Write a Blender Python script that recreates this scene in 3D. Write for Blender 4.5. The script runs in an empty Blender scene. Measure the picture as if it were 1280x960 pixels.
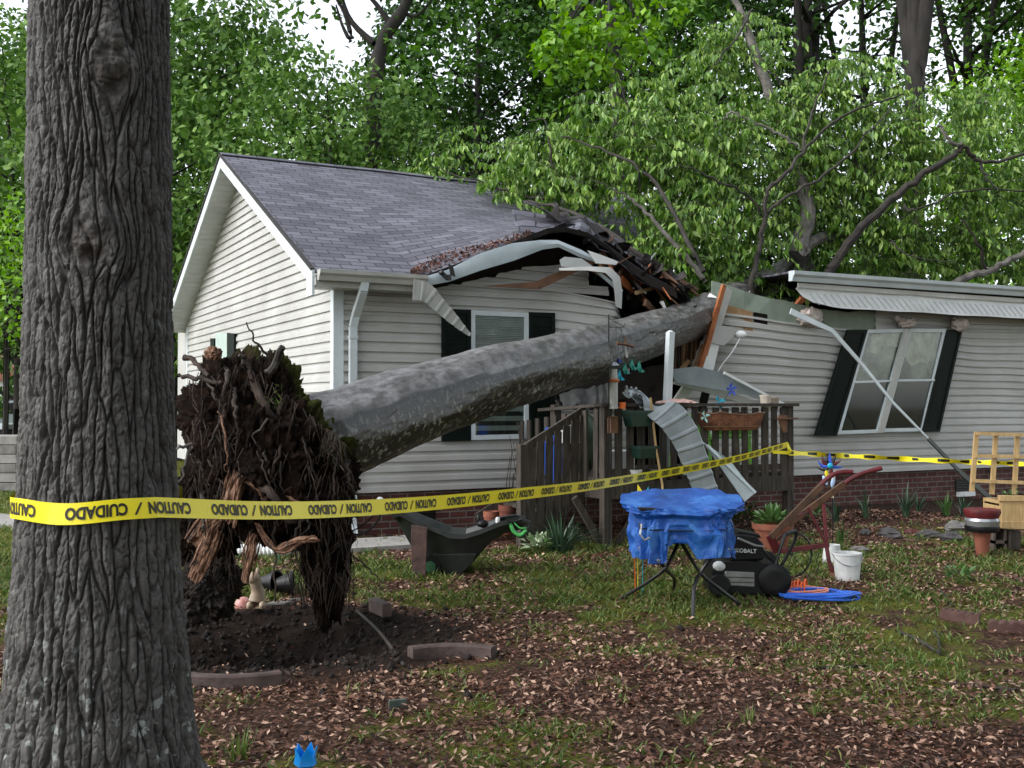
import bpy, math, random
import numpy as np
from mathutils import Vector, Matrix
R = math.radians
random.seed(7)
RNG = np.random.default_rng(11)
SC = bpy.context.scene
COL = SC.collection

# ---------------------------------------------------------------- camera, sky, sun, exposure
F = 1335.0; HZ = 506.0; CH = 1.5
PITCH = math.atan((HZ-480)/F)
cam_d = bpy.data.cameras.new('camera'); cam = bpy.data.objects.new('camera', cam_d); COL.objects.link(cam)
cam.location = (0, 0, CH); cam.rotation_euler = (R(90)+PITCH, 0, 0)
cam_d.sensor_width = 36; cam_d.lens = F/1280*36; cam_d.clip_start = 0.05; cam_d.clip_end = 2000
SC.camera = cam
SUN_DIR = Vector((-0.72, -0.30, 0.70)).normalized()
w = bpy.data.worlds.new('World'); SC.world = w; w.use_nodes = True
nt = w.node_tree; nt.nodes.clear()
sky = nt.nodes.new('ShaderNodeTexSky'); sky.sky_type = 'NISHITA'; sky.sun_disc = False
sky.sun_elevation = math.asin(SUN_DIR.z); sky.sun_rotation = math.atan2(SUN_DIR.x, SUN_DIR.y)
sky.dust_density = 2; sky.air_density = 1.0
hs = nt.nodes.new('ShaderNodeHueSaturation'); hs.inputs['Saturation'].default_value = 0.3; hs.inputs['Value'].default_value = 1.9
bg = nt.nodes.new('ShaderNodeBackground'); bg.inputs[1].default_value = 0.15
wo = nt.nodes.new('ShaderNodeOutputWorld')
nt.links.new(sky.outputs[0], hs.inputs['Color']); nt.links.new(hs.outputs[0], bg.inputs[0]); nt.links.new(bg.outputs[0], wo.inputs[0])
sd = bpy.data.lights.new('sun', 'SUN'); sd.energy = 0.5; sd.angle = R(28); sd.color = (1.0, 0.99, 0.97)
so = bpy.data.objects.new('sun', sd); COL.objects.link(so); so.location = (0, 0, 30)
so.rotation_euler = SUN_DIR.to_track_quat('Z', 'Y').to_euler()
SC.view_settings.view_transform = 'Standard'; SC.view_settings.look = 'None'
SC.view_settings.exposure = 0.62; SC.view_settings.gamma = 1.0; SC.view_settings.use_curve_mapping = False
SC.cycles.max_bounces = 5; SC.cycles.diffuse_bounces = 3; SC.cycles.transparent_max_bounces = 8

# ---------------------------------------------------------------- geometry of the view
U = Vector((0.884, 0.467, 0)).normalized(); V = Vector((-U.y, U.x, 0))
Y1 = 12.0; C0 = Vector(((419-640)/F*Y1, Y1, 0)); W = 8.3
CAM = Vector((0, 0, CH))
cp, sp = math.cos(PITCH), math.sin(PITCH)
def ray(px, py):
    x = px-640; y = F; z = -(py-480)
    return Vector((x, y*cp - z*sp, y*sp + z*cp))
def at(px, py, Y):
    d = ray(px, py); return CAM + d*(Y/d.y)
def gr(px, py, z=0.0):
    d = ray(px, py); return CAM + d*((z-CH)/d.z)
def HP(s, v, z): return C0 + U*s + V*v + Vector((0, 0, z))
def PV(px, py, v=0.0):
    d = ray(px, py); t = (v-(CAM-C0).dot(V))/d.dot(V); return CAM + d*t
def SZ(px, py, v=0.0):
    p = PV(px, py, v); return (p-C0).dot(U), p.z

# ---------------------------------------------------------------- noise
_perm = np.random.default_rng(3).permutation(256); _perm = np.concatenate([_perm, _perm, _perm])
_g = np.random.default_rng(4).normal(size=(256, 3)); _g /= np.linalg.norm(_g, axis=1)[:, None]
def perlin(x, y, z=0.0):
    x, y, z = np.broadcast_arrays(np.asarray(x, float), np.asarray(y, float), np.asarray(z, float))
    xi, yi, zi = np.floor(x).astype(int), np.floor(y).astype(int), np.floor(z).astype(int)
    xf, yf, zf = x-xi, y-yi, z-zi
    u, v, w_ = (t*t*t*(t*(t*6-15)+10) for t in (xf, yf, zf))
    out = 0
    for dx in (0, 1):
        for dy in (0, 1):
            for dz in (0, 1):
                h = _perm[_perm[_perm[(xi+dx) & 255]+((yi+dy) & 255)]+((zi+dz) & 255)]
                g = _g[h]
                d = g[..., 0]*(xf-dx)+g[..., 1]*(yf-dy)+g[..., 2]*(zf-dz)
                out = out + d*(u if dx else 1-u)*(v if dy else 1-v)*(w_ if dz else 1-w_)
    return out*1.5
def fbm(x, y, z=0.0, o=4):
    s = 0; a = 1
    for i in range(o):
        s = s + a*perlin(np.asarray(x)*2**i+i*7.3, np.asarray(y)*2**i+i*3.1, np.asarray(z)*2**i+i*5.7); a *= .5
    return s
def sstep(a, b, x):
    t = np.clip((np.asarray(x, float)-a)/(b-a), 0, 1); return t*t*(3-2*t)

# ---------------------------------------------------------------- object helpers
ORG = {}
def tag(o, label=None, cat=None, group=None, kind=None):
    if label: o['label'] = label
    if cat: o['category'] = cat
    if group: o['group'] = group
    if kind: o['kind'] = kind
    return o
def thing(name, label, cat, loc, group=None, kind=None):
    o = bpy.data.objects.new(name, None); COL.objects.link(o); o.location = loc; o.empty_display_size = .2
    ORG[o.name] = Vector(loc)
    return tag(o, label, cat, group, kind)
def link(name, me, parent, org):
    o = bpy.data.objects.new(name, me); COL.objects.link(o)
    if parent: o.parent = parent; o.location = org-ORG[parent.name]
    else: o.location = org
    ORG[o.name] = org.copy()
    return o
def np_mesh(name, verts, faces, mat, parent=None, org=None, smooth=False, attrs=None, sharp=None):
    verts = np.asarray(verts, float)
    if org is None:
        org = ORG[parent.name] if parent else Vector((verts[:, 0].mean(), verts[:, 1].mean(), verts[:, 2].min()))
    org = Vector(org)
    vv = verts-np.array(org)
    me = bpy.data.meshes.new(name)
    if isinstance(faces, np.ndarray):
        k = faces.shape[1]; nf = len(faces)
        me.vertices.add(len(vv)); me.vertices.foreach_set('co', vv.astype(np.float32).ravel())
        me.loops.add(nf*k); me.loops.foreach_set('vertex_index', faces.astype(np.int32).ravel())
        me.polygons.add(nf); me.polygons.foreach_set('loop_start', np.arange(0, nf*k, k, dtype=np.int32))
        me.update(calc_edges=True)
    else:
        me.from_pydata([tuple(p) for p in vv], [], faces); me.update()
    if smooth:
        me.polygons.foreach_set('use_smooth', np.ones(len(me.polygons), dtype=bool))
        if sharp: me.set_sharp_from_angle(angle=R(sharp))
    if attrs:
        for k, a in attrs.items():
            a = np.asarray(a, np.float32)
            if a.ndim == 1:
                at_ = me.attributes.new(k, 'FLOAT', 'POINT'); at_.data.foreach_set('value', a)
            else:
                at_ = me.attributes.new(k, 'FLOAT_VECTOR', 'POINT'); at_.data.foreach_set('vector', a.ravel())
    me.materials.append(mat)
    return link(name, me, parent, org)
def axes(d, up=None):
    d = Vector(d).normalized(); up = Vector(up) if up else Vector((0, 0, 1))
    if abs(d.dot(up.normalized())) > .98: up = Vector((0, 1, 0)) if abs(d.y) < .9 else Vector((1, 0, 0))
    x = d.cross(up).normalized(); return x, x.cross(d).normalized(), d
class MB:
    def __init__(s): s.v = []; s.f = []; s.tc = []
    def raw(s, vs, fs, tc=None):
        b = len(s.v); s.v += [Vector(p) for p in vs]; s.f += [tuple(b+i for i in f) for f in fs]
        s.tc += [tuple(t) for t in tc] if tc else [(0, 0, 0)]*len(vs)
        return s
    def box(s, c, size, M=None):
        hx, hy, hz = size[0]/2, size[1]/2, size[2]/2; c = Vector(c)
        vs = [Vector((x, y, z)) for x in (-hx, hx) for y in (-hy, hy) for z in (-hz, hz)]
        if M: vs = [M @ p for p in vs]
        return s.raw([c+p for p in vs], [(0, 1, 3, 2), (4, 6, 7, 5), (0, 4, 5, 1), (2, 3, 7, 6), (0, 2, 6, 4), (1, 5, 7, 3)])
    def bar(s, p, q, w_, t, up=None, w2=None, t2=None):
        p = Vector(p); q = Vector(q); x, y, d = axes(q-p, up); w2 = w_ if w2 is None else w2; t2 = t if t2 is None else t2
        vs = []
        for c, a, b in ((p, w_/2, t/2), (q, w2/2, t2/2)):
            for i, j in ((-1, -1), (1, -1), (1, 1), (-1, 1)): vs.append(c+x*a*i+y*b*j)
        return s.raw(vs, [(3, 2, 1, 0), (4, 5, 6, 7), (0, 1, 5, 4), (1, 2, 6, 5), (2, 3, 7, 6), (3, 0, 4, 7)])
    def tube(s, pts, rad, n=8, cap=True, closed=False):
        pts = [Vector(p) for p in pts]; m = len(pts)
        if not hasattr(rad, '__len__'): rad = [rad]*m
        vs = []; fs = []; px_ = None
        for i, p in enumerate(pts):
            if closed: d = pts[(i+1) % m]-pts[i-1]
            else: d = pts[min(i+1, m-1)]-pts[max(i-1, 0)]
            if d.length < 1e-9: d = Vector((0, 0, 1))
            d.normalize()
            if px_ is None: x, y, _ = axes(d)
            else:
                x = px_-d*px_.dot(d)
                if x.length < 1e-6: x, y, _ = axes(d)
                x.normalize(); y = d.cross(x)
            px_ = x
            for k in range(n):
                a = 2*math.pi*k/n; vs.append(p+(x*math.cos(a)+y*math.sin(a))*rad[i])
        for i in range(m if closed else m-1):
            j = (i+1) % m
            for k in range(n):
                l = (k+1) % n; fs.append((i*n+k, i*n+l, j*n+l, j*n+k))
        if cap and not closed: fs += [tuple(range(n-1, -1, -1)), tuple((m-1)*n+k for k in range(n))]
        return s.raw(vs, fs)
    def prism(s, poly, vec):
        vec = Vector(vec); poly = [Vector(p) for p in poly]; n = len(poly)
        return s.raw(poly+[p+vec for p in poly], [tuple(range(n-1, -1, -1)), tuple(range(n, 2*n))]+[(i, (i+1) % n, n+(i+1) % n, n+i) for i in range(n)])
    def lathe(s, c, prof, n=20, M=None):
        c = Vector(c); vs = []; fs = []
        for r, z in prof:
            for k in range(n):
                a = 2*math.pi*k/n; p = Vector((r*math.cos(a), r*math.sin(a), z)); vs.append(c+(M @ p if M else p))
        for i in range(len(prof)-1):
            for k in range(n):
                l = (k+1) % n; fs.append((i*n+k, i*n+l, (i+1)*n+l, (i+1)*n+k))
        if prof[0][0] > 1e-4: fs.append(tuple(range(n-1, -1, -1)))
        if prof[-1][0] > 1e-4: fs.append(tuple((len(prof)-1)*n+k for k in range(n)))
        return s.raw(vs, fs)
    def ell(s, c, r, n=14, m=9, M=None, jit=0, fr=3):
        c = Vector(c); prof = []; vs = []; fs = []
        for i in range(m+1):
            t = math.pi*i/m
            for k in range(n):
                a = 2*math.pi*k/n; p = Vector((math.sin(t)*math.cos(a), math.sin(t)*math.sin(a), -math.cos(t)))
                q = 1.0
                if jit: q += jit*float(perlin(p.x*fr+c.x*7, p.y*fr+c.y*5, p.z*fr))
                p = Vector((p.x*r[0]*q, p.y*r[1]*q, p.z*r[2]*q)); vs.append(c+(M @ p if M else p))
        for i in range(m):
            for k in range(n):
                l = (k+1) % n; fs.append((i*n+k, i*n+l, (i+1)*n+l, (i+1)*n+k))
        return s.raw(vs, fs)
    def sheet(s, rows, th=0, vec=None, tc=None):
        """rows: list of rows of points; gives a sheet with thickness th along vec"""
        n = len(rows[0]); m = len(rows); vs = [Vector(p) for r in rows for p in r]
        fs = [(i*n+k, i*n+k+1, (i+1)*n+k+1, (i+1)*n+k) for i in range(m-1) for k in range(n-1)]
        t1 = [t for r in tc for t in r] if tc else None
        if not th: return s.raw(vs, fs, t1)
        vec = Vector(vec).normalized()*th; o = m*n
        v2 = [p+vec for p in vs]; f2 = [tuple(o+i for i in reversed(f)) for f in fs]
        rim = [k for k in range(n)]+[i*n+n-1 for i in range(1, m)]+[(m-1)*n+k for k in range(n-2, -1, -1)]+[i*n for i in range(m-2, 0, -1)]
        L = len(rim); f3 = [(rim[i], o+rim[i], o+rim[(i+1) % L], rim[(i+1) % L]) for i in range(L)]
        return s.raw(vs+v2, fs+f2+f3, t1+t1 if t1 else None)
    def build(s, name, mat, parent=None, smooth=False, org=None, sharp=38, bevel=0):
        a = {'tc': np.array(s.tc)} if any(t != (0, 0, 0) for t in s.tc) else None
        o = np_mesh(name, np.array([tuple(p) for p in s.v]), s.f, mat, parent, org, smooth, a, sharp)
        if bevel:
            m = o.modifiers.new('bevel', 'BEVEL'); m.width = bevel; m.segments = 2; m.limit_method = 'ANGLE'
        return o
    def top(s, name, mat, label, cat, group=None, kind=None, **k):
        return tag(s.build(name, mat, **k), label, cat, group, kind)
def rotz(a): return Matrix.Rotation(a, 3, 'Z')
def copy_tree(o, parent=None):
    c = o.copy(); COL.objects.link(c); c.parent = parent
    if parent: pass
    for ch in [x for x in bpy.data.objects if x.parent is o]: copy_tree(ch, c)
    return c
def curve(pts, n=8):
    pts = [Vector(p) for p in pts]; out = []
    P = [pts[0]*2-pts[1]]+pts+[pts[-1]*2-pts[-2]]
    for i in range(1, len(P)-2):
        for k in range(n):
            t = k/n; a, b, c, d = P[i-1:i+3]
            out.append(.5*((2*b)+(c-a)*t+(2*a-5*b+4*c-d)*t*t+(3*b-a-3*c+d)*t**3))
    out.append(pts[-1]); return out

# ---------------------------------------------------------------- materials
MT = {}
def pbr(name, c1, c2=None, sc=6, rough=.7, bump=0, bsc=None, stretch=(1, 1, 1), island=False, metal=0, spec=.5, c3=None, det=6, trans=0, bdist=.01, attr=None, coat=0, p3=.5):
    m = bpy.data.materials.new(name); m.use_nodes = True; n = m.node_tree.nodes; l = m.node_tree.links
    b = n['Principled BSDF']; b.inputs['Roughness'].default_value = rough; b.inputs['Metallic'].default_value = metal
    b.inputs['Specular IOR Level'].default_value = spec
    b.inputs['Coat Weight'].default_value = coat
    if attr:
        tn = n.new('ShaderNodeAttribute'); tn.attribute_name = attr; vec = tn.outputs['Vector']
    else:
        tn = n.new('ShaderNodeTexCoord'); vec = tn.outputs['Object']
    mp = n.new('ShaderNodeMapping'); mp.inputs['Scale'].default_value = stretch; l.new(vec, mp.inputs[0])
    c1 = tuple(c1)+(1,)
    if c2 is None: b.inputs['Base Color'].default_value = c1; col = None
    else:
        rp = n.new('ShaderNodeValToRGB'); rp.color_ramp.elements[0].color = c1; rp.color_ramp.elements[1].color = tuple(c2)+(1,)
        if island:
            g = n.new('ShaderNodeNewGeometry'); l.new(g.outputs['Random Per Island'], rp.inputs[0])
        else:
            tx = n.new('ShaderNodeTexNoise'); tx.inputs['Scale'].default_value = sc; tx.inputs['Detail'].default_value = det; tx.inputs['Roughness'].default_value = .62
            l.new(mp.outputs[0], tx.inputs['Vector']); l.new(tx.outputs[0], rp.inputs[0])
            rp.color_ramp.elements[0].position = .33; rp.color_ramp.elements[1].position = .67
        if c3: e = rp.color_ramp.elements.new(p3); e.color = tuple(c3)+(1,)
        l.new(rp.outputs[0], b.inputs['Base Color']); col = rp
    if bump:
        tb = n.new('ShaderNodeTexNoise'); tb.inputs['Scale'].default_value = bsc or sc*4; tb.inputs['Detail'].default_value = 8; tb.inputs['Roughness'].default_value = .65
        l.new(mp.outputs[0], tb.inputs['Vector'])
        bm = n.new('ShaderNodeBump'); bm.inputs['Strength'].default_value = bump; bm.inputs['Distance'].default_value = bdist
        l.new(tb.outputs[0], bm.inputs['Height']); l.new(bm.outputs[0], b.inputs['Normal'])
    if trans:
        o = n['Material Output']; tr = n.new('ShaderNodeBsdfTranslucent'); mx = n.new('ShaderNodeMixShader'); mx.inputs[0].default_value = trans
        if col: 
            h = n.new('ShaderNodeHueSaturation'); h.inputs['Value'].default_value = 1.25; h.inputs['Saturation'].default_value = 1.1; l.new(col.outputs[0], h.inputs['Color']); l.new(h.outputs[0], tr.inputs[0])
        else: tr.inputs[0].default_value = c1
        l.new(b.outputs[0], mx.inputs[1]); l.new(tr.outputs[0], mx.inputs[2]); l.new(mx.outputs[0], o.inputs[0])
    MT[name] = m; return m
def brickmat(name, c1, c2, mortar, bw, bh, ms, rough=.85, bump=.6, off=.5, nsc=3, dark=None):
    m = bpy.data.materials.new(name); m.use_nodes = True; n = m.node_tree.nodes; l = m.node_tree.links; b = n['Principled BSDF']
    b.inputs['Roughness'].default_value = rough
    t = n.new('ShaderNodeAttribute'); t.attribute_name = 'tc'
    br = n.new('ShaderNodeTexBrick'); br.offset = off; br.inputs['Scale'].default_value = 1; br.inputs['Brick Width'].default_value = bw; br.inputs['Row Height'].default_value = bh
    br.inputs['Mortar Size'].default_value = ms; br.inputs['Mortar Smooth'].default_value = .1; br.inputs['Bias'].default_value = 0
    br.inputs['Color1'].default_value = tuple(c1)+(1,); br.inputs['Color2'].default_value = tuple(c2)+(1,); br.inputs['Mortar'].default_value = tuple(mortar)+(1,)
    l.new(t.outputs['Vector'], br.inputs['Vector'])
    no = n.new('ShaderNodeTexNoise'); no.inputs['Scale'].default_value = nsc; no.inputs['Detail'].default_value = 8; no.inputs['Roughness'].default_value = .7; l.new(t.outputs['Vector'], no.inputs['Vector'])
    rp = n.new('ShaderNodeValToRGB'); rp.color_ramp.elements[0].position = .3; rp.color_ramp.elements[1].position = .7
    dk = dark or (.6, .6, .6); rp.color_ramp.elements[0].color = tuple(dk)+(1,); rp.color_ramp.elements[1].color = (1.25, 1.25, 1.25, 1)
    l.new(no.outputs[0], rp.inputs[0])
    mx = n.new('ShaderNodeMix'); mx.data_type = 'RGBA'; mx.blend_type = 'MULTIPLY'; mx.inputs[0].default_value = 1
    l.new(br.outputs[0], mx.inputs[6]); l.new(rp.outputs[0], mx.inputs[7]); l.new(mx.outputs[2], b.inputs['Base Color'])
    fine = n.new('ShaderNodeTexNoise'); fine.inputs['Scale'].default_value = 60; l.new(t.outputs['Vector'], fine.inputs['Vector'])
    ma = n.new('ShaderNodeMath'); ma.operation = 'MULTIPLY_ADD'; ma.inputs[1].default_value = -1.0; l.new(br.outputs['Fac'], ma.inputs[0]); 
    mb_ = n.new('ShaderNodeMath'); mb_.operation = 'MULTIPLY'; mb_.inputs[1].default_value = .5; l.new(fine.outputs[0], mb_.inputs[0]); l.new(mb_.outputs[0], ma.inputs[2])
    bm = n.new('ShaderNodeBump'); bm.inputs['Strength'].default_value = bump; bm.inputs['Distance'].default_value = .012; l.new(ma.outputs[0], bm.inputs['Height']); l.new(bm.outputs[0], b.inputs['Normal'])
    MT[name] = m; return m

M_sid = pbr('siding_vinyl', (.36, .358, .334), (.475, .475, .455), 1.3, .5, .05, 30, det=10)
M_gab = M_sid
M_trim = pbr('white_trim', (.50, .56, .58), (.62, .68, .70), 2.5, .45, .04, 20)
M_trimd = pbr('grey_trim', (.36, .37, .34), (.46, .46, .43), 3, .5, .05, 20)
M_soff = pbr('soffit_vinyl', (.45, .47, .47), (.56, .58, .58), 3, .5, .05, 30)
M_shut = pbr('shutter_green', (.002, .006, .004), (.004, .009, .006), 8, .6, spec=.15)
M_lshut = pbr('pale_shutter', (.35, .44, .40), (.42, .5, .46), 8, .5)
M_shing = brickmat('shingles', (.070, .069, .088), (.14, .139, .168), (.018, .018, .024), .30, .125, .008, .8, .9, .5, 2.2, (.72, .72, .74))
M_brick = brickmat('foundation_brick', (.075, .022, .018), (.12, .04, .03), (.17, .155, .135), .215, .078, .008, .85, .7, .5, 3, (.45, .42, .4))
M_deck = pbr('weathered_wood', (.018, .0145, .011), (.075, .062, .050), 5, .85, .6, 14, (6, 6, .7), bdist=.006)
M_wood = pbr('fresh_pine', (.40, .26, .11), (.58, .41, .20), 5, .6, .3, 20, (5, 5, .8))
M_lum = pbr('torn_lumber', (.30, .085, .025), (.48, .17, .06), 6, .6, .5, 24, (1, 1, 1))
M_lumd = pbr('old_rafter', (.10, .05, .028), (.19, .09, .045), 6, .7, .5, 24)
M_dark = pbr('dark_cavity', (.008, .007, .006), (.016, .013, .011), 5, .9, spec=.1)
M_felt = pbr('roof_felt', (.016, .015, .016), (.035, .03, .028), 6, .8, .6, 20)
M_green = pbr('green_sheathing', (.20, .25, .20), (.28, .34, .27), 4, .7, .2, 20)
M_osb = pbr('osb', (.24, .14, .06), (.36, .23, .12), 14, .7, .4, 30)
M_insul = pbr('insulation', (.42, .34, .30), (.62, .57, .52), 14, .5, .8, 30, bdist=.02)
M_gal = pbr('grey_panel', (.17, .20, .215), (.27, .305, .32), 3, .42, .05, 20)
M_lb = pbr('light_panel', (.42, .50, .54), (.54, .62, .66), 3, .42, .05, 20)
M_white = pbr('white_plastic', (.68, .70, .70), (.78, .79, .78), 6, .4, .1, 12)
M_black = pbr('black_plastic', (.003, .003, .004), (.008, .008, .009), 12, .42, .1, 30, spec=.3)
M_blackm = pbr('black_metal', (.008, .008, .009), None, rough=.35)
M_silver = pbr('silver', (.35, .36, .38), (.5, .52, .54), 8, .25, metal=.7)
M_red = pbr('faded_red_paint', (.06, .005, .008), (.14, .014, .018), 9, .5, .2, 30)
M_terra = pbr('terracotta', (.17, .05, .028), (.28, .095, .055), 6, .75, .2, 20)
M_terrad = pbr('terracotta_dark', (.13, .035, .022), (.19, .06, .035), 6, .75, .2, 20)
M_tarp = pbr('blue_tarp', (.003, .040, .23), (.04, .17, .48), 5.5, .42, 1.0, 9, bdist=.02, c3=(.006, .080, .36), det=9)
M_yellow = pbr('caution_yellow', (.86, .72, .008), (.92, .80, .015), 4, .35, .25, 9)
M_ink = pbr('tape_ink', (.012, .010, .004), None, rough=.5)
M_conc = pbr('concrete', (.20, .19, .175), (.31, .30, .28), 5, .9, .5, 40)
M_edge = pbr('edging_block', (.035, .022, .020), (.095, .066, .058), 7, .85, .6, 30)
M_soil = pbr('soil', (.007, .005, .004), (.026, .016, .011), 9, .95, 1.0, 30, bdist=.03)
M_root = pbr('roots', (.010, .007, .005), (.050, .030, .020), 8, .85, .7, 30, bdist=.01)
M_rootl = pbr('torn_root_wood', (.02, .010, .006), (.33, .20, .13), 16, .7, .9, 30, (1, 1, 1), bdist=.02, c3=(.17, .08, .042))
M_twig = pbr('twig_bark', (.012, .010, .008), (.05, .042, .035), 7, .8, .5, 30)
M_limbl = pbr('pale_limb_bark', (.07, .063, .055), (.22, .205, .185), 7, .8, .5, 30)
M_bgbark = pbr('distant_bark', (.008, .007, .006), (.032, .027, .023), 6, .9, .6, 12, (1, 1, .3))
M_leafF = pbr('fallen_tree_leaf', (.05, .13, .010), (.36, .52, .12), island=True, rough=.34, trans=.3, c3=(.12, .25, .03))
M_leafL = pbr('light_leaf', (.04, .10, .018), (.21, .34, .085), island=True, rough=.55, spec=.25, trans=.25, c3=(.095, .19, .035))
M_leafM = pbr('mid_leaf', (.022, .072, .008), (.10, .22, .025), island=True, rough=.55, spec=.25, trans=.25, c3=(.065, .15, .02))
M_leafD = pbr('dark_leaf', (.010, .036, .006), (.045, .11, .015), island=True, rough=.55, spec=.2, trans=.2, c3=(.035, .085, .013))
M_leafY = pbr('bright_leaf', (.07, .19, .008), (.24, .44, .02), island=True, rough=.45, trans=.35, c3=(.14, .31, .012))
M_grass = pbr('grass_blades', (.055, .080, .020), (.27, .27, .09), island=True, rough=.6, trans=.2, c3=(.09, .17, .028))
M_litter = pbr('leaf_litter', (.018, .007, .004), (.48, .32, .23), island=True, rough=.55, spec=.3, c3=(.135, .056, .033), p3=.62)
M_plant = pbr('plant_leaf', (.03, .09, .02), (.12, .22, .06), island=True, rough=.45, trans=.2)
M_blade = pbr('strap_leaf', (.015, .045, .022), (.07, .13, .07), island=True, rough=.35, trans=.1)
M_stone = pbr('stone', (.10, .095, .09), (.24, .225, .21), 5, .85, .5, 20)
M_stoned = pbr('dark_stone', (.035, .034, .035), (.09, .085, .085), 5, .8, .5, 20)
M_glass = bpy.data.materials.new('window_glass'); M_glass.use_nodes = True
_n = M_glass.node_tree.nodes; _l = M_glass.node_tree.links; _n.clear()
_o = _n.new('ShaderNodeOutputMaterial'); _m = _n.new('ShaderNodeMixShader'); _t = _n.new('ShaderNodeBsdfTransparent'); _g2 = _n.new('ShaderNodeBsdfGlossy')
_g2.inputs['Roughness'].default_value = .05; _t.inputs[0].default_value = (.75, .8, .78, 1); _m.inputs[0].default_value = .07
_l.new(_t.outputs[0], _m.inputs[1]); _l.new(_g2.outputs[0], _m.inputs[2]); _l.new(_m.outputs[0], _o.inputs[0])
def flat(name, c, rough=.45, metal=0): return pbr(name, c, None, rough=rough, metal=metal)
# ================================================================ GROUND
CR = gr(345, 800); CRX, CRY = CR.x-.1, CR.y+.05        # middle of the torn-up hole
def gz(x, y):
    x = np.asarray(x, float); y = np.asarray(y, float)
    z = .035*fbm(x*.5+3, y*.5, 0, 3)+.012*fbm(x*3, y*3, 4, 3)
    d = np.hypot((x-CRX)/1.05, (y-CRY)/.85)
    m = .04*np.exp(-((d-1.0)/.28)**2)-.26*np.exp(-(d/.75)**2)
    near = np.exp(-(d/1.25)**4)
    z = z+m+near*(.05*fbm(x*5, y*5, 9, 4)+.03*np.abs(fbm(x*13, y*13, 2, 3)))
    # flower bed along the right wall
    p = (x-C0.x)*U.x+(y-C0.y)*U.y; q = (x-C0.x)*V.x+(y-C0.y)*V.y
    bed = sstep(-1.9, -1.2, q)*(1-sstep(-.2, 0.1, q))*sstep(5.0, 5.8, p)
    z = z+bed*(.05+.03*fbm(x*4, y*4, 7, 3))
    return z*(1-sstep(30, 60, np.hypot(x, y)))
def G(px, py, dz=0.0):
    p = gr(px, py)
    for _ in range(3): p = gr(px, py, float(gz(p.x, p.y)))
    p.z += dz; return p
def nonuni(a, b, step, far, g):
    mid = list(np.arange(a, b, step)); lo = []; hi = []; s = step; x = a
    while x > -far: s *= g; x -= s; lo.append(x)
    s = step; x = mid[-1]
    while x < far: s *= g; x += s; hi.append(x)
    return np.array(lo[::-1]+mid+hi)
gx = nonuni(-5.5, 8.5, .045, 400, 1.11); gy = nonuni(3.0, 16, .045, 400, 1.11)
XX, YY = np.meshgrid(gx, gy, indexing='ij')
ZZ = gz(XX, YY)
nx_, ny_ = XX.shape
ii = np.arange(nx_*ny_).reshape(nx_, ny_)
fc = np.stack([ii[:-1, :-1], ii[1:, :-1], ii[1:, 1:], ii[:-1, 1:]], -1).reshape(-1, 4)
def grass_mask(x, y):
    """how grassy a spot is"""
    n = .8*fbm(x*.75+1.7, y*.75, 3.3, 3)+.6*fbm(x*2.4, y*2.4, 8, 3)
    band = np.exp(-((y-9.7)/1.4)**2)*.36*(1-sstep(2.2, 4.5, x))
    bed = np.exp(-(np.hypot((x-1.0)/1.2, (y-8.0)/.8))**2)*.42
    right = np.exp(-(np.hypot((x-4.6)/1.6, (y-9.2)/1.0))**2)*.10
    far = sstep(15, 19, y)*.8
    lft = sstep(-2.6, -3.6, x)*sstep(7.5, 9, y)*.9
    near = -.10*(1-sstep(4.5, 7.2, y))
    q = (x-C0.x)*V.x+(y-C0.y)*V.y
    b2 = -.9*sstep(-1.9, -1.3, q)*(x > C0.x+.8)
    d = np.hypot((x-CRX)/1.2, (y-CRY)/1.0)
    return n*.75+band+bed+right+far+lft+near+b2-1.6*np.exp(-(d/1.05)**4)+.02
def dirt_mask(x, y):
    d = np.hypot((x-CRX)/1.12, (y-CRY)/.95)+.18*fbm(x*2.5, y*2.5, 1, 3)
    q = (x-C0.x)*V.x+(y-C0.y)*V.y; p = (x-C0.x)*U.x+(y-C0.y)*U.y
    return np.clip((1-sstep(.95, 1.35, d))+.75*sstep(-1.9, -1.5, q+.15*fbm(x*2, y*2, 5, 2))*(p > 3)*(q < .2), 0, 1)
m = bpy.data.materials.new('yard_ground'); m.use_nodes = True; n = m.node_tree.nodes; l = m.node_tree.links; b_ = n['Principled BSDF']; b_.inputs['Roughness'].default_value = .9; b_.inputs['Specular IOR Level'].default_value = .15
tc = n.new('ShaderNodeTexCoord')
def nz(scale, det=8, rough=.65):
    t = n.new('ShaderNodeTexNoise'); t.inputs['Scale'].default_value = scale; t.inputs['Detail'].default_value = det; t.inputs['Roughness'].default_value = rough; l.new(tc.outputs['Object'], t.inputs['Vector']); return t
def ramp(src, stops):
    r = n.new('ShaderNodeValToRGB'); e = r.color_ramp.elements
    for i, (p, c) in enumerate(stops):
        if i < 2: e[i].position = p; e[i].color = tuple(c)+(1,)
        else: q = e.new(p); q.color = tuple(c)+(1,)
    l.new(src, r.inputs[0]); return r
def mixc(f, a, b):
    x = n.new('ShaderNodeMix'); x.data_type = 'RGBA'; l.new(f, x.inputs[0]); l.new(a, x.inputs[6]); l.new(b, x.inputs[7]); return x.outputs[2]
r1 = ramp(nz(38).outputs[0], [(.34, (.011, .006, .004)), (.5, (.045, .022, .014)), (.66, (.19, .105, .07))])
r2 = ramp(nz(55).outputs[0], [(.35, (.03, .04, .006)), (.65, (.16, .17, .02))])
fa = n.new('ShaderNodeAttribute'); fa.attribute_name = 'green'; fd = n.new('ShaderNodeAttribute'); fd.attribute_name = 'dirt'
n3 = nz(7, 6, .7); ad = n.new('ShaderNodeMath'); ad.operation = 'ADD'; l.new(fa.outputs['Fac'], ad.inputs[0]); l.new(n3.outputs[0], ad.inputs[1])
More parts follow.
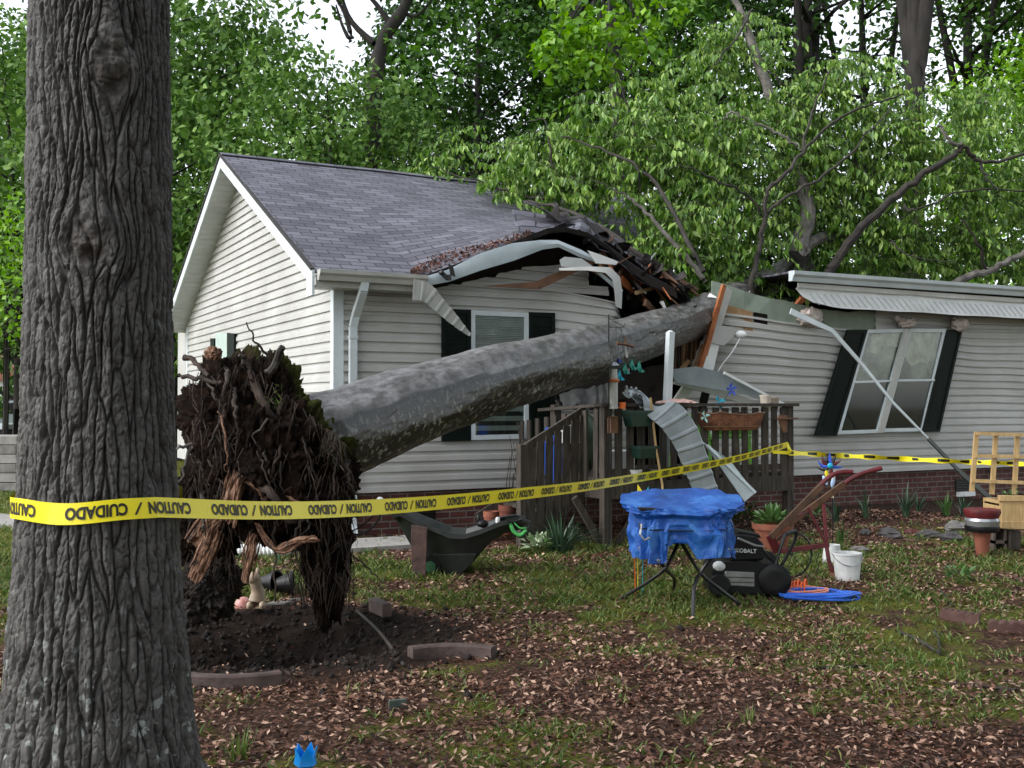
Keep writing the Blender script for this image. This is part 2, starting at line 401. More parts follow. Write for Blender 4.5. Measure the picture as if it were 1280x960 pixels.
rr = ramp(ad.outputs[0], [(.42, (0, 0, 0)), (.72, (.95, .95, .95))])
c = mixc(rr.outputs[0], r1.outputs[0], r2.outputs[0])
rs = ramp(nz(16).outputs[0], [(.35, (.006, .004, .003)), (.68, (.026, .016, .011))])
c = mixc(fd.outputs['Fac'], c, rs.outputs[0]); l.new(c, b_.inputs['Base Color'])
bm = n.new('ShaderNodeBump'); bm.inputs['Strength'].default_value = .9; bm.inputs['Distance'].default_value = .03; l.new(nz(45).outputs[0], bm.inputs['Height']); l.new(bm.outputs[0], b_.inputs['Normal'])
M_ground = m
tag(np_mesh('ground', np.stack([XX, YY, ZZ], -1).reshape(-1, 3), fc, M_ground, org=(0, 0, 0), smooth=True,
    attrs={'green': np.clip(grass_mask(XX, YY), -.5, .6).ravel(), 'dirt': dirt_mask(XX, YY).ravel()}), kind='structure')

def kites(P, D, N, L, Wd, fold=.12, tipdrop=None):
    """leaf-like kites: base P, long axis D, normal N, length L, width Wd (arrays)"""
    D = D/np.linalg.norm(D, axis=1)[:, None]; S = np.cross(D, N); S /= np.linalg.norm(S, axis=1)[:, None]+1e-9; Nn = np.cross(S, D)
    L = np.asarray(L)[:, None]; Wd = np.asarray(Wd)[:, None]
    a = P; mid = P+D*L*.45
    b = mid+S*Wd*.5+Nn*Wd*fold; c = P+D*L; d = mid-S*Wd*.5+Nn*Wd*fold
    if tipdrop is not None: c = c-Nn*L*tipdrop
    v = np.stack([a, b, c, d], 1).reshape(-1, 3); i = np.arange(len(P))*4
    f = np.stack([i, i+1, i+2, i, i+2, i+3], 1).reshape(-1, 3)
    return v, f
# dead leaves on the yard
def scatter(nn, y0, y1, xm=1.0):
    y = np.sqrt(RNG.uniform(y0**2, y1**2, nn)); x = RNG.uniform(-.54, .56, nn)*y*xm; return x, y
x, y = scatter(330000, 3.6, 14.5)
gm = grass_mask(x, y); dm = dirt_mask(x, y)
dens = np.clip(.52+1.0*fbm(x*.9, y*.9, 6, 4)-.5*np.clip(gm, 0, 1)-.75*dm*(np.hypot(x-CRX, y-CRY) < 1.8)+.25*(y < 6), .03, 1)
q_ = (x-C0.x)*V.x+(y-C0.y)*V.y
k = (RNG.random(len(x)) < dens*.92) & (q_ < -.05)
x, y = x[k], y[k]; nl = len(x)
a = RNG.uniform(0, 2*np.pi, nl); N = RNG.normal(size=(nl, 3))*np.array([.75, .75, 0])+np.array([0, 0, 1])
D = np.stack([np.cos(a), np.sin(a), RNG.normal(size=nl)*.22], 1)
Ls = RNG.uniform(.010, .044, nl)*(1+.02*y)
P = np.stack([x, y, gz(x, y)+RNG.uniform(.002, .018, nl)], 1)
v, f = kites(P, D, N, Ls, Ls*RNG.uniform(.22, .55, nl), fold=.4, tipdrop=-.25)
tag(np_mesh('fallen_leaves', v, f, M_litter, org=(0, 0, 0)), kind='stuff', label='brown and pinkish dead leaves scattered over the yard', cat='leaves')
# grass blades
x, y = scatter(190000, 3.6, 15.5)
gm = grass_mask(x, y)
tuft = fbm(x*4, y*4, 12, 2)
k = (gm+.8*tuft > RNG.uniform(-.05, .95, len(x))) & (dirt_mask(x, y) < .5)
q_ = (x-C0.x)*V.x+(y-C0.y)*V.y; k &= q_ < -.1
x, y = x[k], y[k]
xl = RNG.uniform(-9, -2.4, 24000); yl = RNG.uniform(8, 20, 24000); x = np.append(x, xl); y = np.append(y, yl); nl = len(x)
a = RNG.uniform(0, 2*np.pi, nl); le = RNG.uniform(.35, 1.1, nl)
D = np.stack([np.cos(a)*le, np.sin(a)*le, np.ones(nl)], 1); N = np.stack([np.cos(a+1.57), np.sin(a+1.57), RNG.normal(size=nl)*.3], 1); N = np.cross(D, N)
hh = RNG.uniform(.025, .075, nl)*(1+.4*(y > 8))
P = np.stack([x, y, gz(x, y)-.002], 1); v, f = kites(P, D, N, hh, np.full(nl, .006)*(1+.12*y), fold=.1, tipdrop=.2)
tag(np_mesh('grass', v, f, M_grass, org=(0, 0, 0)), kind='stuff', label='short patchy grass growing in the yard', cat='grass')
# clods of torn soil round the hole
x = RNG.normal(CRX, .75, 2600); y = RNG.normal(CRY, .55, 2600); s = .004+.024*RNG.random(2600)**2.2
oc = np.array([(1, 0, 0), (-1, 0, 0), (0, 1, 0), (0, -1, 0), (0, 0, 1), (0, 0, -1)], float)
of = np.array([(0, 2, 4), (2, 1, 4), (1, 3, 4), (3, 0, 4), (2, 0, 5), (1, 2, 5), (3, 1, 5), (0, 3, 5)])
v = (oc[None]*s[:, None, None]*RNG.uniform(.6, 1.3, (2600, 6, 1))+RNG.normal(size=(2600, 6, 3))*s[:, None, None]*.25)+np.stack([x, y, gz(x, y)+s*.4], 1)[:, None]
f = (of[None]+np.arange(2600)[:, None, None]*6).reshape(-1, 3)
tag(np_mesh('soil_clods', v.reshape(-1, 3), f, M_soil, org=(0, 0, 0)), kind='stuff', label='dark loose clods of soil around the uprooted roots', cat='soil')

# concrete path and street far left
def strip_path(name, pts, wd, z, mat):
    mb = MB(); rows = []
    for i, p in enumerate(pts):
        p = Vector(p); d = Vector(pts[min(i+1, len(pts)-1)])-Vector(pts[max(i-1, 0)]); d.normalize(); s_ = Vector((-d.y, d.x, 0))
        rows.append([p+s_*wd/2+Vector((0, 0, z)), p-s_*wd/2+Vector((0, 0, z))])
    mb.sheet(rows, .08, (0, 0, -1)); return tag(mb.build(name, mat), kind='structure')
strip_path('path', curve([(-14, 16.4, 0), (-7.2, 14.1, 0), (-4.6, 12.0, 0), (-2.6, 11.05, 0), (-1.2, 11.5, 0), (-.9, 11.75, 0)], 6), .75, .045, M_conc)
M_asph = pbr('asphalt', (.04, .04, .042), (.07, .07, .07), 20, .9, .4, 60)
mb = MB(); mb.box((-60, 33, .015), (110, 6, .05)); tag(mb.build('road', M_asph), kind='structure')

# ================================================================ HOUSE
ZS = .50; ZT = 2.88; COURSE = .115
ROOT = thing('white_house', 'single-storey house with pale siding, brick base and a crushed roof', 'house', C0)
def siding(name, mat, place, sf0, sf1, z0, z1, ncol, parent=ROOT, course=COURSE):
    prof = [(.030, 0.0), (.027, .50), (.010, .64), (.004, .999)]
    rows = []; n_ = int(math.ceil((z1-z0)/course))
    for k in range(n_):
        for off, fz in prof:
            z = min(z0+(k+fz)*course, z1); a, b = sf0(z), sf1(z)
            if b < a: b = a
            rows.append([place(a+(b-a)*j/ncol, off, z) for j in range(ncol+1)])
    mb = MB(); mb.sheet(rows); return mb.build(name, mat, parent)
def front(s, off, z): return HP(s, -off, z)
def gable(v_, off, z): return HP(-off, v_, z)
RISE = (5.16-2.99)/(W/2+.3)
def zroof(v_): return 2.99+RISE*(v_+.3) if v_ <= W/2 else 2.99+RISE*(W-v_+.3)
# gable end
vtop = lambda z: 0 if z <= 2.95 else (z-2.93)/RISE-.1
siding('gable_siding', M_gab, gable, lambda z: max(0, vtop(z)), lambda z: W-max(0, vtop(z)), ZS, 5.0, 12)
# undamaged left part of the front, ballooned where it meets the break
SB, _ = SZ(788, 400)
def frontL(s, off, z):
    k = float(sstep(SB-1.3, SB, s)*sstep(1.7, 2.6, z)); wv = .05*float(perlin(s*2.2, z*5, 1))*k
    e = float(sstep(SB-.5, SB, s)*sstep(2.2, 2.7, z))
    return HP(s-.12*e, -off-.20*k-wv+.25*e*e, z-.10*k*(z-1.7)+.03*k*math.sin(z*19))
def sL(z): return SB-.05+.12*float(perlin(z*3.1, 0, 2))
siding('front_siding', M_sid, frontL, lambda z: 0, sL, ZS, ZT+.05, 46)
# right part of the front, bowed and sagging
SR0, _ = SZ(893, 440)
def frontR(s, off, z):
    d = s-SR0; k = math.exp(-max(d, 0)/1.0); up = float(sstep(.7, 2.4, z))
    bulge = .09*math.sin(min(max(d, 0)/2.4, 1)*math.pi)*up
    curl = .22*math.exp(-max(d, 0)/.35)*up
    return HP(s, -off-bulge+curl*.6, z+.20*k*up*(z/2.6)+.012*math.sin(s*2.1+z*3)*up+.02*float(perlin(s*1.2, z*1.5, 3))*up)
def sR(z):
    p = [(ZS, SZ(850, 600)[0]), (1.2, SZ(852, 560)[0]), (1.5, SZ(856, 510)[0]), (1.9, SZ(868, 475)[0]), (2.25, SZ(885, 440)[0]), (2.6, SZ(895, 405)[0]), (3, SZ(897, 400)[0])]
    for (a, b), (c, d) in zip(p, p[1:]):
        if z <= c: return b+(d-b)*(z-a)/(c-a)
    return p[-1][1]
SEND = 16.2
ztopR = 2.80
_s1, _z1 = SZ(1100, 400)
siding('front_siding', M_sid, frontR, sR, lambda z: SEND if z < 2.63 else (SEND), ZS, 2.60, 90)
# upper courses start farther right: the torn strip shows green sheathing
sUP = SZ(1093, 400)[0]
siding('front_siding', M_sid, frontR, lambda z: sUP, lambda z: SEND, 2.60, 3.05, 60)
mb = MB(); rows = []
for j in range(15):
    s_ = SR0+.05+(sUP+.1-SR0)*j/14
    top = 2.86-.05*float(perlin(j*1.3, 2, 3))+(.12*math.exp(-j/3.0))
    rows.append([frontR(s_, -.004, 2.50), frontR(s_, -.004, 2.66), frontR(s_, -.004+.03*float(perlin(j*.8, 5, 5)), top)])
mb.sheet(rows, .012, V); mb.build('green_sheathing', M_green, ROOT)
mb = MB(); a_ = frontR(SR0+.08, -.03, 2.42); b_2 = frontR(SR0+.62, -.03, 2.42)
mb.prism([frontR(SR0+.1, .004, 2.44), frontR(SR0+.62, .004, 2.40), frontR(SR0+.62, .004, 2.66), frontR(SR0+.1, .004, 2.72)], U.cross(Vector((0,0,1)))*.015)
mb.build('exposed_osb', M_osb, ROOT)
mb = MB(); mb.prism([frontR(SR0+.64, .006, 2.53), frontR(SR0+.86, .006, 2.52), frontR(SR0+.86, .006, 2.66), frontR(SR0+.64, .006, 2.66)], U.cross(Vector((0,0,1)))*.012)
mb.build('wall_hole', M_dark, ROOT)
# hidden sides
mb = MB(); mb.box(HP(SEND, W/2, 1.75)-Vector((0, 0, 0)), (.1, W, 2.5), rotz(math.atan2(U.y, U.x))); mb.build('end_wall', M_gab, ROOT)
mb = MB(); mb.box(HP(SEND/2, W, 1.75), (SEND, .1, 2.5), rotz(math.atan2(U.y, U.x))); mb.build('rear_wall', M_gab, ROOT)
mb = MB(); mb.box(HP(SEND/2, W/2, .44), (SEND-.2, W-.2, .12), rotz(math.atan2(U.y, U.x))); mb.build('floor_deck', M_dark, ROOT)
mb = MB(); mb.box(HP(SEND/2, 1.9, 1.6), (SEND-.3, .1, 2.3), rotz(math.atan2(U.y, U.x))); mb.build('inner_wall', M_dark, ROOT)
# backing behind siding
mb = MB(); mb.box(HP((SB-.15)/2, .06, 1.68), (SB-.15, .08, 2.3), rotz(math.atan2(U.y, U.x))); mb.build('wall_framing', M_dark, ROOT)
mb = MB(); mb.box(HP((SR0+.35+SEND)/2, .16, 1.55), (SEND-SR0-.35, .08, 2.1), rotz(math.atan2(U.y, U.x))); mb.build('wall_framing', M_dark, ROOT)
# brick base
def brick(name, p0, p1, z0, z1, s0):
    mb = MB(); L_ = (p1-p0).length; d = (p1-p0).normalized(); nn = Vector((d.y, -d.x, 0))
    mb.sheet([[p0+Vector((0, 0, z0)), p1+Vector((0, 0, z0))], [p0+Vector((0, 0, z1)), p1+Vector((0, 0, z1))]], .2, -nn, [[(s0, z0, 0), (s0+L_, z0, 0)], [(s0, z1, 0), (s0+L_, z1, 0)]])
    return mb.build(name, M_brick, ROOT)
z_ = Vector((0, 0, 0))
brick('brick_base', HP(.03, .03, 0), HP(SEND, .03, 0), -.15, ZS-.004, 0)
brick('brick_base', HP(.03, W, 0), HP(.03, .24, 0), -.15, ZS-.004, 0)
def vent(px, py, wd, ht, slab=False):
    p = PV(px, py, .03); mb = MB(); M = rotz(math.atan2(U.y, U.x)); mb.box(p+V*-.004, (wd, .02, ht), M); o = mb.build('foundation_vent', M_black, ROOT)
    mb = MB()
    for i in range(5): mb.box(p-V*.018+Vector((0, 0, -ht/2+ht*(i+.5)/5)), (wd*.92, .012, .012), M)
    mb.build('vent_louvre', M_blackm, o)
    if slab: mb = MB(); mb.box(p-V*.05+Vector((0, 0, -ht/2-.04)), (wd*.95, .06, .07), M); mb.build('vent_sill', M_white, ROOT)
vent(527, 641, .34, .17); vent(1204, 606, .38, .2, True)
# corner trims
def trimbar(name, p, q, w_, t, mat=M_trim, par=ROOT, up=None): mb = MB(); mb.bar(p, q, w_, t, up); return mb.build(name, mat, par)
mb = MB(); mb.prism([HP(-.035, -.035, ZS), HP(.085, -.035, ZS), HP(.085, -.018, ZS), HP(-.018, -.018, ZS), HP(-.018, .075, ZS), HP(-.035, .075, ZS)], (0, 0, ZT-ZS+.02)); mb.build('corner_trim', M_trim, ROOT)
mb = MB(); mb.prism([HP(-.035, W+.03, ZS), HP(-.035, W-.08, ZS), HP(-.005, W-.08, ZS), HP(-.005, W+.03, ZS)], (0, 0, ZT-ZS+.02)); mb.build('corner_trim', M_trim, ROOT)
mb = MB(); mb.box(HP(.2, W+.5, 1.7), (.4, 1.0, 2.4), rotz(math.atan2(U.y, U.x))); mb.build('rear_bay', M_gab, ROOT)

# ---- roof
EZ = 2.99
edge_px = [(402, 338.5), (470, 342.5), (530, 346), (560, 335), (600, 320), (630, 308), (660, 296), (685, 286.5), (705, 285), (735, 292), (760, 308), (785, 328), (812, 346), (845, 362)]
edge = []
for (px_, py_) in edge_px: edge.append(SZ(px_, py_-1, -.3))
def eave(s):
    if s <= edge[0][0]: return edge[0][1]
    for (a, b), (c, d) in zip(edge, edge[1:]):
        if s <= c: return b+(d-b)*(s-a)/(c-a)
    return edge[-1][1]
VR = W/2; ZR = 5.16
def roofpt(s, t, right=False):
    v_ = VR+(-.32-VR)*t; z = ZR+(EZ-ZR)*t
    if right:
        z = EZ+.36+.22*(1-t)
        z += .03*float(perlin(s*.9, t*4, 2))
    else:
        z += (eave(s)-EZ)*t**3*float(sstep(.8, 1.2, s)) + (eave(s)-EZ)*t*(1-float(sstep(.8, 1.2, s)))
        z += .018*float(perlin(s*.8, t*3, 5))*float(sstep(.6, 2, s))
        z -= .55*float(sstep(3.2, 5.0, s-1.6*(1-t)))*t*(1-t)*2
    return HP(s, v_, z)
def roof(name, s0, s1, n_, m_, right=False):
    rows = []; tcs = []
    Ls = math.hypot(VR+.32, ZR-EZ)
    for i in range(m_+1):
        t = i/m_; a, b = s0(t), s1(t)
        rows.append([roofpt(a+(b-a)*j/n_, t, right) for j in range(n_+1)])
        tcs.append([(a+(b-a)*j/n_, -Ls*t, 0) for j in range(n_+1)])
    mb = MB(); mb.sheet(rows, .03, (0, 0, -1), tcs); return mb.build(name, M_shing, ROOT, smooth=True)
SA = edge[-1][0]
roof('roof', lambda t: -.36, lambda t: SA+2.4*(1-t)+.16*float(perlin(t*9, 1, 1))+.06*float(perlin(t*25, 1, 1)), 90, 40)
SRR = SZ(988, 350, -.32)[0]
roof('roof', lambda t: SRR+.9*(1-t)+.05*float(perlin(t*9, 1, 7)), lambda t: SEND+.3, 60, 20, True)
# rear slope
mb = MB(); mb.sheet([[HP(-.36, VR, ZR), HP(SA+2.2, VR, ZR), HP(SA+3.6, VR, EZ+.5), HP(SEND+.3, VR, EZ+.5)], [HP(-.36, W+.32, EZ), HP(SA+2.2, W+.32, EZ), HP(SA+3.6, W+.32, EZ), HP(SEND+.3, W+.32, EZ)]], .03, (0, 0, -1), [[(0, 0, 0), (6, 0, 0), (8, 0, 0), (SEND, 0, 0)], [(0, 5, 0), (6, 5, 0), (8, 5, 0), (SEND, 5, 0)]]); mb.build('roof', M_shing, ROOT)
mb = MB(); Ns = 30; rows = [[roofpt(-.37+(SA+1.4)*j/Ns, 0)+Vector((0, 0, .018))-V*.12-Vector((0, 0, .05)) for j in range(Ns+1)], [roofpt(-.37+(SA+1.4)*j/Ns, 0)+Vector((0, 0, .022)) for j in range(Ns+1)], [roofpt(-.37+(SA+1.4)*j/Ns, 0)+V*.12+Vector((0, 0, -.03)) for j in range(Ns+1)]]
tcs = [[(-.37+(SA+1.4)*j/Ns, .1*i, 0) for j in range(Ns+1)] for i in range(3)]
mb.sheet(rows, .015, (0, 0, -1), tcs); mb.build('ridge_cap', M_shing, ROOT)
# rake boards and gable soffit
def rake(v0, v1, z0, z1, name='rake_board'):
    mb = MB(); a = HP(-.345, v0, z0); b = HP(-.345, v1, z1)
    mb.prism([a, b, b-Vector((0, 0, .17)), a-Vector((0, 0, .17))], -U*.025); mb.build(name, M_trim, ROOT)
    mb = MB(); mb.prism([a+Vector((0, 0, .028)), b+Vector((0, 0, .028)), b, a], -U*.045); mb.build('shingle_edge', M_felt, ROOT)
rake(-.32, VR, EZ-.035, ZR-.035); rake(W+.32, VR, EZ-.035, ZR-.035)
mb = MB(); mb.prism([HP(-.346, -.33, EZ-.03), HP(-.346, -.12, EZ+.03), HP(-.346, -.12, EZ-.30), HP(-.346, -.33, EZ-.30)], -U*.028); mb.build('rake_return', M_trim, ROOT)
def soffrake(v0, v1, z0, z1):
    mb = MB(); n_ = 34; rows = []
    for i in range(n_+1):
        t = i/n_
        for dt, dz in ((0, 0), (.75/n_, 0), (.8/n_, .012), (.98/n_, .012)):
            tt = min(t+dt, 1); c = Vector((0, 0, z0+(z1-z0)*tt-.17+dz)); rows.append([HP(-.344, v0+(v1-v0)*tt, 0)+c, HP(-.004, v0+(v1-v0)*tt, 0)+c])
    mb.sheet(rows); mb.build('gable_soffit', M_soff, ROOT)
soffrake(0, VR, EZ+RISE*.3, ZR); soffrake(W+.3, VR, EZ, ZR)
# eave soffit, fascia, gutter (left)
sG = SZ(530, 350, -.32)[0]
mb = MB(); mb.box(HP((sG-.3)/2, -.17, 2.79), (sG+.35, .30, .012), rotz(math.atan2(U.y, U.x))); mb.build('eave_soffit', M_trimd, ROOT)
mb = MB(); mb.box(HP((sG-.3)/2, -.315, 2.85), (sG+.35, .02, .13), rotz(math.atan2(U.y, U.x))); mb.build('fascia', M_trimd, ROOT)
def gutter(name, s0, s1, zf, mat, v0=-.33, h=.115, par=ROOT, n_=12):
    mb = MB(); prof = [(0, 0), (0, -h), (-.07, -h), (-.085, -h*.6), (-.115, -h*.35), (-.12, 0), (-.108, 0), (-.104, -h*.33), (-.075, -h*.55), (-.062, -h+.008), (-.008, -h+.008), (-.008, 0)]
    rows = []
    for j in range(n_+1):
        s_ = s0+(s1-s0)*j/n_; rows.append([HP(s_, v0+a, zf(s_)+b) for a, b in prof])
    mb.sheet(rows)
    for s_, r in ((s0, rows[0]), (s1, rows[-1])): mb.raw(r[:6], [tuple(range(6))])
    return mb.build(name, mat, par)
gutter('gutter', -.32, sG, lambda s: 2.965, M_trimd)
# downspout
sD = SZ(441, 400, -.06)[0]
mb = MB()
pts = [HP(sD+.03, -.37, 2.86), HP(sD+.02, -.35, 2.76), HP(sD+.02, -.09, 2.50), HP(sD, -.065, 2.38), HP(sD, -.065, .14), HP(sD-.02, -.16, .05)]
for a, b in zip(pts, pts[1:]): mb.bar(a, b, .085, .06, V)
ds = mb.build('downspout', M_trim, ROOT); mb = MB(); mb.box(HP(sD, -.065, 2.26), (.10, .075, .03), rotz(math.atan2(U.y, U.x))); mb.build('strap', M_trim, ds)
# right gutter, raised fascia, twisted soffit
zg = lambda s: 3.34+.004*(s-SRR)
gutter('gutter', SRR-.05, SEND+.3, zg, M_trim, v0=-.34, h=.14)
mb = MB(); rows = []; tn = 60
for j in range(tn+1):
    s_ = SRR+.12+(SEND-SRR)*j/tn; a = .015*float(perlin(s_*1.3, 0, 2)); k = float(sstep(0, .8, s_-SRR))
    rows.append([HP(s_, -.34, 3.19), HP(s_, -.335+a, 3.13+a), HP(s_, -.30, 3.11+a), HP(s_+.10, -.33-a, 3.00+.02*a), HP(s_+.28*(1-.5*k), -.35+a, 2.87+.06*(1-k)+a)])
mb.sheet(rows, .008, V); mb.build('torn_soffit', M_white, ROOT)
mb = MB()
for j in range(70):
    s_ = SRR+.3+j*.13; mb.bar(HP(s_+.05, -.325, 3.06), HP(s_+.20, -.356, 2.90), .010, .005, V)
mb.build('soffit_rib', M_trim, ROOT)
# bent blue-white fascia over the arch
fp = [((530, 346), (530, 358)), ((560, 337), (562, 352)), ((600, 317), (601, 338)), ((640, 304), (642, 326)), ((675, 300), (678, 312)), ((697, 300), (699, 309)), ((726, 312), (724, 321)), ((744, 322), (742, 327))]
mb = MB(); mb.sheet([[PV(a[0], a[1], -.36), PV((a[0]+b[0])/2, (a[1]+b[1])/2, -.375), PV(b[0], b[1], -.35)] for a, b in fp], .01, V); mb.build('bent_fascia', M_lb, ROOT, smooth=True)
# dark felt edge under the shingles of the arch
mb = MB(); mb.sheet([[PV(a[0], a[1]-1.5, -.345), PV(a[0]+2, a[1]+5+(i > 8)*6, -.30)] for i, a in enumerate(edge_px[2:])], .02, V); mb.build('shingle_edge', M_felt, ROOT)
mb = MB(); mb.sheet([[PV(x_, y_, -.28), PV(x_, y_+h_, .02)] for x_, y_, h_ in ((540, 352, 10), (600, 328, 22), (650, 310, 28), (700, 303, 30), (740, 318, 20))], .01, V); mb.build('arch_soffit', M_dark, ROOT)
# tall siding strip above the window, up to the arch
mb = MB(); g0 = 2.86
def arch(s, off, z): return HP(s, -off, z)
sa0 = SZ(575, 350)[0]; sa1 = SZ(735, 350)[0]
for k, (xa, xb, dy) in enumerate(((575, 760, 0), (618, 735, -1), (650, 735, -2))):
    s0_ = SZ(xa, 350)[0]; s1_ = SZ(xb, 350)[0]; zz = ZT+.05+k*COURSE
    mb.sheet([[HP(s0_, -.022, zz), HP(s1_, -.022, zz-.03)], [HP(s0_+.05, -.02, zz+.06), HP(s1_, -.02, zz+.03)], [HP(s0_+.1, -.006, zz+.075), HP(s1_, -.006, zz+.045)], [HP(s0_+.25, -.004, zz+COURSE), HP(s1_, -.004, zz+COURSE-.03)]])
mb.build('upper_siding', M_sid, ROOT)
# a rafter jutting out, painted panels torn round the hole
mb = MB(); mb.bar(PV(757, 318, -.2), PV(672, 357, -.22), .09, .04, V, .10, .04); mb.bar(PV(672, 357, -.22), PV(603, 357.5, -.25), .09, .04, V, .004, .01); mb.build('split_rafter', M_lumd, ROOT)
def plate(name, pts, v_, th, mat, par=ROOT, bend=0):
    mb = MB(); P_ = [PV(x_, y_, v_+bend*i/len(pts)) for i, (x_, y_) in enumerate(pts)]
    mb.prism(P_, V*th); return mb.build(name, mat, par)
plate('torn_panel', [(735, 313), (750, 318), (773, 327), (770, 331), (745, 329)], -.4, .012, M_white)
plate('torn_panel', [(700, 325), (706, 321), (727, 323), (741, 333), (719, 335), (702, 333)], -.38, .012, M_soff)
plate('torn_panel', [(746, 340), (752, 341), (779, 363), (776, 366)], -.45, .03, M_lb)
mb = MB(); mb.sheet([[PV(x_, y_, -.44), PV(x2, y2, -.50)] for x_, y_, x2, y2 in ((699, 335, 700, 338), (735, 333, 734, 338), (763, 334, 757, 341), (775, 346, 766, 350), (778, 365, 769, 366), (777, 386, 770, 383))], .012, V); mb.build('curled_trim', M_trimd, ROOT, smooth=True)
for a, b, w_, mt in (((776, 349), (812, 381), .10, M_lum), ((768, 343), (800, 352), .07, M_lum), ((826, 394), (856, 374), .07, M_lum), ((795, 366), (846, 352), .05, M_osb), ((806, 378), (832, 402), .09, M_lumd), ((750, 332), (770, 322), .05, M_osb), ((848, 350), (872, 362), .06, M_lumd), ((740, 336), (778, 360), .07, M_lumd), ((785, 372), (818, 352), .06, M_dark), ((802, 350), (840, 352), .09, M_lum), ((838, 356), (857, 380), .05, M_lum), ((770, 330), (800, 352), .1, M_lumd), ((722, 328), (748, 340), .05, M_lum), ((775, 340), (800, 372), .12, M_lumd), ((790, 342), (828, 368), .05, M_lumd)):
    mb = MB(); mb.bar(PV(*a, -.25+.2*random.random()), PV(*b, .1+.3*random.random()), w_, .04, V, w_*.6, .03); mb.build('broken_rafter', mt, ROOT)
# crumpled sheets of roof felt/shingle round the break
def crumple(name, pts, v0, v1, mat, th=.02, seed=0, n_=14, m_=5, amp=.06):
    """pts: two polylines of pixels (upper, lower)"""
    def samp(pl, t):
        t *= len(pl)-1; i = min(int(t), len(pl)-2); f_ = t-i; return (pl[i][0]*(1-f_)+pl[i+1][0]*f_, pl[i][1]*(1-f_)+pl[i+1][1]*f_)
    rows = []; tcs = []
    for i in range(m_+1):
        r = []; tcr = []
        for j in range(n_+1):
            a = samp(pts[0], j/n_); b = samp(pts[1], j/n_); u_ = i/m_; jg = 5.5*float(perlin(j*1.3+seed, 3.3, 1)); a = (a[0], a[1]+jg*.6); b = (b[0], b[1]+jg*1.4)
            p = PV(a[0]*(1-u_)+b[0]*u_, a[1]*(1-u_)+b[1]*u_, v0*(1-u_)+v1*u_)
            r.append(p+V*amp*float(perlin(j*.7+seed, i*.9, seed))+Vector((0, 0, amp*.5*float(perlin(j*.6, i*.8, seed+4))))); tcr.append((j*.1, i*.1, 0))
        rows.append(r); tcs.append(tcr)
    mb = MB(); mb.sheet(rows, th, V, tcs); return mb.build(name, mat, ROOT, smooth=True)
crumple('torn_shingles', [[(640, 262), (690, 268), (735, 272), (760, 290), (800, 320), (845, 352)], [(650, 292), (690, 287), (730, 293), (752, 312), (785, 340), (830, 366)]], .55, -.32, M_shing, seed=3, amp=.10)
crumple('torn_felt', [[(655, 250), (690, 268), (730, 271), (738, 276), (770, 300), (800, 322)], [(656, 253), (692, 274), (722, 282), (738, 300), (765, 312), (790, 330)]], .3, .0, M_felt, seed=8, amp=.05)
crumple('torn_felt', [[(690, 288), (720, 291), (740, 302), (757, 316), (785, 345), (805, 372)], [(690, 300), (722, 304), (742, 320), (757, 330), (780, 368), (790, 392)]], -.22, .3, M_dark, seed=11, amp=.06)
crumple('torn_felt', [[(755, 300), (785, 318), (815, 345), (840, 350), (862, 372)], [(760, 322), (788, 345), (812, 362), (835, 375), (850, 388)]], -.3, .2, M_felt, seed=15, amp=.08)
# many snapped boards, shingle scraps and torn siding in the break
_r = random.Random(55)
for i in range(46):
    x0 = _r.uniform(748, 872); y0 = 302+(x0-748)*.52+_r.uniform(-4, 34); an = _r.choice([R(35), R(50), R(-40), R(70), R(20)])+_r.uniform(-.3, .3); L_ = _r.uniform(9, 34)
    mt = _r.choice([M_lum, M_lum, M_lumd, M_osb, M_dark, M_trimd, M_lumd]); v0_ = _r.uniform(-.35, .35)
    mb = MB(); mb.bar(PV(x0, y0, v0_), PV(x0+math.cos(an)*L_, y0+math.sin(an)*L_, v0_+_r.uniform(-.3, .3)), _r.uniform(.02, .07), _r.uniform(.01, .03), V, _r.uniform(.004, .03), .008); mb.build('snapped_board', mt, ROOT)
for i in range(16):
    x0 = _r.uniform(872, 985); y0 = 372+(x0-872)*.16+_r.uniform(-6, 12); an = _r.choice([R(-55), R(15), R(35), R(-20)])+_r.uniform(-.3, .3); L_ = _r.uniform(8, 24); v0_ = _r.uniform(-.05, .45)
    mb = MB(); mb.bar(PV(x0, y0, v0_), PV(x0+math.cos(an)*L_, y0+math.sin(an)*L_, v0_+_r.uniform(-.2, .2)), _r.uniform(.02, .07), _r.uniform(.01, .03), V, _r.uniform(.004, .03), .008); mb.build('snapped_board', _r.choice([M_lum, M_osb, M_white, M_lumd, M_insul]), ROOT)
for i in range(40):
    x0 = _r.uniform(690, 868); y0 = 268+(x0-690)*.52+_r.uniform(-8, 20)
    c_ = PV(x0, y0, _r.uniform(-.3, .25)); e1 = Vector((_r.gauss(0, 1), _r.gauss(0, 1), _r.gauss(0, .6))).normalized(); e2 = e1.cross(Vector((_r.gauss(0, 1), _r.gauss(0, 1), 1))).normalized(); a_ = _r.uniform(.05, .16)
    mb = MB(); mb.sheet([[c_-e1*a_-e2*a_*.5, c_-e2*a_*.6, c_+e1*a_-e2*a_*.3], [c_-e1*a_*.8+e2*a_*.5, c_+e2*a_*.6+e1.cross(e2)*a_*.25, c_+e1*a_*1.1+e2*a_*.4]], .006, e1.cross(e2)); mb.build('shingle_scrap', _r.choice([M_felt, M_felt, M_shing, M_dark, M_trimd if i % 5 == 0 else M_felt]), ROOT)
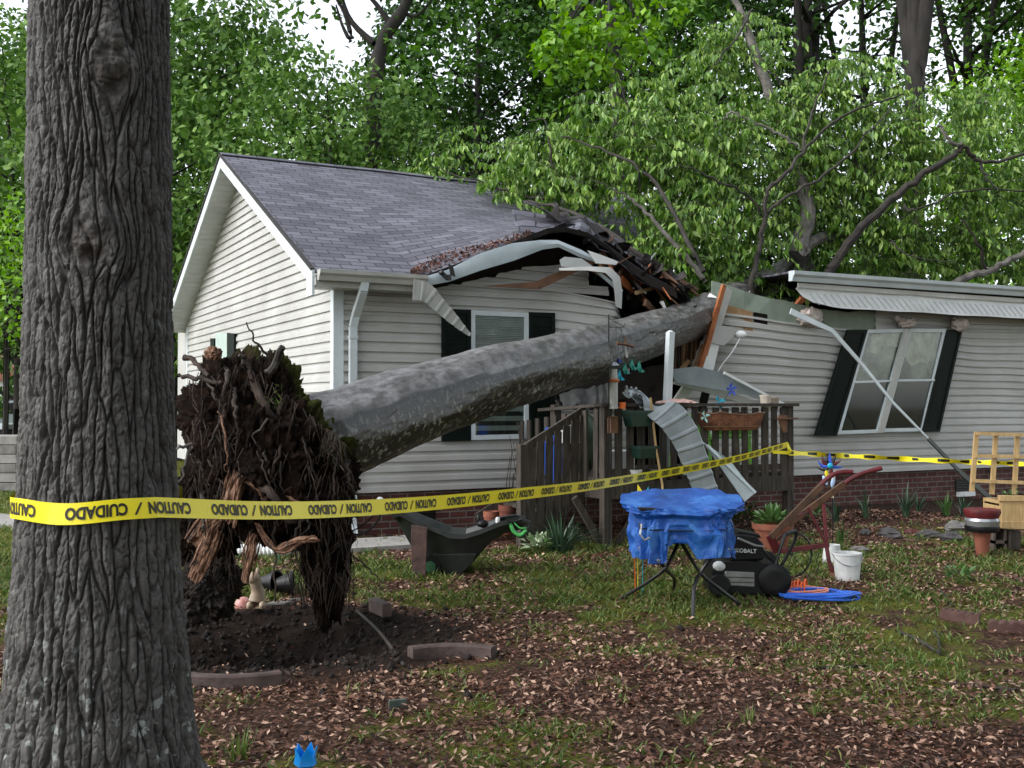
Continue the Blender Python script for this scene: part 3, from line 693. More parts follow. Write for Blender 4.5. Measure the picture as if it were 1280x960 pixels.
# drift of dead leaves in the sagging gutter: stuff
nl = 620; t = RNG.random(nl); s_ = SZ(515, 344, -.32)[0]+(SZ(662, 295, -.32)[0]-SZ(515, 344, -.32)[0])*t
P = []
for i in range(nl):
    wdt = .04+.30*math.sin(math.pi*min(t[i]*1.15, 1))**.8; dv = RNG.uniform(0, wdt)
    ss = float(s_[i]); p = roofpt(ss, 1-dv/(VR+.32)); P.append((p.x, p.y, p.z+.015+RNG.uniform(0, .05)))
P = np.array(P); D = RNG.normal(size=(nl, 3)); N = RNG.normal(size=(nl, 3)); v, f = kites(P, D, N, RNG.uniform(.03, .065, nl), RNG.uniform(.015, .03, nl), .3)
M_drift = pbr('drift_leaf', (.03, .010, .007), (.20, .085, .06), island=True, rough=.6)
tag(np_mesh('leaf_drift', v, f, M_drift), kind='stuff', label='reddish brown leaves caught along the lifted roof edge', cat='leaves')

# ---- windows and shutters
VO = 0
MU = rotz(math.atan2(U.y, U.x))
def quad_on(pxs, v_, th, name, mat, par=ROOT, out=True):
    mb = MB(); mb.prism([PV(x_, y_, v_+VO) for x_, y_ in pxs], V*th); return mb.build(name, mat, par)
def frame_on(pxs, v_, w_, th, name, mat, par):
    P_ = [PV(x_, y_, v_+VO) for x_, y_ in pxs]; c = sum(P_, Vector())/4; mb = MB()
    for i in range(4):
        a, b = P_[i], P_[(i+1) % 4]; ins = []
        for k in (i, (i+1) % 4):
            pr, nx = P_[(k-1) % 4]-P_[k], P_[(k+1) % 4]-P_[k]; ins.append(P_[k]+pr.normalized()*w_+nx.normalized()*w_)
        mb.prism([a, b, ins[1], ins[0]], V*th)
    return mb.build(name, mat, par)
def inner(pxs, k=.06):
    cx = sum(p[0] for p in pxs)/4; cy = sum(p[1] for p in pxs)/4; return [(cx+(x_-cx)*(1-k), cy+(y_-cy)*(1-k*.7)) for x_, y_ in pxs]
M_blind = pbr('blind', (.30, .34, .34), (.38, .42, .41), 3, .6)
M_blind2 = pbr('stained_curtain', (.02, .02, .018), (.52, .52, .44), 2.6, .7, det=3)
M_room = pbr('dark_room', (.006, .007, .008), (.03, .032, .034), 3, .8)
def window(px, blind):
    """px: outer corners TL TR BR BL in pixels"""
    fr = frame_on(px, -.055, .055, .05, 'window', M_trim, ROOT)
    TL, TR, BR, BL = px; L = ((TL[0]+BL[0])/2, (TL[1]+BL[1])/2); Rr = ((TR[0]+BR[0])/2, (TR[1]+BR[1])/2)
    mb = MB(); mb.bar(PV(L[0]+2, L[1], -.04+VO), PV(Rr[0]-2, Rr[1], -.04+VO), .03, .05, V); mb.build('meeting_rail', M_trim, fr)
    quad_on(inner(px, .1), -.034, .004, 'glass', M_glass, fr)
    up_ = inner([TL, TR, Rr, L], .08); lo = inner([L, Rr, BR, BL], .08)
    quad_on(up_, -.027, .003, 'blind', M_blind2 if blind == 2 else M_blind, fr)
    if blind == 1:
        mb = MB(); n_ = 34
        for i in range(n_):
            k = (i+.5)/n_; a = (up_[0][0]*(1-k)+up_[3][0]*k, up_[0][1]*(1-k)+up_[3][1]*k); b = (up_[1][0]*(1-k)+up_[2][0]*k, up_[1][1]*(1-k)+up_[2][1]*k)
            mb.bar(PV(*a, -.030), PV(*b, -.030), .016, .003, V+Vector((0, 0, .6)))
        mb.build('blind_slats', M_blind, fr)
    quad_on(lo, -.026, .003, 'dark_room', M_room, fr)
    return fr
def shutter(px, lbl=None, mat=M_shut):
    o = frame_on(px, -.06, .05, .035, 'shutter', mat, ROOT)
    quad_on(inner(px, .05), -.045, .02, 'panel', mat, o)
    TL, TR, BR, BL = inner(px, .3); mb = MB(); n_ = 26
    for i in range(n_+1):
        k = i/n_; mb.bar(PV(TL[0]*(1-k)+BL[0]*k, TL[1]*(1-k)+BL[1]*k, -.05+VO), PV(TR[0]*(1-k)+BR[0]*k, TR[1]*(1-k)+BR[1]*k, -.05+VO), .02, .006, V)
    mb.build('louvres', mat, o); return o
window([(589, 388), (661, 391), (661, 548), (589, 550)], 1)
shutter([(553, 386), (589, 387), (589, 551), (553, 552)]); shutter([(662, 390), (694, 391), (694, 548), (662, 549)])
def LR(t, top=True):   # skewed right window frame line
    return None
VO = -.07
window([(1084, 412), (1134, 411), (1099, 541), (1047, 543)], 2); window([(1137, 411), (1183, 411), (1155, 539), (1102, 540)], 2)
for pts_, nm_ in (([(1141, 414), (1172, 414), (1166, 436), (1160, 455), (1150, 452), (1140, 458), (1134, 452), (1131, 446)], 'curtain'), ([(1091, 415), (1128, 414), (1122, 434), (1108, 432), (1100, 444), (1084, 440)], 'curtain')):
    mb = MB(); mb.prism([PV(a, b, -.101) for a, b in pts_], V*.002); mb.build(nm_, pbr('stained_net', (.30, .30, .25), (.62, .62, .52), 7, .8) if 'stained_net' not in MT else MT['stained_net'], ROOT)
plate('window_mullion', [(1132, 411), (1139, 411), (1105, 541), (1098, 541)], -.15, .04, M_trimd)
shutter([(1060, 412), (1085, 412), (1046, 545), (1019, 545)]); shutter([(1183, 413), (1204, 410), (1175, 540), (1152, 540)])
VO = 0
mb = MB(); w1 = ray(272, 415)
def PG(px, py, off=.03):   # pixel on the gable wall plane
    d = ray(px, py); t = (-off-(CAM-C0).dot(U))/d.dot(U); return CAM+d*t
mb.prism([PG(271, 416), (PG(286, 417)), PG(286, 470), PG(271, 470)], -U*.02); mb.build('gable_window', M_lshut, ROOT)
mb = MB(); mb.prism([PG(286, 416), PG(295, 417), PG(295, 470), PG(286, 470)], -U*.03); sg = mb.build('gable_shutter', M_shut, ROOT)
mb = MB(); mb.prism([PG(265, 423), PG(270, 423), PG(270, 470), PG(265, 470)], -U*.03); mb.build('gable_shutter', M_shut, ROOT)
# black flood light on the arch
mb = MB(); p = PV(552, 341, -.42); mb.ell(p, (.035, .035, .03)); mb.bar(p, PV(560, 349, -.42), .04, .04); mb.box(PV(561, 347, -.42), (.06, .05, .06)); mb.prism([PV(560, 330, -.44), PV(565, 333, -.44), PV(568, 346, -.44), PV(563, 344, -.44)], -V*.03); mb.build('flood_light', M_blackm, ROOT)
# insulation tufts pushed out above the right window, red stud
for a, r, sd_ in (((1133, 404), (.16, .10, .075), 1), ((1122, 398), (.05, .05, .05), 2), ((1199, 405), (.15, .1, .12), 3), ((1013, 397), (.22, .12, .13), 4)):
    mb = MB(); mb.ell(PV(*a, -.12), r, 18, 12, MU, jit=.45, fr=3.5); mb.build('insulation', M_insul, ROOT, smooth=True)
mb = MB(); mb.bar(PV(990, 389, .1), PV(1004, 372, -.1), .09, .05, V); mb.build('broken_rafter', M_lum, ROOT)
mb = MB(); mb.bar(PV(1030, 394, .05), PV(1100, 397, .05), .07, .05, V); mb.build('broken_rafter', M_lumd, ROOT)
# splintered studs and planks in the crushed middle
for i in range(16):
    x_ = 832+i*3.2+random.uniform(-1, 1); y0_ = 402+random.uniform(-6, 10)-i*.8; y1_ = 462+random.uniform(-14, 16)
    mb = MB(); mb.bar(PV(x_+random.uniform(-3, 3), y0_, .25), PV(x_, y1_, .18), random.uniform(.03, .07), .03, V, .02, .02); mb.build('split_stud', random.choice([M_lumd, M_lumd, M_osb, M_twig]), ROOT)
mb = MB(); mb.bar(PV(846, 468, .05), PV(861, 451, .05), .06, .03, V); mb.build('split_stud', M_osb, ROOT)
mb = MB(); mb.bar(PV(874, 466, -.12), PV(905, 356, -.3), .085, .05, V, .06, .04); mb.build('broken_stud', M_lum, ROOT)
mb = MB(); mb.bar(PV(868, 470, .02), PV(889, 410, -.05), .14, .03, V, .10, .03); mb.build('broken_stud', M_osb, ROOT)
plate('torn_panel', [(878, 430), (893, 395), (905, 358), (916, 363), (903, 405), (890, 432)], -.1, .02, M_trimd)
plate('torn_panel', [(875, 476), (888, 428), (899, 432), (890, 470), (896, 486), (880, 486)], -.18, .02, M_white)
plate('torn_siding', [(885, 428), (893, 406), (920, 409), (917, 421), (905, 432)], -.2, .02, M_gab)
plate('broken_door', [(840, 503), (862, 478), (872, 482), (852, 512)], .1, .03, M_soff)
mb = MB(); mb.bar(PV(876, 500, .1), PV(866, 535, .1), .05, .05, V); mb.bar(PV(886, 488, .1), PV(876, 525, .1), .05, .05, V); mb.build('door_frame', M_trimd, ROOT)
mb = MB(); mb.tube(curve([PV(925, 423, -.2), PV(915, 440, -.25), PV(900, 460, -.25), PV(893, 478, -.22)], 5), .008, 6); mb.ell(PV(926, 418, -.2), (.08, .04, .05)); mb.build('hanging_wire', M_white, ROOT)
# ================================================================ STANDING OAK IN THE FOREGROUND
TY = 3.68
def tz(py): return CH+(HZ-py)/F*TY
OC = at(127, 480, TY); OC = Vector((OC.x, TY, 0))
_k = [(-.15, .56), (0, .45), (.25, .318), (.5, .290), (.69, .274), (.965, .252), (1.57, .229), (2.2, .216), (2.89, .210), (4, .20), (9, .15)]
KZ = np.array([a for a, b in _k]); KR = np.array([b for a, b in _k])
zz = np.concatenate([np.linspace(-.1, 3.25, 1000), np.linspace(3.27, 9, 120)]); NT = 760
th = np.linspace(0, 2*np.pi, NT, endpoint=False)
TH, Z = np.meshgrid(th, zz, indexing='xy')
r0 = np.interp(Z, KZ, KR)
r0 = r0*(1+.03*fbm(np.cos(TH)*.9, np.sin(TH)*.9, Z*.6, 2)+.16*np.exp(-(Z+.1)/.28)*fbm(np.cos(TH)*1.9, np.sin(TH)*1.9, 5, 2))
def knot(px, py, sx, sy):
    a = (px-123)/92; t0 = -R(69)+math.asin(a); z0 = tz(py)*.93+CH*.07
    d = ((TH-(t0 % (2*np.pi))+np.pi) % (2*np.pi)-np.pi)*.26; e = Z-z0
    return d/sx, e/sy
wx = 0; wz = 0
kn = [knot(137, 76, .075, .10), knot(108, 300, .10, .085)]
warpA = 0
for dx, dz in kn:
    g = np.exp(-(dx**2+dz**2)/2.2); warpA = warpA+g*dx*1.1
Tw = TH-warpA*.24+.028*perlin(np.cos(TH)*3, np.sin(TH)*3, Z*1.5)
def voro(u, v, nu_, seed):
    """distance to the cell border and a random value per cell, periodic in u with nu_ cells"""
    rg = np.random.default_rng(seed); tab = rg.random((nu_, 400, 3)); iu = np.floor(u).astype(int); iv = np.floor(v).astype(int)
    f1 = np.full(u.shape, 9.); f2 = np.full(u.shape, 9.); idr = np.zeros(u.shape)
    for a in (-1, 0, 1):
        for b in (-1, 0, 1):
            t_ = tab[(iu+a) % nu_, (iv+b+200) % 400]; du = (iu+a+.5+(t_[..., 0]-.5)*.85)-u; dv = (iv+b+.5+(t_[..., 1]-.5)*.95)-v
            d = np.sqrt(du*du+dv*dv); c_ = d < f1; f2 = np.where(c_, f1, np.minimum(f2, d)); idr = np.where(c_, t_[..., 2], idr); f1 = np.where(c_, d, f1)
    return f2-f1, idr
c1_, s1_ = np.cos(Tw), np.sin(Tw)
wu = .26*fbm(c1_*4, s1_*4, Z*2.2, 3)+.14*fbm(c1_*14, s1_*14, Z*16, 2); wv = .5*fbm(c1_*5+9, s1_*5, Z*3, 2)
e1_, id1 = voro(Tw/(2*np.pi)*44+wu, Z/.30+wv, 44, 1)
e2_, id2 = voro(Tw/(2*np.pi)*62+wu*2.2+7, Z/.060+wv*2, 62, 2)
pl1 = 1-np.exp(-np.clip(e1_, 0, 1)*8); pl2 = 1-np.exp(-np.clip(e2_, 0, 1)*9)
n3 = perlin(c1_*9, s1_*9, Z*9); cx_, cy_ = c1_*5.6, s1_*5.6
rough_ = fbm(c1_*24, s1_*24, Z*45, 3)
h = .017*pl1+.0065*pl2*pl1+.005*id1*pl1+.003*id2+.0036*rough_+.006*np.abs(fbm(c1_*5, s1_*5, Z*1.1, 2))
for i, (dx, dz) in enumerate(kn):
    rr_ = np.sqrt(dx**2+dz**2); g = np.exp(-rr_**4*.5)
    h = h*(1-.35*g)+.024*np.exp(-(rr_/.95)**2)-.026*np.exp(-((dx-.15)**2+(dz+.55)**2)/.16)+.010*np.exp(-((rr_-1.1+.3*n3)/.3)**2)+.012*g*fbm(dx*1.6, dz*1.6, i*3, 4)
r = r0+h-.012
lean = .008*Z
vx = OC.x+np.cos(TH)*r-.004*Z; vy = OC.y+np.sin(TH)*r
ii = np.arange(len(zz)*NT).reshape(len(zz), NT); jj = np.roll(ii, -1, 1)
fo = np.stack([ii[:-1], jj[:-1], jj[1:], ii[1:]], -1).reshape(-1, 4)
OAK = thing('standing_oak', 'large upright tree with deeply furrowed bark and two knots, yellow tape round it', 'tree', (OC.x, OC.y, 0))
m = bpy.data.materials.new('furrowed_bark'); m.use_nodes = True; n = m.node_tree.nodes; l = m.node_tree.links; b_ = n['Principled BSDF']; b_.inputs['Roughness'].default_value = .68
tc = n.new('ShaderNodeTexCoord')
r0_ = ramp(nz(9).outputs[0], [(.3, (.026, .023, .021)), (.72, (.105, .100, .095))])
kn_ = n.new('ShaderNodeAttribute'); kn_.attribute_name = 'knot'; kc_ = n.new('ShaderNodeRGB'); kc_.outputs[0].default_value = (.030, .020, .014, 1)
class _o: outputs = [mixc(kn_.outputs['Fac'], r0_.outputs[0], kc_.outputs[0])]
r1 = _o
lf = n.new('ShaderNodeAttribute'); lf.attribute_name = 'lichen'
lr = ramp(nz(20, 4, .6).outputs[0], [(.60, (0, 0, 0)), (.64, (1, 1, 1))])
mm = n.new('ShaderNodeMath'); mm.operation = 'MULTIPLY'; l.new(lf.outputs['Fac'], mm.inputs[0]); l.new(lr.outputs[0], mm.inputs[1])
lc = n.new('ShaderNodeRGB'); lc.outputs[0].default_value = (.34, .38, .36, 1)
l.new(mixc(mm.outputs[0], r1.outputs[0], lc.outputs[0]), b_.inputs['Base Color'])
bm = n.new('ShaderNodeBump'); bm.inputs['Strength'].default_value = .8; bm.inputs['Distance'].default_value = .006; l.new(nz(70, 8, .7).outputs[0], bm.inputs['Height']); l.new(bm.outputs[0], b_.inputs['Normal'])
np_mesh('trunk', np.stack([vx, vy, Z], -1).reshape(-1, 3), fo, m, OAK, smooth=True, attrs={'knot': np.clip(sum(np.exp(-((dx/.75)**2+((dz+.25)/.8)**2)**1.5) for dx, dz in kn)*(.55+.5*fbm(np.cos(TH)*9, np.sin(TH)*9, Z*9, 3)), 0, .85).ravel(), 'lichen': np.clip((1.15-Z)/1.1+.15*fbm(np.cos(TH)*2, np.sin(TH)*2, Z*2, 2), .12, 1).ravel()})
mb = MB()
for i in range(9):
    a = i*2.4; z0 = 5.6+i*.38; L_ = 3.2-i*.15; p0 = Vector((OC.x-.03, OC.y, z0)); p = [p0]
    for k in range(1, 6): p.append(p0+Vector((math.cos(a+.1*k)*L_*k/5, math.sin(a+.1*k)*L_*k/5, .9*k/5*L_*.6)))
    mb.tube(p, [.09, .07, .055, .04, .03, .012], 8)
mb.build('limb', m, OAK, smooth=True)

def crown_mesh(cent, rad, n_per, Ll, Lw, seed, flat_=.7, up=.8, droop=.0):
    g = np.random.default_rng(seed); P = []; Nn = []; D = []
    for c, r_ in zip(cent, rad):
        k = int(n_per*r_**2); u = g.normal(size=(k, 3)); u /= np.linalg.norm(u, axis=1)[:, None]
        rr = g.uniform(.35, 1.0, k)**.6; off = u*rr[:, None]*r_; off[:, 2] *= flat_
        off *= (1+.35*perlin(u[:, 0]*2+c[0], u[:, 1]*2+c[1], u[:, 2]*2+c[2]))[:, None]
        P.append(off+np.array(c)); Nn.append(u*.5+np.array([0, 0, up])+g.normal(size=(k, 3))*.45); dd = np.cross(u, g.normal(size=(k, 3)))+u*.5; dd[:, 2] -= droop; D.append(dd)
    P = np.concatenate(P); Nn = np.concatenate(Nn); D = np.concatenate(D); k = len(P)
    return kites(P, D, Nn, g.uniform(.7, 1.25, k)*Ll, g.uniform(.7, 1.2, k)*Lw, .15)
# leaves of the oak, far above the frame
cent = [(OC.x+math.cos(i*2.4)*(.6+i*.16), OC.y+math.sin(i*2.4)*(.6+i*.16), 8.0+.12*i) for i in range(26)]
v, f = crown_mesh(cent, [1.3]*26, 110, .22, .15, 3); np_mesh('crown', v, f, M_leafM, OAK)

# ================================================================ BACKGROUND TREES (prototypes, then copies)
def tree_proto(name, label, h, cb, cr, tr, leafm, seed, npl=26, ncl=40, Ll=.24, Lw=.15, rc=(.9, 1.6), lean=.3, barkm=None, loc=(0, 0, 0), fork=False, group='trees behind the house', flat_=.7):
    rd = random.Random(seed); t = thing(name, label, 'tree', loc, group); o = Vector(loc)
    path = [o+Vector((lean*math.sin(z/h*2+seed), lean*math.cos(z/h*3+seed)-lean, z)) for z in np.linspace(-.1, h*.95, 9)]
    mb = MB(); mb.tube(path, [tr*(1.25 if i == 0 else 1-.9*i/8) for i in range(9)], 12)
    mb2 = MB(); cent = []; rads = []
    for i in range(ncl):
        u = (i+.5)/ncl; z = cb+(h-cb)*u**.85; k = min(int(z/h/.95*8), 7); base = path[k]+(path[k+1]-path[k])*.5
        a = i*2.39996+rd.uniform(-.4, .4); prof = math.sin(min(1, (.22+.78*u))*math.pi*.93)**.6 if u < .98 else .3
        rr = cr*prof*rd.uniform(.45, 1.0); e = o+Vector((math.cos(a)*rr, math.sin(a)*rr, z))
        st = base.copy(); st.z = max(o.z+cb*.8, min(e.z-rr*.45, base.z)); 
        st = o+Vector((base.x-o.x, base.y-o.y, st.z-o.z))
        if i % 2 == 0 or i < 8: mb2.tube([st, st*.6+e*.4+Vector((0, 0, rd.uniform(-.1, .3))), e], [tr*.32*(1-u*.6), tr*.2*(1-u*.5), tr*.05], 6)
        cent.append(tuple(e)); rads.append(rd.uniform(*rc))
    if fork:
        for s_ in (-1, 1): mb.tube(curve([path[3], path[4]+Vector((s_*.5, 0, .3)), path[6]+Vector((s_*1.5, .3*s_, 0)), path[8]+Vector((s_*2.4, 0, 0))], 4), [tr*.6*(1-.8*i/12) for i in range(13)], 10)
    mb.build('trunk', barkm or M_bgbark, t, smooth=True); mb2.build('limbs', barkm or M_bgbark, t, smooth=True)
    v, f = crown_mesh(cent, rads, npl*8, Ll, Lw, seed, flat_); np_mesh('crown', v, f, leafm, t)
    return t
PR = {
 'L': tree_proto('leafy_tree', 'x', 12.5, 2.0, 3.6, .20, M_leafL, 21, ncl=46, npl=18),
 'M': tree_proto('leafy_tree', 'x', 15, 3.0, 4.0, .24, M_leafM, 22, ncl=50, npl=22, loc=(0, 0, 0)),
 'D': tree_proto('leafy_tree', 'x', 17, 3.5, 4.4, .28, M_leafD, 23, ncl=56, npl=23, Ll=.26, Lw=.17),
 'T': tree_proto('tall_tree', 'x', 26, 13.8, 4.2, .36, M_leafM, 24, ncl=34, npl=8, Ll=.28, Lw=.18, fork=True),
 'Y': tree_proto('leafy_tree', 'x', 13, 3.5, 3.8, .22, M_leafY, 25, ncl=40, npl=15, Ll=.24, Lw=.15),
}
used = set()
def put(kind, px, Y, s, rz, label, sz=None):
    x = (px-640)/F*Y; src = PR[kind]
    if kind in used: o = copy_tree(src)
    else: o = src; used.add(kind)
    o.location = (x, Y, 0); o.rotation_euler = (0, 0, rz); o.scale = (s, s, (sz or s)); o['label'] = label
    return o
put('L', 205, 29, 1.0, 0.3, 'light green tree rising just left of the roof peak', 1.05)
put('L', 395, 26, .80, 2.2, 'light green bushy tree low behind the left half of the roof', .78)
put('L', 300, 31, .95, 4.0, 'light green tree behind the roof peak', 1.0)
put('L', 470, 30, .85, 5.2, 'pale green tree right of the peak, under the gap of sky', .80)
put('D', 600, 34, .95, 1.1, 'dense dark tree behind the middle of the ridge')
put('D', 680, 40, 1.0, 3.1, 'dark tree standing farther back where the sky shows')
put('D', 530, 42, .80, 5.0, 'dark tree glimpsed under the bare dark branch')
put('M', 800, 33, 1.0, .4, 'mid green tree behind the fallen crown, left of its upright limb')
put('D', 900, 37, 1.05, 2.4, 'dark tree behind the fallen crown and its upright pale limb')
put('M', 985, 40, .66, 4.1, 'smaller mid green tree behind the fallen crown')
put('T', 1010, 34, .95, .8, 'tall bare-stemmed tree at the left of the right-hand trunks')
put('T', 1083, 38, .85, 2.9, 'slim tall trunk between two thicker ones at the top right')
put('T', 1152, 30, 1.12, 5.4, 'thickest dark forked trunk at the top right')
put('T', 1212, 35, .9, 1.9, 'leaning tall trunk nearest the right edge')
put('Y', 1290, 29, .85, .5, 'bright yellow green tree at the right edge behind the fallen crown')
put('M', 1340, 34, 1.1, 1.5, 'mid green tree beyond the right edge')
put('M', 1130, 46, .60, 3.0, 'low far tree between the tall trunks')
put('M', 130, 36, 1.0, 2.0, 'mid green tree hidden mostly behind the big furrowed trunk')
put('M', 35, 42, 1.0, .9, 'mid green tree at the far left edge above the parked car')
put('L', 0, 31, 1.0, 1.2, 'light green tree at the top left corner, left of the furrowed trunk')
put('D', 225, 44, .85, 2.6, 'dark tree seen through the gap beside the gable')
put('L', -90, 40, 1.1, 3.3, 'light green tree outside the far left edge')
put('D', 1450, 40, 1.1, 4.3, 'dark tree outside the right edge')
tree_proto('maple_sapling', 'small maple with bright new leaves low at the left edge', 5.6, 2.6, 1.9, .09, M_leafY, 61, ncl=22, npl=22, Ll=.14, Lw=.10, rc=(.5, .9), loc=(at(-12, 500, 22).x, 22, 0), group=None)
for i_, (k_, x_, y_, s_) in enumerate((('D', 4, -6, 1.0), ('M', 11, -3, 1.0), ('D', 16.5, 3, 1.0), ('M', 20, 10, 1.0), ('D', 9, -10, 1.1), ('M', 1.5, -12, 1.0))):  # unseen trees added to keep sky light off the house front
    o = copy_tree(PR[k_]); o.location = (x_, y_, 0); o.rotation_euler = (0, 0, i_*1.3); o.scale = (s_, s_, s_)
    o['label'] = 'unseen dense tree behind the viewer, added to shade the house front'; o['group'] = 'unseen shading trees behind the viewer'
# bare leaning trunk in front of the sky, top centre left
t = thing('bare_leaning_tree', 'dark leaning trunk with bare branches against the gap of sky', 'tree', (at(470, 300, 27).x, 27, 0))
mb = MB()
mb.tube(curve([Vector((at(462, 300, 27).x, 27, 0)), at(466, 170, 27), at(476, 60, 27), at(505, 10, 27), at(530, -60, 27)], 5), [.24]*5+[.2]*5+[.17]*5+[.14]*6, 10); mb.build('trunk', M_bgbark, t, smooth=True)
mb = MB()
for pl, r_ in (([(476, 62), (440, 28), (425, -10)], .10), ([(440, 48), (430, 15), (412, -14)], .07), ([(490, 35), (470, 5), (445, -20)], .09), ([(438, 52), (428, 32), (420, 6)], .06), ([(502, 12), (520, 20), (548, -10)], .06)):
    mb.tube(curve([at(a, b, 27) for a, b in pl], 4), [r_*(1-.08*i) for i in range(9)], 7)
mb.build('branches', M_bgbark, t, smooth=True)
cent = [tuple(at(a, b, 27+random.uniform(-1.5, 1.5))) for a, b in ((420, -40), (470, -60), (530, -50), (590, -40), (560, 10), (400, 0), (610, 20), (515, 60), (545, 80))]
v, f = crown_mesh(cent, [.95]*9, 110, .24, .15, 5); np_mesh('crown', v, f, M_leafM, t)
# distant woods as one mass
g = np.random.default_rng(8); nn = 90; ang = g.uniform(-.62, .66, nn); dist = g.uniform(52, 66, nn)
hh_ = g.uniform(1, 9.5, nn)
cent = np.stack([np.sin(ang)*dist, np.cos(ang)*dist, hh_], 1)
v, f = crown_mesh([tuple(c) for c in cent], list(g.uniform(2.2, 3.6, nn)), 42, .5, .34, 9)
tag(np_mesh('distant_woods', v, f, M_leafM, org=(0, 55, 0)), kind='stuff', label='far green woods closing the view', cat='woods')

# maple with bright leaves hanging over the roof, top centre
MAP = thing('maple_tree', 'maple behind the house with bright yellow green leaves hanging at the top centre', 'tree', (at(770, 400, 23).x, 23, 0))
mb = MB(); mb.tube(curve([Vector((at(770, 400, 23).x, 23, 0)), at(775, 200, 23), at(765, 40, 22.6), at(760, -120, 22.5)], 5), [.2-.006*i for i in range(16)], 10); mb.build('trunk', M_bgbark, MAP, smooth=True)
mb = MB(); cent = []; g = random.Random(4)
LB = [(700, 50), (692, 80), (715, 70), (730, 40), (760, 30), (720, 15), (745, 60), (780, 10), (800, 45), (812, 62), (770, 55), (830, 12), (690, 60), (740, 85), (757, 88), (850, -5), (700, -10), (760, -30), (815, -30), (660, -40)]
for a, b in LB:
    e = at(a, b, 20+g.uniform(-.8, .8)); cent.append(tuple(e))
    mb.tube(curve([at(765, -20, 22.4), at((765+a)/2, b*.5-30, 21), e], 4), [.06-.006*i for i in range(9)], 6)
mb.build('limbs', M_bgbark, MAP, smooth=True)
v, f = crown_mesh(cent, [.40]*len(cent), 420, .17, .14, 15, droop=.6); np_mesh('crown', v, f, M_leafY, MAP)

# ================================================================ FALLEN TREE
T0 = at(398, 549, 7.45); T1 = at(872, 396, 14.45); TD = (T1-T0).normalized()
T2 = at(962, 352, 16.6); T3 = at(1000, 322, 17.6)
FT = thing('fallen_tree', 'huge uprooted tree lying across the crushed house, roots torn out of the ground', 'tree', (T0.x, T0.y, 0))
path = curve([T0-TD*.45, T0, T0+(T1-T0)*.25+Vector((0, 0, .03)), T0+(T1-T0)*.5, T0+(T1-T0)*.75+Vector((0, 0, -.02)), T1, T2, T3], 60)
NP = len(path); NA = 200; print('FT', NP)
S = np.array([tuple(p) for p in path]); dS = np.gradient(S, axis=0); dS /= np.linalg.norm(dS, axis=1)[:, None]
ln = np.concatenate([[0], np.cumsum(np.linalg.norm(np.diff(S, axis=0), axis=1))])
sd_ = np.cross(dS, [0, 0, 1]); sd_ /= np.linalg.norm(sd_, axis=1)[:, None]; up_ = np.cross(sd_, dS)
rad = np.interp(ln, [0, .35, .8, 2, 4, 6.5, 9, 11, 12.2], [.24, .335, .315, .30, .295, .275, .245, .21, .17])
an = np.linspace(0, 2*np.pi, NA, endpoint=False); A, LN = np.meshgrid(an, ln, indexing='xy')
RR = np.broadcast_to(rad[:, None], A.shape)
ca, sa = np.cos(A), np.sin(A)
hh_ = .032*fbm(ca*1.1, sa*1.1, LN*.6, 2)+.004*fbm(ca*3, sa*3, LN*1.6, 2)-.012*np.clip(perlin(ca*2.2, sa*2.2, LN*4)*3-1.3, 0, 1)+.004*fbm(ca*9, sa*9, LN*9, 3)+.022*np.exp(-((LN-3.4)/.10)**2-((A-2.2)/.28)**2)+.025*np.exp(-((LN-5.6)/.12)**2-((A-2.6)/.3)**2)+.02*np.exp(-((LN-7.9)/.12)**2-((A-1.9)/.3)**2)
hh_ += .05*np.exp(-((LN-9.7)/.25)**2)*np.clip(sa, 0, 1)   # folds of bark where it bends over the wall
hh_ += .02*np.sin(LN*16)*np.exp(-((LN-9.3)/.6)**2)*np.clip(sa, 0, 1)
RR = RR+hh_
pts = S[:, None]+sd_[:, None]*(ca*RR)[..., None]+up_[:, None]*(sa*RR)[..., None]
ii = np.arange(NP*NA).reshape(NP, NA); jj = np.roll(ii, -1, 1); fo = np.stack([ii[:-1], jj[:-1], jj[1:], ii[1:]], -1).reshape(-1, 4)
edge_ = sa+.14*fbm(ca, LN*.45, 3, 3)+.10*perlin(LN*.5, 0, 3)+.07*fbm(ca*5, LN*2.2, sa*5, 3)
algae_sheen = 1-sstep(.42, .49, edge_-.0+.05*perlin(LN*3, ca*3, 1))  # pale top has the sky sheen painted in, dark algae band below
m = bpy.data.materials.new('smooth_wet_bark'); m.use_nodes = True; n = m.node_tree.nodes; l = m.node_tree.links; b_ = n['Principled BSDF']
tc = n.new('ShaderNodeTexCoord')
at_a = n.new('ShaderNodeAttribute'); at_a.attribute_name = 'tc'
def nza(sc, stretch=(1, 1, 1), det=6, rough=.65):
    mp = n.new('ShaderNodeMapping'); mp.inputs['Scale'].default_value = stretch; l.new(at_a.outputs['Vector'], mp.inputs[0])
    t = n.new('ShaderNodeTexNoise'); t.inputs['Scale'].default_value = sc; t.inputs['Detail'].default_value = det; t.inputs['Roughness'].default_value = rough; l.new(mp.outputs[0], t.inputs['Vector']); return t
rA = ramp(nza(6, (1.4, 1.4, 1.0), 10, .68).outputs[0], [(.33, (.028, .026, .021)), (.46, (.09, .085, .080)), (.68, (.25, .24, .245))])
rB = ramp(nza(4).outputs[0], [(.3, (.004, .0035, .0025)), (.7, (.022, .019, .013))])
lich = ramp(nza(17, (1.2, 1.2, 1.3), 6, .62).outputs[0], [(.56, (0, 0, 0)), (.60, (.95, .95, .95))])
lcol = n.new('ShaderNodeRGB'); lcol.outputs[0].default_value = (.26, .26, .22, 1)
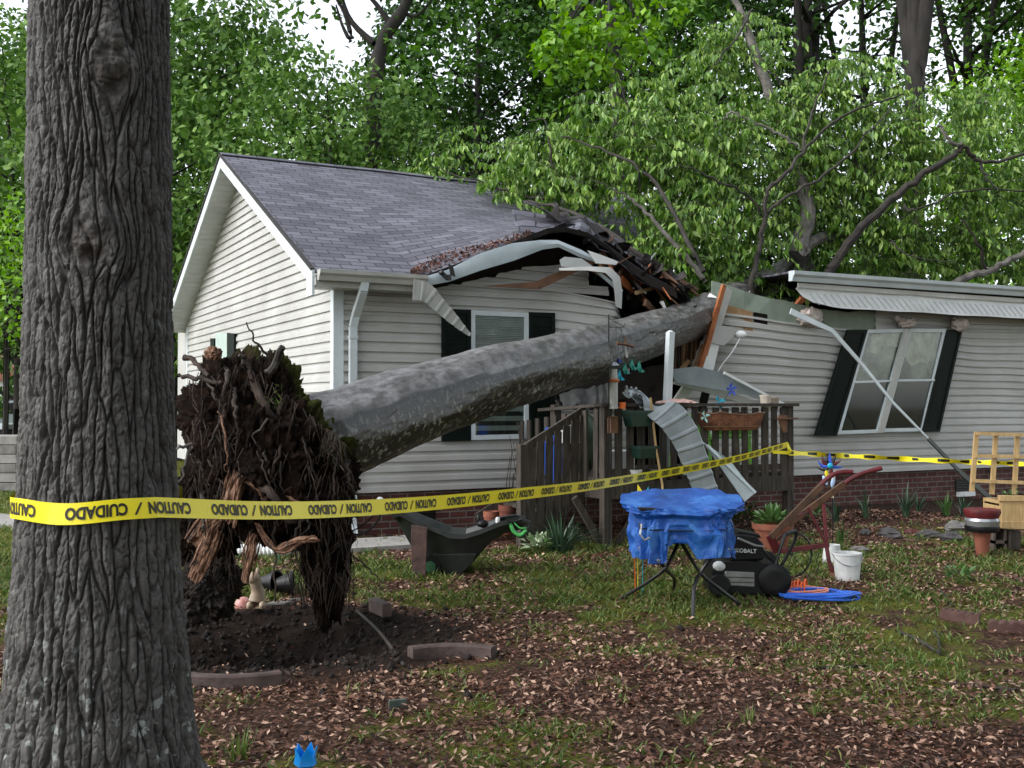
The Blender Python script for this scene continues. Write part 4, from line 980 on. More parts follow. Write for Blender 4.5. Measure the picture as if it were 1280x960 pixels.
lw = n.new('ShaderNodeAttribute'); lw.attribute_name = 'low'; mm = n.new('ShaderNodeMath'); mm.operation = 'MULTIPLY'; l.new(lich.outputs[0], mm.inputs[0]); l.new(lw.outputs['Fac'], mm.inputs[1])
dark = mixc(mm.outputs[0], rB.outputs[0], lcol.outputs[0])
al = n.new('ShaderNodeAttribute'); al.attribute_name = 'algae_sheen'
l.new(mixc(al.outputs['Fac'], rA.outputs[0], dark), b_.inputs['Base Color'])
b_.inputs['Roughness'].default_value = .33; b_.inputs['Specular IOR Level'].default_value = .5
bm = n.new('ShaderNodeBump'); bm.inputs['Strength'].default_value = .8; bm.inputs['Distance'].default_value = .010; l.new(nza(16, (1, 1, 1), 9, .7).outputs[0], bm.inputs['Height']); l.new(bm.outputs[0], b_.inputs['Normal'])
tcv = np.stack([ca*.33, sa*.33, LN], -1)
np_mesh('trunk', pts.reshape(-1, 3), fo, m, FT, smooth=True, attrs={'algae_sheen': algae_sheen.ravel(), 'low': np.clip(.55-edge_*.9, 0, 1).ravel(), 'tc': tcv.reshape(-1, 3)})
M_fbark = m
# a long red-brown split in the bark
def onfall(lq, ang, off=.0):
    i = int(np.clip(np.searchsorted(ln, lq), 0, NP-1)); k = int(round(ang/(2*math.pi)*NA)) % NA
    c = Vector(pts[i, k]); d = (c-Vector(S[i])).normalized(); return c+d*off
mb = MB(); cr_ = [onfall(.35+i*.12, (math.pi-.62)+.05*math.sin(i*1.1)-.02*i, .003) for i in range(17)]
mb.tube(cr_, [.004+.010*math.sin(math.pi*i/16) for i in range(17)], 6); mb.build('bark_split', M_rootl, FT)

# root plate: a thick torn slab of soil and roots
RC = at(322, 588, 7.0)
ax_n = TD.copy(); ax_u = Vector((0, 0, 1)); ax_s = ax_n.cross(ax_u).normalized(); ax_u = ax_s.cross(ax_n)
def lump(c, r3, seed, nu=260, nv=150, amp=.28, fr=2.2, mat=M_soil, name='root_plate', fine=.09):
    u = np.linspace(0, 2*np.pi, nu, endpoint=False); v_ = np.linspace(0, np.pi, nv); Uu, Vv = np.meshgrid(u, v_)
    x = np.sin(Vv)*np.cos(Uu); y = np.sin(Vv)*np.sin(Uu); z = -np.cos(Vv)
    d = 1+amp*fbm(x*fr+seed, y*fr, z*fr, 4)+fine*(np.abs(fbm(x*7+seed, y*7, z*7, 4))*2-.6)+.05*fbm(x*22, y*22, z*22, 2)
    P = c_np(c)+(x*d*r3[0])[..., None]*c_np(ax_s)+(y*d*r3[1])[..., None]*c_np(ax_n)+(z*d*r3[2])[..., None]*c_np(Vector((0, 0, 1)))
    ii = np.arange(nu*nv).reshape(nv, nu); jj = np.roll(ii, -1, 1); f = np.stack([ii[:-1], jj[:-1], jj[1:], ii[1:]], -1).reshape(-1, 4)
    return P.reshape(-1, 3), f
def c_np(v): return np.array(tuple(v))
RP = []
for c, r3, sd0 in ((at(318, 560, 7.0), (.46, .30, .56), 2), (at(290, 520, 7.1), (.40, .26, .38), 5), (at(392, 600, 7.25), (.30, .28, .42), 9), (at(408, 690, 7.15), (.15, .16, .46), 14), (at(262, 640, 7.1), (.20, .22, .42), 19), (at(345, 630, 7.0), (.42, .22, .16), 23)):
    RP.append(lump(c, r3, sd0))
off = 0; vs = []; fs = []
for v, f in RP: vs.append(v); fs.append(f+off); off += len(v)
m = bpy.data.materials.new('torn_root_soil'); m.use_nodes = True; n = m.node_tree.nodes; l = m.node_tree.links; b_ = n['Principled BSDF']; b_.inputs['Roughness'].default_value = .95; b_.inputs['Specular IOR Level'].default_value = .12
tc = n.new('ShaderNodeTexCoord')
r1 = ramp(nz(9).outputs[0], [(.3, (.004, .003, .002)), (.55, (.014, .008, .006)), (.72, (.045, .026, .016))])
r2 = ramp(nz(30).outputs[0], [(.3, (.02, .03, .006)), (.7, (.10, .11, .02))])
ge = n.new('ShaderNodeNewGeometry'); mo = n.new('ShaderNodeAttribute'); mo.attribute_name = 'moss'
l.new(mixc(mo.outputs['Fac'], r1.outputs[0], r2.outputs[0]), b_.inputs['Base Color'])
bm = n.new('ShaderNodeBump'); bm.inputs['Strength'].default_value = 1; bm.inputs['Distance'].default_value = .04; l.new(nz(28, 8, .75).outputs[0], bm.inputs['Height']); l.new(bm.outputs[0], b_.inputs['Normal'])
VV = np.concatenate(vs); rel = (VV-c_np(RC)) @ c_np(ax_n); relz = VV[:, 2]
moss = sstep(.10, .26, rel+.10*fbm(VV[:, 0]*4, VV[:, 1]*4, VV[:, 2]*4, 3))*sstep(1.15, 1.35, relz+.2*fbm(VV[:, 0]*3, VV[:, 1]*3, 5, 2))*.85
np_mesh('root_plate', VV, np.concatenate(fs), m, FT, smooth=True, attrs={'moss': moss})
# visible thick roots
g = random.Random(9)
def root(pts_, r0_, r1_, mat=M_root, name='root'):
    p = curve(pts_, 5); p = [q+Vector((g.uniform(-1, 1), g.uniform(-1, 1), g.uniform(-1, 1)))*.012 for q in p]
    mb = MB(); mb.tube(p, [r0_+(r1_-r0_)*i/(len(p)-1) for i in range(len(p))], 7); return mb.build(name, mat, FT, smooth=True)
root([at(322, 482, 6.9), at(306, 452, 6.85), at(300, 443, 6.8)], .022, .010, M_twig); root([at(322, 482, 6.9), at(340, 462, 6.85), at(352, 434, 6.8)], .03, .022, M_twig)
root([at(352, 470, 7), at(330, 440, 6.95), at(318, 424, 6.9), at(308, 402, 6.85)], .012, .004, M_twig)
root([at(318, 478, 6.8), at(330, 505, 6.7), at(350, 535, 6.75), at(352, 560, 6.8)], .03, .012)
root([at(272, 515, 6.7), at(280, 540, 6.6), at(283, 575, 6.65), at(282, 590, 6.7)], .008, .004, M_rootl)
root([at(240, 556, 6.7), at(222, 560, 6.6), at(216, 569, 6.5)], .012, .004, M_limbl)
root([at(230, 445, 7.0), at(245, 455, 6.9), at(262, 470, 6.8)], .02, .012); root([at(225, 470, 7.0), at(250, 473, 6.9), at(280, 478, 6.8)], .016, .012)
root([at(398, 545, 6.9), at(412, 565, 6.85), at(420, 582, 6.9)], .006, .004, M_limbl)
root([at(342, 650, 6.75), at(343, 700, 6.7), at(342, 755, 6.7)], .010, .005)
root([at(322, 605, 6.7), at(345, 622, 6.6), at(360, 650, 6.7), at(395, 640, 6.9)], .03, .018, M_root)
root([at(440, 620, 7.2), at(470, 640, 7.3), at(440, 665, 7.4), at(430, 700, 7.2)], .006, .004)
root([at(436, 690, 7.1), at(462, 712, 7.1), at(480, 735, 7.2)], .007, .003)
for i in range(34):
    a = g.uniform(0, 1); x0 = 235+200*a; y0 = g.uniform(455, 650)+ (20 if a > .7 else 0); y0 = max(y0, 450+max(0, x0-300)*.75)
    Yd = 6.75+g.uniform(-.08, .1)+max(0, (x0-360))*.002; L_ = g.uniform(25, 95); w_ = g.uniform(-28, 28)
    root([at(x0, y0, Yd+.15), at(x0+w_*.4, y0+L_*.35, Yd-.05), at(x0+w_*.9, y0+L_*.7, Yd-.06), at(x0+w_+g.uniform(-15, 15), y0+L_, Yd)], g.uniform(.006, .02), .003, g.choice([M_root, M_root, M_root, M_twig]))
# fringe of hanging fine roots: uncountable
P = []; mb = MB()
for i in range(760):
    z_sel = g.random()
    if z_sel < .45: x0 = g.uniform(360, 442); y0 = g.uniform(590, 735); Yd = g.uniform(6.85, 7.15)
    elif z_sel < .8: x0 = g.uniform(232, 430); y0 = g.uniform(455, 640); y0 = max(y0, 452+max(0, x0-310)*.85); Yd = g.uniform(6.62, 6.9)
    else: x0 = g.uniform(236, 300); y0 = g.uniform(590, 700); Yd = g.uniform(6.7, 7.0)
    L_ = g.uniform(10, 48); w_ = g.uniform(-14, 14); r_ = g.uniform(.0015, .0045)
    mb.tube([at(x0, y0, Yd), at(x0+w_*.5, y0+L_*.4, Yd-.04), at(x0+w_, y0+L_, Yd-.01)], [r_, r_, r_*.5], 4, cap=False)
tag(mb.build('fine_roots', M_root, FT), kind='stuff')
# splintered orange-brown heartwood at the bottom of the stump: bundles of torn fibres
def splinters(pl, wpx, Y, n_, seed, r_=.014):
    n_ = int(n_*3); r_ *= .42
    """pl: a pixel polyline that the grain follows, wpx: width in pixels"""
    gg = random.Random(seed); mb = MB()
    for _ in range(n_):
        o1 = gg.gauss(0, .38)*wpx; o2 = o1+gg.gauss(0, .15)*wpx; k = gg.uniform(0, .35); k2 = gg.uniform(.6, 1)
        P_ = curve([at(a+o1*.8, b+o2*.5, Y+gg.uniform(-.05, .05)) for a, b in pl], 4); a_, b_ = int(k*len(P_)), max(int(k2*len(P_)), int(k*len(P_))+3)
        P_ = P_[a_:b_]; m_ = len(P_); rr = gg.uniform(.5, 1.5)*r_
        mb.tube([p+Vector((gg.uniform(-1, 1), 0, gg.uniform(-1, 1)))*.006 for p in P_], [rr*(.25+math.sin(math.pi*(q+.3)/(m_+.3))) for q in range(m_)], 5)
    return mb.build('splintered_wood', M_rootl, FT)
splinters([(298, 592), (290, 625), (284, 662)], 14, 6.66, 30, 1); splinters([(280, 640), (262, 655), (236, 690)], 14, 6.72, 34, 2, .018)
splinters([(268, 660), (256, 695), (236, 735)], 14, 6.68, 40, 3, .018); splinters([(322, 655), (345, 688), (372, 676), (404, 672)], 7, 6.66, 26, 4)
splinters([(318, 668), (312, 700), (304, 738)], 9, 6.72, 24, 5); splinters([(346, 615), (372, 628), (400, 636)], 8, 6.74, 16, 6); splinters([(340, 640), (320, 610), (300, 600)], 8, 6.7, 14, 8)
mb = MB(); mb.ell(at(266, 442, 6.9), (.055, .05, .045), 24, 14, None, .5, 3); mb.build('bark_chunk', M_rootl, FT)
v, f = lump(at(262, 735, 6.95), (.20, .18, .19), 41, 200, 120, .3, 2.2, fine=.14); np_mesh('soil_clump', v, f, M_soil, FT, smooth=True)
v, f = lump(at(240, 748, 6.95), (.22, .2, .15), 47, 200, 120, .3, 2.2, fine=.14); np_mesh('soil_clump', v, f, M_soil, FT, smooth=True)
# grass and sprigs still growing on the edge of the plate
def mossy(nm, cen, n_, mat, L_):
    P = []; D = []
    for _ in range(n_):
        a, b, Yd = g.choice(cen); p = at(a+g.gauss(0, 9), b+g.gauss(0, 7), Yd+g.uniform(-.08, .08)); P.append(tuple(p)); D.append((g.uniform(-1, 1), g.uniform(-1, 1), g.uniform(-.2, 1.2)))
    P = np.array(P); D = np.array(D); v, f = kites(P, D, RNG.normal(size=P.shape), RNG.uniform(.5, 1.2, n_)*L_, np.full(n_, L_*.16), .1); return tag(np_mesh(nm, v, f, mat, FT), kind='stuff')
mossy('clinging_grass', [(330, 496, 6.95), (345, 503, 6.95), (318, 490, 6.95), (360, 515, 7.0), (378, 525, 7.05), (352, 520, 6.9), (390, 532, 7.1), (340, 515, 6.85)], 1300, M_grass, .075)
mossy('clinging_moss', [(375, 530, 6.98), (388, 540, 7.0), (360, 525, 6.93), (350, 545, 6.85), (400, 548, 7.05)], 700, pbr('moss', (.05, .045, .008), (.16, .13, .02), island=True, rough=.8), .05)
mossy('clinging_sprigs', [(318, 470, 7), (324, 475, 7), (328, 482, 7), (314, 462, 7.0)], 60, M_plant, .06)

# limbs of the fallen crown
def limb(pl, r0_, r1_, mat=M_twig):
    p = curve([at(q[0], q[1], q[2]-.75) for q in pl], 6); n_ = len(p); mb = MB(); p = [q+Vector((float(perlin(i*.8, q.x, 1)), 0, float(perlin(i*.8, q.y, 5))))*.05 for i, q in enumerate(p)]
    mb.tube(p, [.76*(r0_+(r1_-r0_)*i/(n_-1)) for i in range(n_)], 9); return mb.build('limb', mat, FT, smooth=True)
limb([(995, 322, 17.5), (1010, 265, 18), (992, 200, 18.3), (968, 130, 18.5), (938, 50, 18.6), (930, 20, 18.6), (905, -20, 18.7)], .19, .05, M_limbl)
limb([(1000, 322, 17.5), (1020, 300, 18), (1090, 290, 19), (1180, 300, 20), (1280, 315, 21)], .15, .05, M_limbl)
limb([(1032, 350, 17.2), (1050, 318, 17.2), (1082, 280, 17.2), (1120, 245, 17.3), (1150, 222, 17.3), (1190, 195, 17.4), (1203, 184, 17.4)], .10, .055)
limb([(1203, 184, 17.4), (1188, 176, 17.3), (1174, 158, 17.3)], .045, .03, M_limbl)
limb([(1205, 184, 17.4), (1222, 200, 17.5), (1240, 203, 17.5), (1290, 190, 17.6)], .05, .03)
limb([(1225, 205, 17.5), (1235, 225, 17.4), (1250, 240, 17.3)], .03, .012)
limb([(1130, 258, 17.2), (1138, 262, 17.1), (1160, 258, 17.1), (1200, 240, 17.3), (1290, 236, 17.5)], .03, .015)
limb([(1110, 300, 17.1), (1140, 320, 17), (1200, 330, 17)], .02, .008)
limb([(937, 390, 16.2), (941, 345, 16.2), (952, 300, 16.3), (956, 268, 16.3), (958, 240, 16.3)], .065, .04)
limb([(954, 272, 16.3), (935, 245, 16.2), (900, 228, 16), (870, 212, 16), (838, 208, 15.9)], .028, .012)
limb([(956, 240, 16.3), (985, 215, 16.4), (1002, 190, 16.5), (1045, 150, 16.6), (1090, 130, 16.7), (1130, 118, 16.8)], .045, .015)
limb([(957, 268, 16.3), (985, 245, 16.2), (1020, 225, 16.3), (1065, 190, 16.4), (1085, 165, 16.4), (1120, 130, 16.5)], .035, .012)
limb([(1002, 190, 16.6), (1015, 140, 16.8), (1040, 85, 17)], .03, .012)
limb([(882, 352, 15.8), (862, 325, 15.8), (835, 296, 15.8), (808, 265, 15.8), (785, 245, 15.8)], .05, .028, M_limbl)
limb([(784, 246, 15.8), (768, 238, 15.9), (740, 225, 16)], .02, .01)
limb([(1000, 185, 16.8), (975, 168, 16.8), (955, 158, 16.8), (935, 150, 16.8), (915, 140, 16.8), (905, 150, 16.8)], .03, .02, M_limbl)
limb([(1185, 357, 18.2), (1215, 345, 18.2), (1250, 332, 18.2), (1290, 308, 18.2)], .09, .06, M_limbl)
limb([(1235, 340, 18.2), (1220, 300, 18), (1200, 270, 18)], .04, .015)
limb([(960, 85, 18), (972, 100, 18), (985, 118, 18), (1000, 122, 18)], .02, .01)
limb([(940, 12, 17.5), (925, 40, 17.3), (905, 68, 17.2), (885, 90, 17.2)], .03, .01)
limb([(840, 352, 14.8), (760, 290, 15.4), (705, 262, 16), (655, 250, 16.4)], .05, .025)
limb([(880, 340, 15.5), (820, 230, 16.2), (760, 190, 16.6), (700, 170, 17)], .05, .012)
limb([(690, 250, 16.6), (640, 240, 17), (590, 225, 17.2), (540, 208, 17.4)], .03, .008)
limb([(700, 250, 16.8), (690, 200, 17), (680, 150, 17.1), (640, 160, 17.2)], .03, .008)
limb([(800, 240, 17), (795, 170, 17.2), (770, 95, 17.2)], .025, .008)
# drooping sprays of leaves
g2 = np.random.default_rng(31)
LUMPS = [  # px, py, Y, rx(px), ry(px), rY(m), sprays
 (650, 205, 16.6, 48, 42, .7, 50), (700, 190, 16.8, 60, 50, .9, 62), (700, 235, 16.2, 70, 35, .7, 52), (770, 150, 17, 65, 45, 1.0, 62), (800, 215, 16.5, 80, 60, 1.0, 100),
 (830, 110, 17.4, 60, 38, .9, 40), (860, 190, 16.8, 80, 70, 1.0, 115), (830, 290, 15.8, 65, 42, .6, 56), (900, 280, 16.3, 80, 75, .9, 120), (900, 345, 16.0, 60, 25, .4, 30),
 (930, 60, 18.3, 50, 58, .6, 60), (885, 62, 18.3, 28, 40, .5, 22), (950, 170, 17.2, 90, 70, 1.0, 105), (1010, 240, 17.2, 90, 70, 1.0, 125), (1020, 150, 17.6, 80, 62, 1.0, 80), (1060, 95, 18, 70, 40, .9, 48),
 (1080, 200, 17.8, 90, 80, 1.0, 125), (1080, 300, 17.8, 90, 50, .7, 90), (1150, 150, 18.2, 80, 60, 1.0, 92), (1160, 250, 18.2, 90, 75, 1.0, 115), (1160, 320, 18.3, 90, 38, .6, 70),
 (1225, 185, 18.5, 75, 70, 1.0, 92), (1250, 280, 18.7, 80, 70, .9, 100), (1330, 230, 19, 80, 90, 1.0, 70), (1340, 330, 19, 80, 40, .6, 40),
 (560, 190, 17.4, 20, 20, .3, 9), (545, 215, 17.4, 28, 10, .3, 10), (590, 228, 17.2, 30, 12, .3, 11), (625, 248, 16.9, 24, 9, .3, 7), (568, 165, 17.4, 10, 14, .2, 4),
 (965, 350, 15.7, 14, 16, .2, 6), (1235, 125, 18.6, 55, 30, .6, 20)]
P = []; D = []; Nn = []; tw = MB(); ntw = 0
for (px_, py_, Yc, rx, ry, rY, ns) in LUMPS:
    for _ in range(int(ns*1.3)):
        u = g2.normal(size=3); u /= np.linalg.norm(u); k = g2.uniform(.15, 1)**.45
        x_, y_ = px_+u[0]*rx*k, py_+u[1]*ry*k; Yd = Yc+u[2]*rY*k
        if x_ > 985: y_ = min(y_, 346); Yd = max(Yd, 17.4)
        if x_ < 830 and x_ > 690: y_ = min(y_, 268+(x_-690)*.62)
        if x_ < 690: y_ = min(y_, 215+(x_-520)*.26)
        p = at(x_, y_, Yd)
        a = g2.uniform(0, 2*np.pi); el = g2.uniform(-.5, .45); dr = Vector((math.cos(a)*math.cos(el), math.sin(a)*math.cos(el), math.sin(el)))
        Lt = g2.uniform(.35, .7); q = [p, p+dr*Lt*.5+Vector((0, 0, -.02)), p+dr*Lt+Vector((0, 0, -.16*Lt*2))]
        ntw += 1
        tw.tube([q[0]-dr*.1, q[1], q[2]], [.006, .004, .002], 3, cap=False)
        for j in range(15):
            t_ = j/14; b_pt = q[0]*(1-t_)**2+q[1]*2*t_*(1-t_)+q[2]*t_*t_; sdv = Vector((-dr.y, dr.x, 0))*(1 if j % 2 else -1)
            dd = sdv*.30+dr*.25+Vector((g2.normal()*.35, g2.normal()*.35, -g2.uniform(.3, 1.4)))
            b_pt = b_pt+sdv*.01
            P.append(tuple(b_pt)); D.append(tuple(dd)); Nn.append((sdv.x+g2.normal()*.4+dr.x*.4, sdv.y+g2.normal()*.4-.3, .8+g2.normal()*.3))
P = np.array(P); n_ = len(P); Ls = .065+.13*g2.random(n_)**1.3
v, f = kites(P, np.array(D), np.array(Nn), Ls, Ls*g2.uniform(.30, .46, n_), .12, tipdrop=.18)
np_mesh('crown', v, f, M_leafF, FT); tag(tw.build('twigs', M_twig, FT), kind='stuff')
print('LEAVES', n_)
# ================================================================ DECK
DK = HP(2.36, -1.95, 0); 
def onG(p): return Vector((p.x, p.y, float(gz(p.x, p.y))))
DECK = thing('wooden_deck', 'weathered grey wooden porch deck with railing and steps, crushed by the tree', 'deck', (DK.x, DK.y, 0))
FZ = .72; RZ = 1.50; pc = PV(757, 600, -1.95); sC = (pc-C0).dot(U); pe = PV(985, 600, -1.95); sE = (pe-C0).dot(U)
MUz = rotz(math.atan2(U.y, U.x))
def post(s, v, z0, z1, w_=.095, nm='post'): mb = MB(); mb.box(HP(s, v, (z0+z1)/2), (w_, w_, z1-z0), MUz); return mb.build(nm, M_deck, DECK, bevel=.004)
post(sC, -1.95, -.05, RZ, .10); post(sE, -1.95, -.05, RZ); post(sE, -.1, -.05, RZ-.25); post(sC, -.9, -.05, RZ); post(sC, -.05, -.05, FZ)
post((sC+sE)/2, -1.95, -.05, FZ-.05)
mb = MB()
n_ = 13
for i in range(n_): mb.box(HP((sC+sE)/2, -.07-1.9*(i+.5)/n_, FZ-.015), (sE-sC+.1, 1.9/n_-.006, .03), MUz)
mb.build('deck_boards', M_deck, DECK)
mb = MB(); mb.box(HP((sC+sE)/2, -1.99, FZ-.13), (sE-sC-.02, .035, .18), MUz); mb.build('band_board', M_deck, DECK)
mb = MB(); mb.box(HP(sC-.02, -1.0, FZ-.13), (.035, 1.86, .18), MUz); mb.build('band_board', M_deck, DECK)
mb = MB(); mb.box(HP(sE+.03, -1.0, FZ-.13), (.035, 1.86, .18), MUz); mb.build('band_board', M_deck, DECK)
for a, b in (((718, 622), (757, 690)), ((797, 640), (765, 690))):
    mb = MB(); mb.bar(PV(*a, -1.93), PV(*b, -1.93), .07, .04, V); mb.build('knee_brace', M_deck, DECK)
def baluster(s, v, z0, z1, lean=0, dv=0):
    mb = MB(); w_ = random.uniform(.075, .095); mb.bar(HP(s, v, z0), HP(s+lean, v+dv, z1), w_, .022, V if dv == 0 else U); return mb.build('baluster', M_deck, DECK)
nb = 17
for i in range(nb): baluster(sC+.14+(sE-sC-.24)*i/(nb-1), -1.99, FZ-.10, RZ-.03+random.uniform(-.01, .01), random.uniform(-.015, .015))
for i in range(9): 
    mb = MB(); v_ = -1.83+1.7*i/8; mb.bar(HP(sC-.045, v_, FZ-.1), HP(sC-.045+random.uniform(-.02, .02), v_, RZ-.04-.02*i), .085, .022, U); mb.build('baluster', M_deck, DECK)
mb = MB(); mb.bar(HP(sC-.1, -1.97, RZ), HP(sE+.1, -1.97, RZ), .14, .035, Vector((0, 0, 1))); mb.build('top_rail', M_deck, DECK)
mb = MB(); mb.bar(HP(sC, -1.95, RZ-.002), HP(sC, -.6, RZ-.06), .14, .035, Vector((0, 0, 1))); mb.build('top_rail', M_deck, DECK)
mb = MB(); mb.bar(HP(sC, -1.965, FZ+.06), HP(sE, -1.965, FZ+.06), .04, .07, Vector((0, 0, 1))); mb.build('lower_rail', M_deck, DECK)
# steps going down to the left
nw = PV(653, 640, -1.55); sN = (nw-C0).dot(U)
post(sN, -1.55, -.05, 1.08, .10, 'newel_post')
mb = MB(); mb.bar(HP(sN, -1.55, 1.02), HP(sC-.02, -1.55, RZ-.06), .05, .09, Vector((0, 0, 1))); mb.build('stair_rail', M_deck, DECK)
mb = MB(); mb.bar(HP(sN, -1.57, .16), HP(sC-.02, -1.57, .58), .04, .2, Vector((0, 0, 1))); mb.build('stringer', M_deck, DECK)
mb = MB(); mb.bar(HP(sN, -.5, .16), HP(sC-.02, -.5, .58), .04, .2, Vector((0, 0, 1))); mb.build('stringer', M_deck, DECK)
for i in range(3):
    mb = MB(); mb.box(HP(sN+.1+(sC-sN-.1)*(i+.5)/3, -1.03, .17+.18*i), (.28, 1.05, .035), MUz); mb.build('step', M_deck, DECK)
for i in range(7):
    t_ = (i+.8)/7.4; s_ = sN+(sC-sN)*t_; mb = MB(); mb.bar(HP(s_, -1.59, .12+.44*t_), HP(s_+.01, -1.59, 1.0+(RZ-1.08)*t_), .085, .022, V); mb.build('baluster', M_deck, DECK)
mb = MB(); mb.prism([PV(1060*.0+973, 519, -2.03), PV(982, 519, -2.03), PV(982, 540, -2.03), PV(978, 541, -2.03), PV(973, 528, -2.03)], V*-.03); mb.bar(PV(972, 523, -2.05), PV(994, 523, -2.05), .10, .02, Vector((0, 0, 1))); mb.build('bracket_shelf', M_lumd, DECK)
mb = MB(); mb.box(PV(766, 532, -2.06), (.09, .07, .16), MUz); mb.prism([PV(761, 522, -2.12), PV(772, 522, -2.12), PV(773, 524, -2.0), PV(760, 524, -2.0)], Vector((0, 0, .015))); mb.top('bird_house', M_lumd, 'small brown wooden birdhouse fixed to the front corner post of the deck', 'birdhouse')

# things on the deck
def T1(mb, name, mat, label, cat, group=None, **k): return mb.top(name, mat, label, cat, group, **k)
M_coco = pbr('coco_liner', (.10, .035, .018), (.26, .11, .055), 14, .9, .9, 40, bdist=.02)
cc = PV(913, 520, -2.0)
t = thing('railing_planter', 'long rusty brown coco-lined planter sagging over the deck rail', 'planter', cc+Vector((0, 0, -.12)))
rows = []; n_ = 30
for k, (sc_, dz) in enumerate(((.80, -.16), (.92, -.12), (1.0, -.02), (1.04, .03), (.97, .02), (.9, -.05))):
    r_ = []
    for j in range(n_):
        a = 2*math.pi*j/n_; x_ = math.copysign(abs(math.cos(a))**.6, math.cos(a))*.44*sc_; y_ = math.copysign(abs(math.sin(a))**.6, math.sin(a))*.12*sc_
        r_.append(cc+U*x_+V*y_+Vector((0, 0, dz+.035*float(perlin(j*.45, k*.3, 2))*(k > 1))))
    rows.append(r_+[r_[0]])
mb = MB(); mb.sheet(rows); mb.build('liner', M_coco, t, smooth=True)
mb = MB(); mb.sheet([rows[0], [cc+Vector((0, 0, -.16))]*len(rows[0])]); mb.sheet([[p+Vector((0, 0, -.01)) for p in rows[5]], [cc+Vector((0, 0, -.05))]*len(rows[0])]); mb.build('potting_soil', M_soil, t)
mb = MB(); mb.tube(rows[3][:-1], .008, 6, closed=True); mb.tube(rows[1][:-1], .007, 6, closed=True); mb.build('wire_rim', M_lumd, t)
def winbox(px, py, v_, wd, ht, label):
    c = PV(px, py, v_); mb = MB(); a = (wd/2, .09); rows = []
    for s_, z in ((.82, -ht/2), (1, ht/2-.03), (1.06, ht/2-.03), (1.06, ht/2), (.94, ht/2), (.9, ht/2-.04)):
        rows.append([c+U*x_*a[0]*s_+V*y_*a[1]*s_+Vector((0, 0, z)) for x_, y_ in ((-1, -1), (1, -1), (1, 1), (-1, 1), (-1, -1))])
    mb.sheet(rows); mb.raw(rows[0][:4], [(3, 2, 1, 0)]); mb.raw([p for p in rows[5][:4]], [(0, 1, 2, 3)]); return mb.top('window_box', pbr('dark_green_plastic', (.006, .028, .020), (.012, .042, .03), 9, .5) if 'dark_green_plastic' not in MT else MT['dark_green_plastic'], label, 'planter', 'green planter boxes on the railing')
winbox(798, 523, -2.12, .30, .17, 'dark green plastic planter box hooked on the deck rail beside the long wooden stick')
winbox(806, 565, -2.12, .24, .13, 'lower dark green planter box hanging halfway down the balusters')
def cup(px, py, v_, r1_, r2_, h_, mat, name, label, cat, group=None):
    c = PV(px, py, v_); mb = MB(); mb.lathe(c, [(r1_, 0), (r2_, h_*.85), (r2_*1.08, h_*.86), (r2_*1.08, h_), (r2_*.95, h_), (r2_*.92, h_*.8), (.0, h_*.8)], 20); return mb.top(name, mat, label, cat, group, smooth=True)
cup(957, 511, -1.95, .05, .066, .16, pbr('cream_plastic', (.45, .40, .33), (.55, .5, .42), 6, .5), 'cream_pot', 'cream flower pot standing near the right end of the deck rail, left one of two', 'flower pot')
cup(967, 512, -1.88, .05, .066, .15, pbr('tan_plastic', (.30, .26, .20), (.36, .31, .25), 6, .5), 'tan_pot', 'tan flower pot half behind the cream one on the deck rail', 'flower pot')
# pinwheels and butterfly ornaments over the rail
def flower(px, py, v_, r_, mat, label, name='pinwheel', n_=5, stem=None):
    c = PV(px, py, v_); t = thing(name, label, 'garden ornament', c)
    mb = MB()
    for i in range(n_):
        a = 2*math.pi*i/n_+.3; e = U*math.cos(a)+Vector((0, 0, math.sin(a))); p_ = U*-math.sin(a)+Vector((0, 0, math.cos(a)))
        mb.prism([c, c+e*r_*.6+p_*r_*.34, c+e*r_-V*.02, c+e*r_*.5-p_*r_*.12], V*.006)
    mb.build('vanes', mat, t)
    if stem: mb = MB(); mb.tube([c+V*.01, PV(*stem)], .004, 5); mb.build('stem', M_blackm, t)
M_bluv = flat('blue_vane', (.04, .10, .55)); M_cyan = flat('cyan_vane', (.01, .38, .55)); M_orng = pbr('orange_plastic', (.75, .12, .015), (.85, .2, .03), 8, .4); M_yel = flat('yellow_vane', (.75, .62, .03))
flower(914, 487, -1.75, .085, M_bluv, 'small blue pinwheel rising above the brown rail planter', stem=(902, 505, -1.95))
flower(899, 503, -1.95, .085, M_cyan, 'turquoise butterfly ornament on the rim of the brown rail planter', 'butterfly_ornament', 4, stem=(899, 516, -1.97))
flower(881, 521, -2.15, .07, flat('pale_teal', (.35, .6, .58)), 'pale teal butterfly ornament beside the grey hanging panel', 'butterfly_ornament', 4, stem=(880, 530, -2.1))
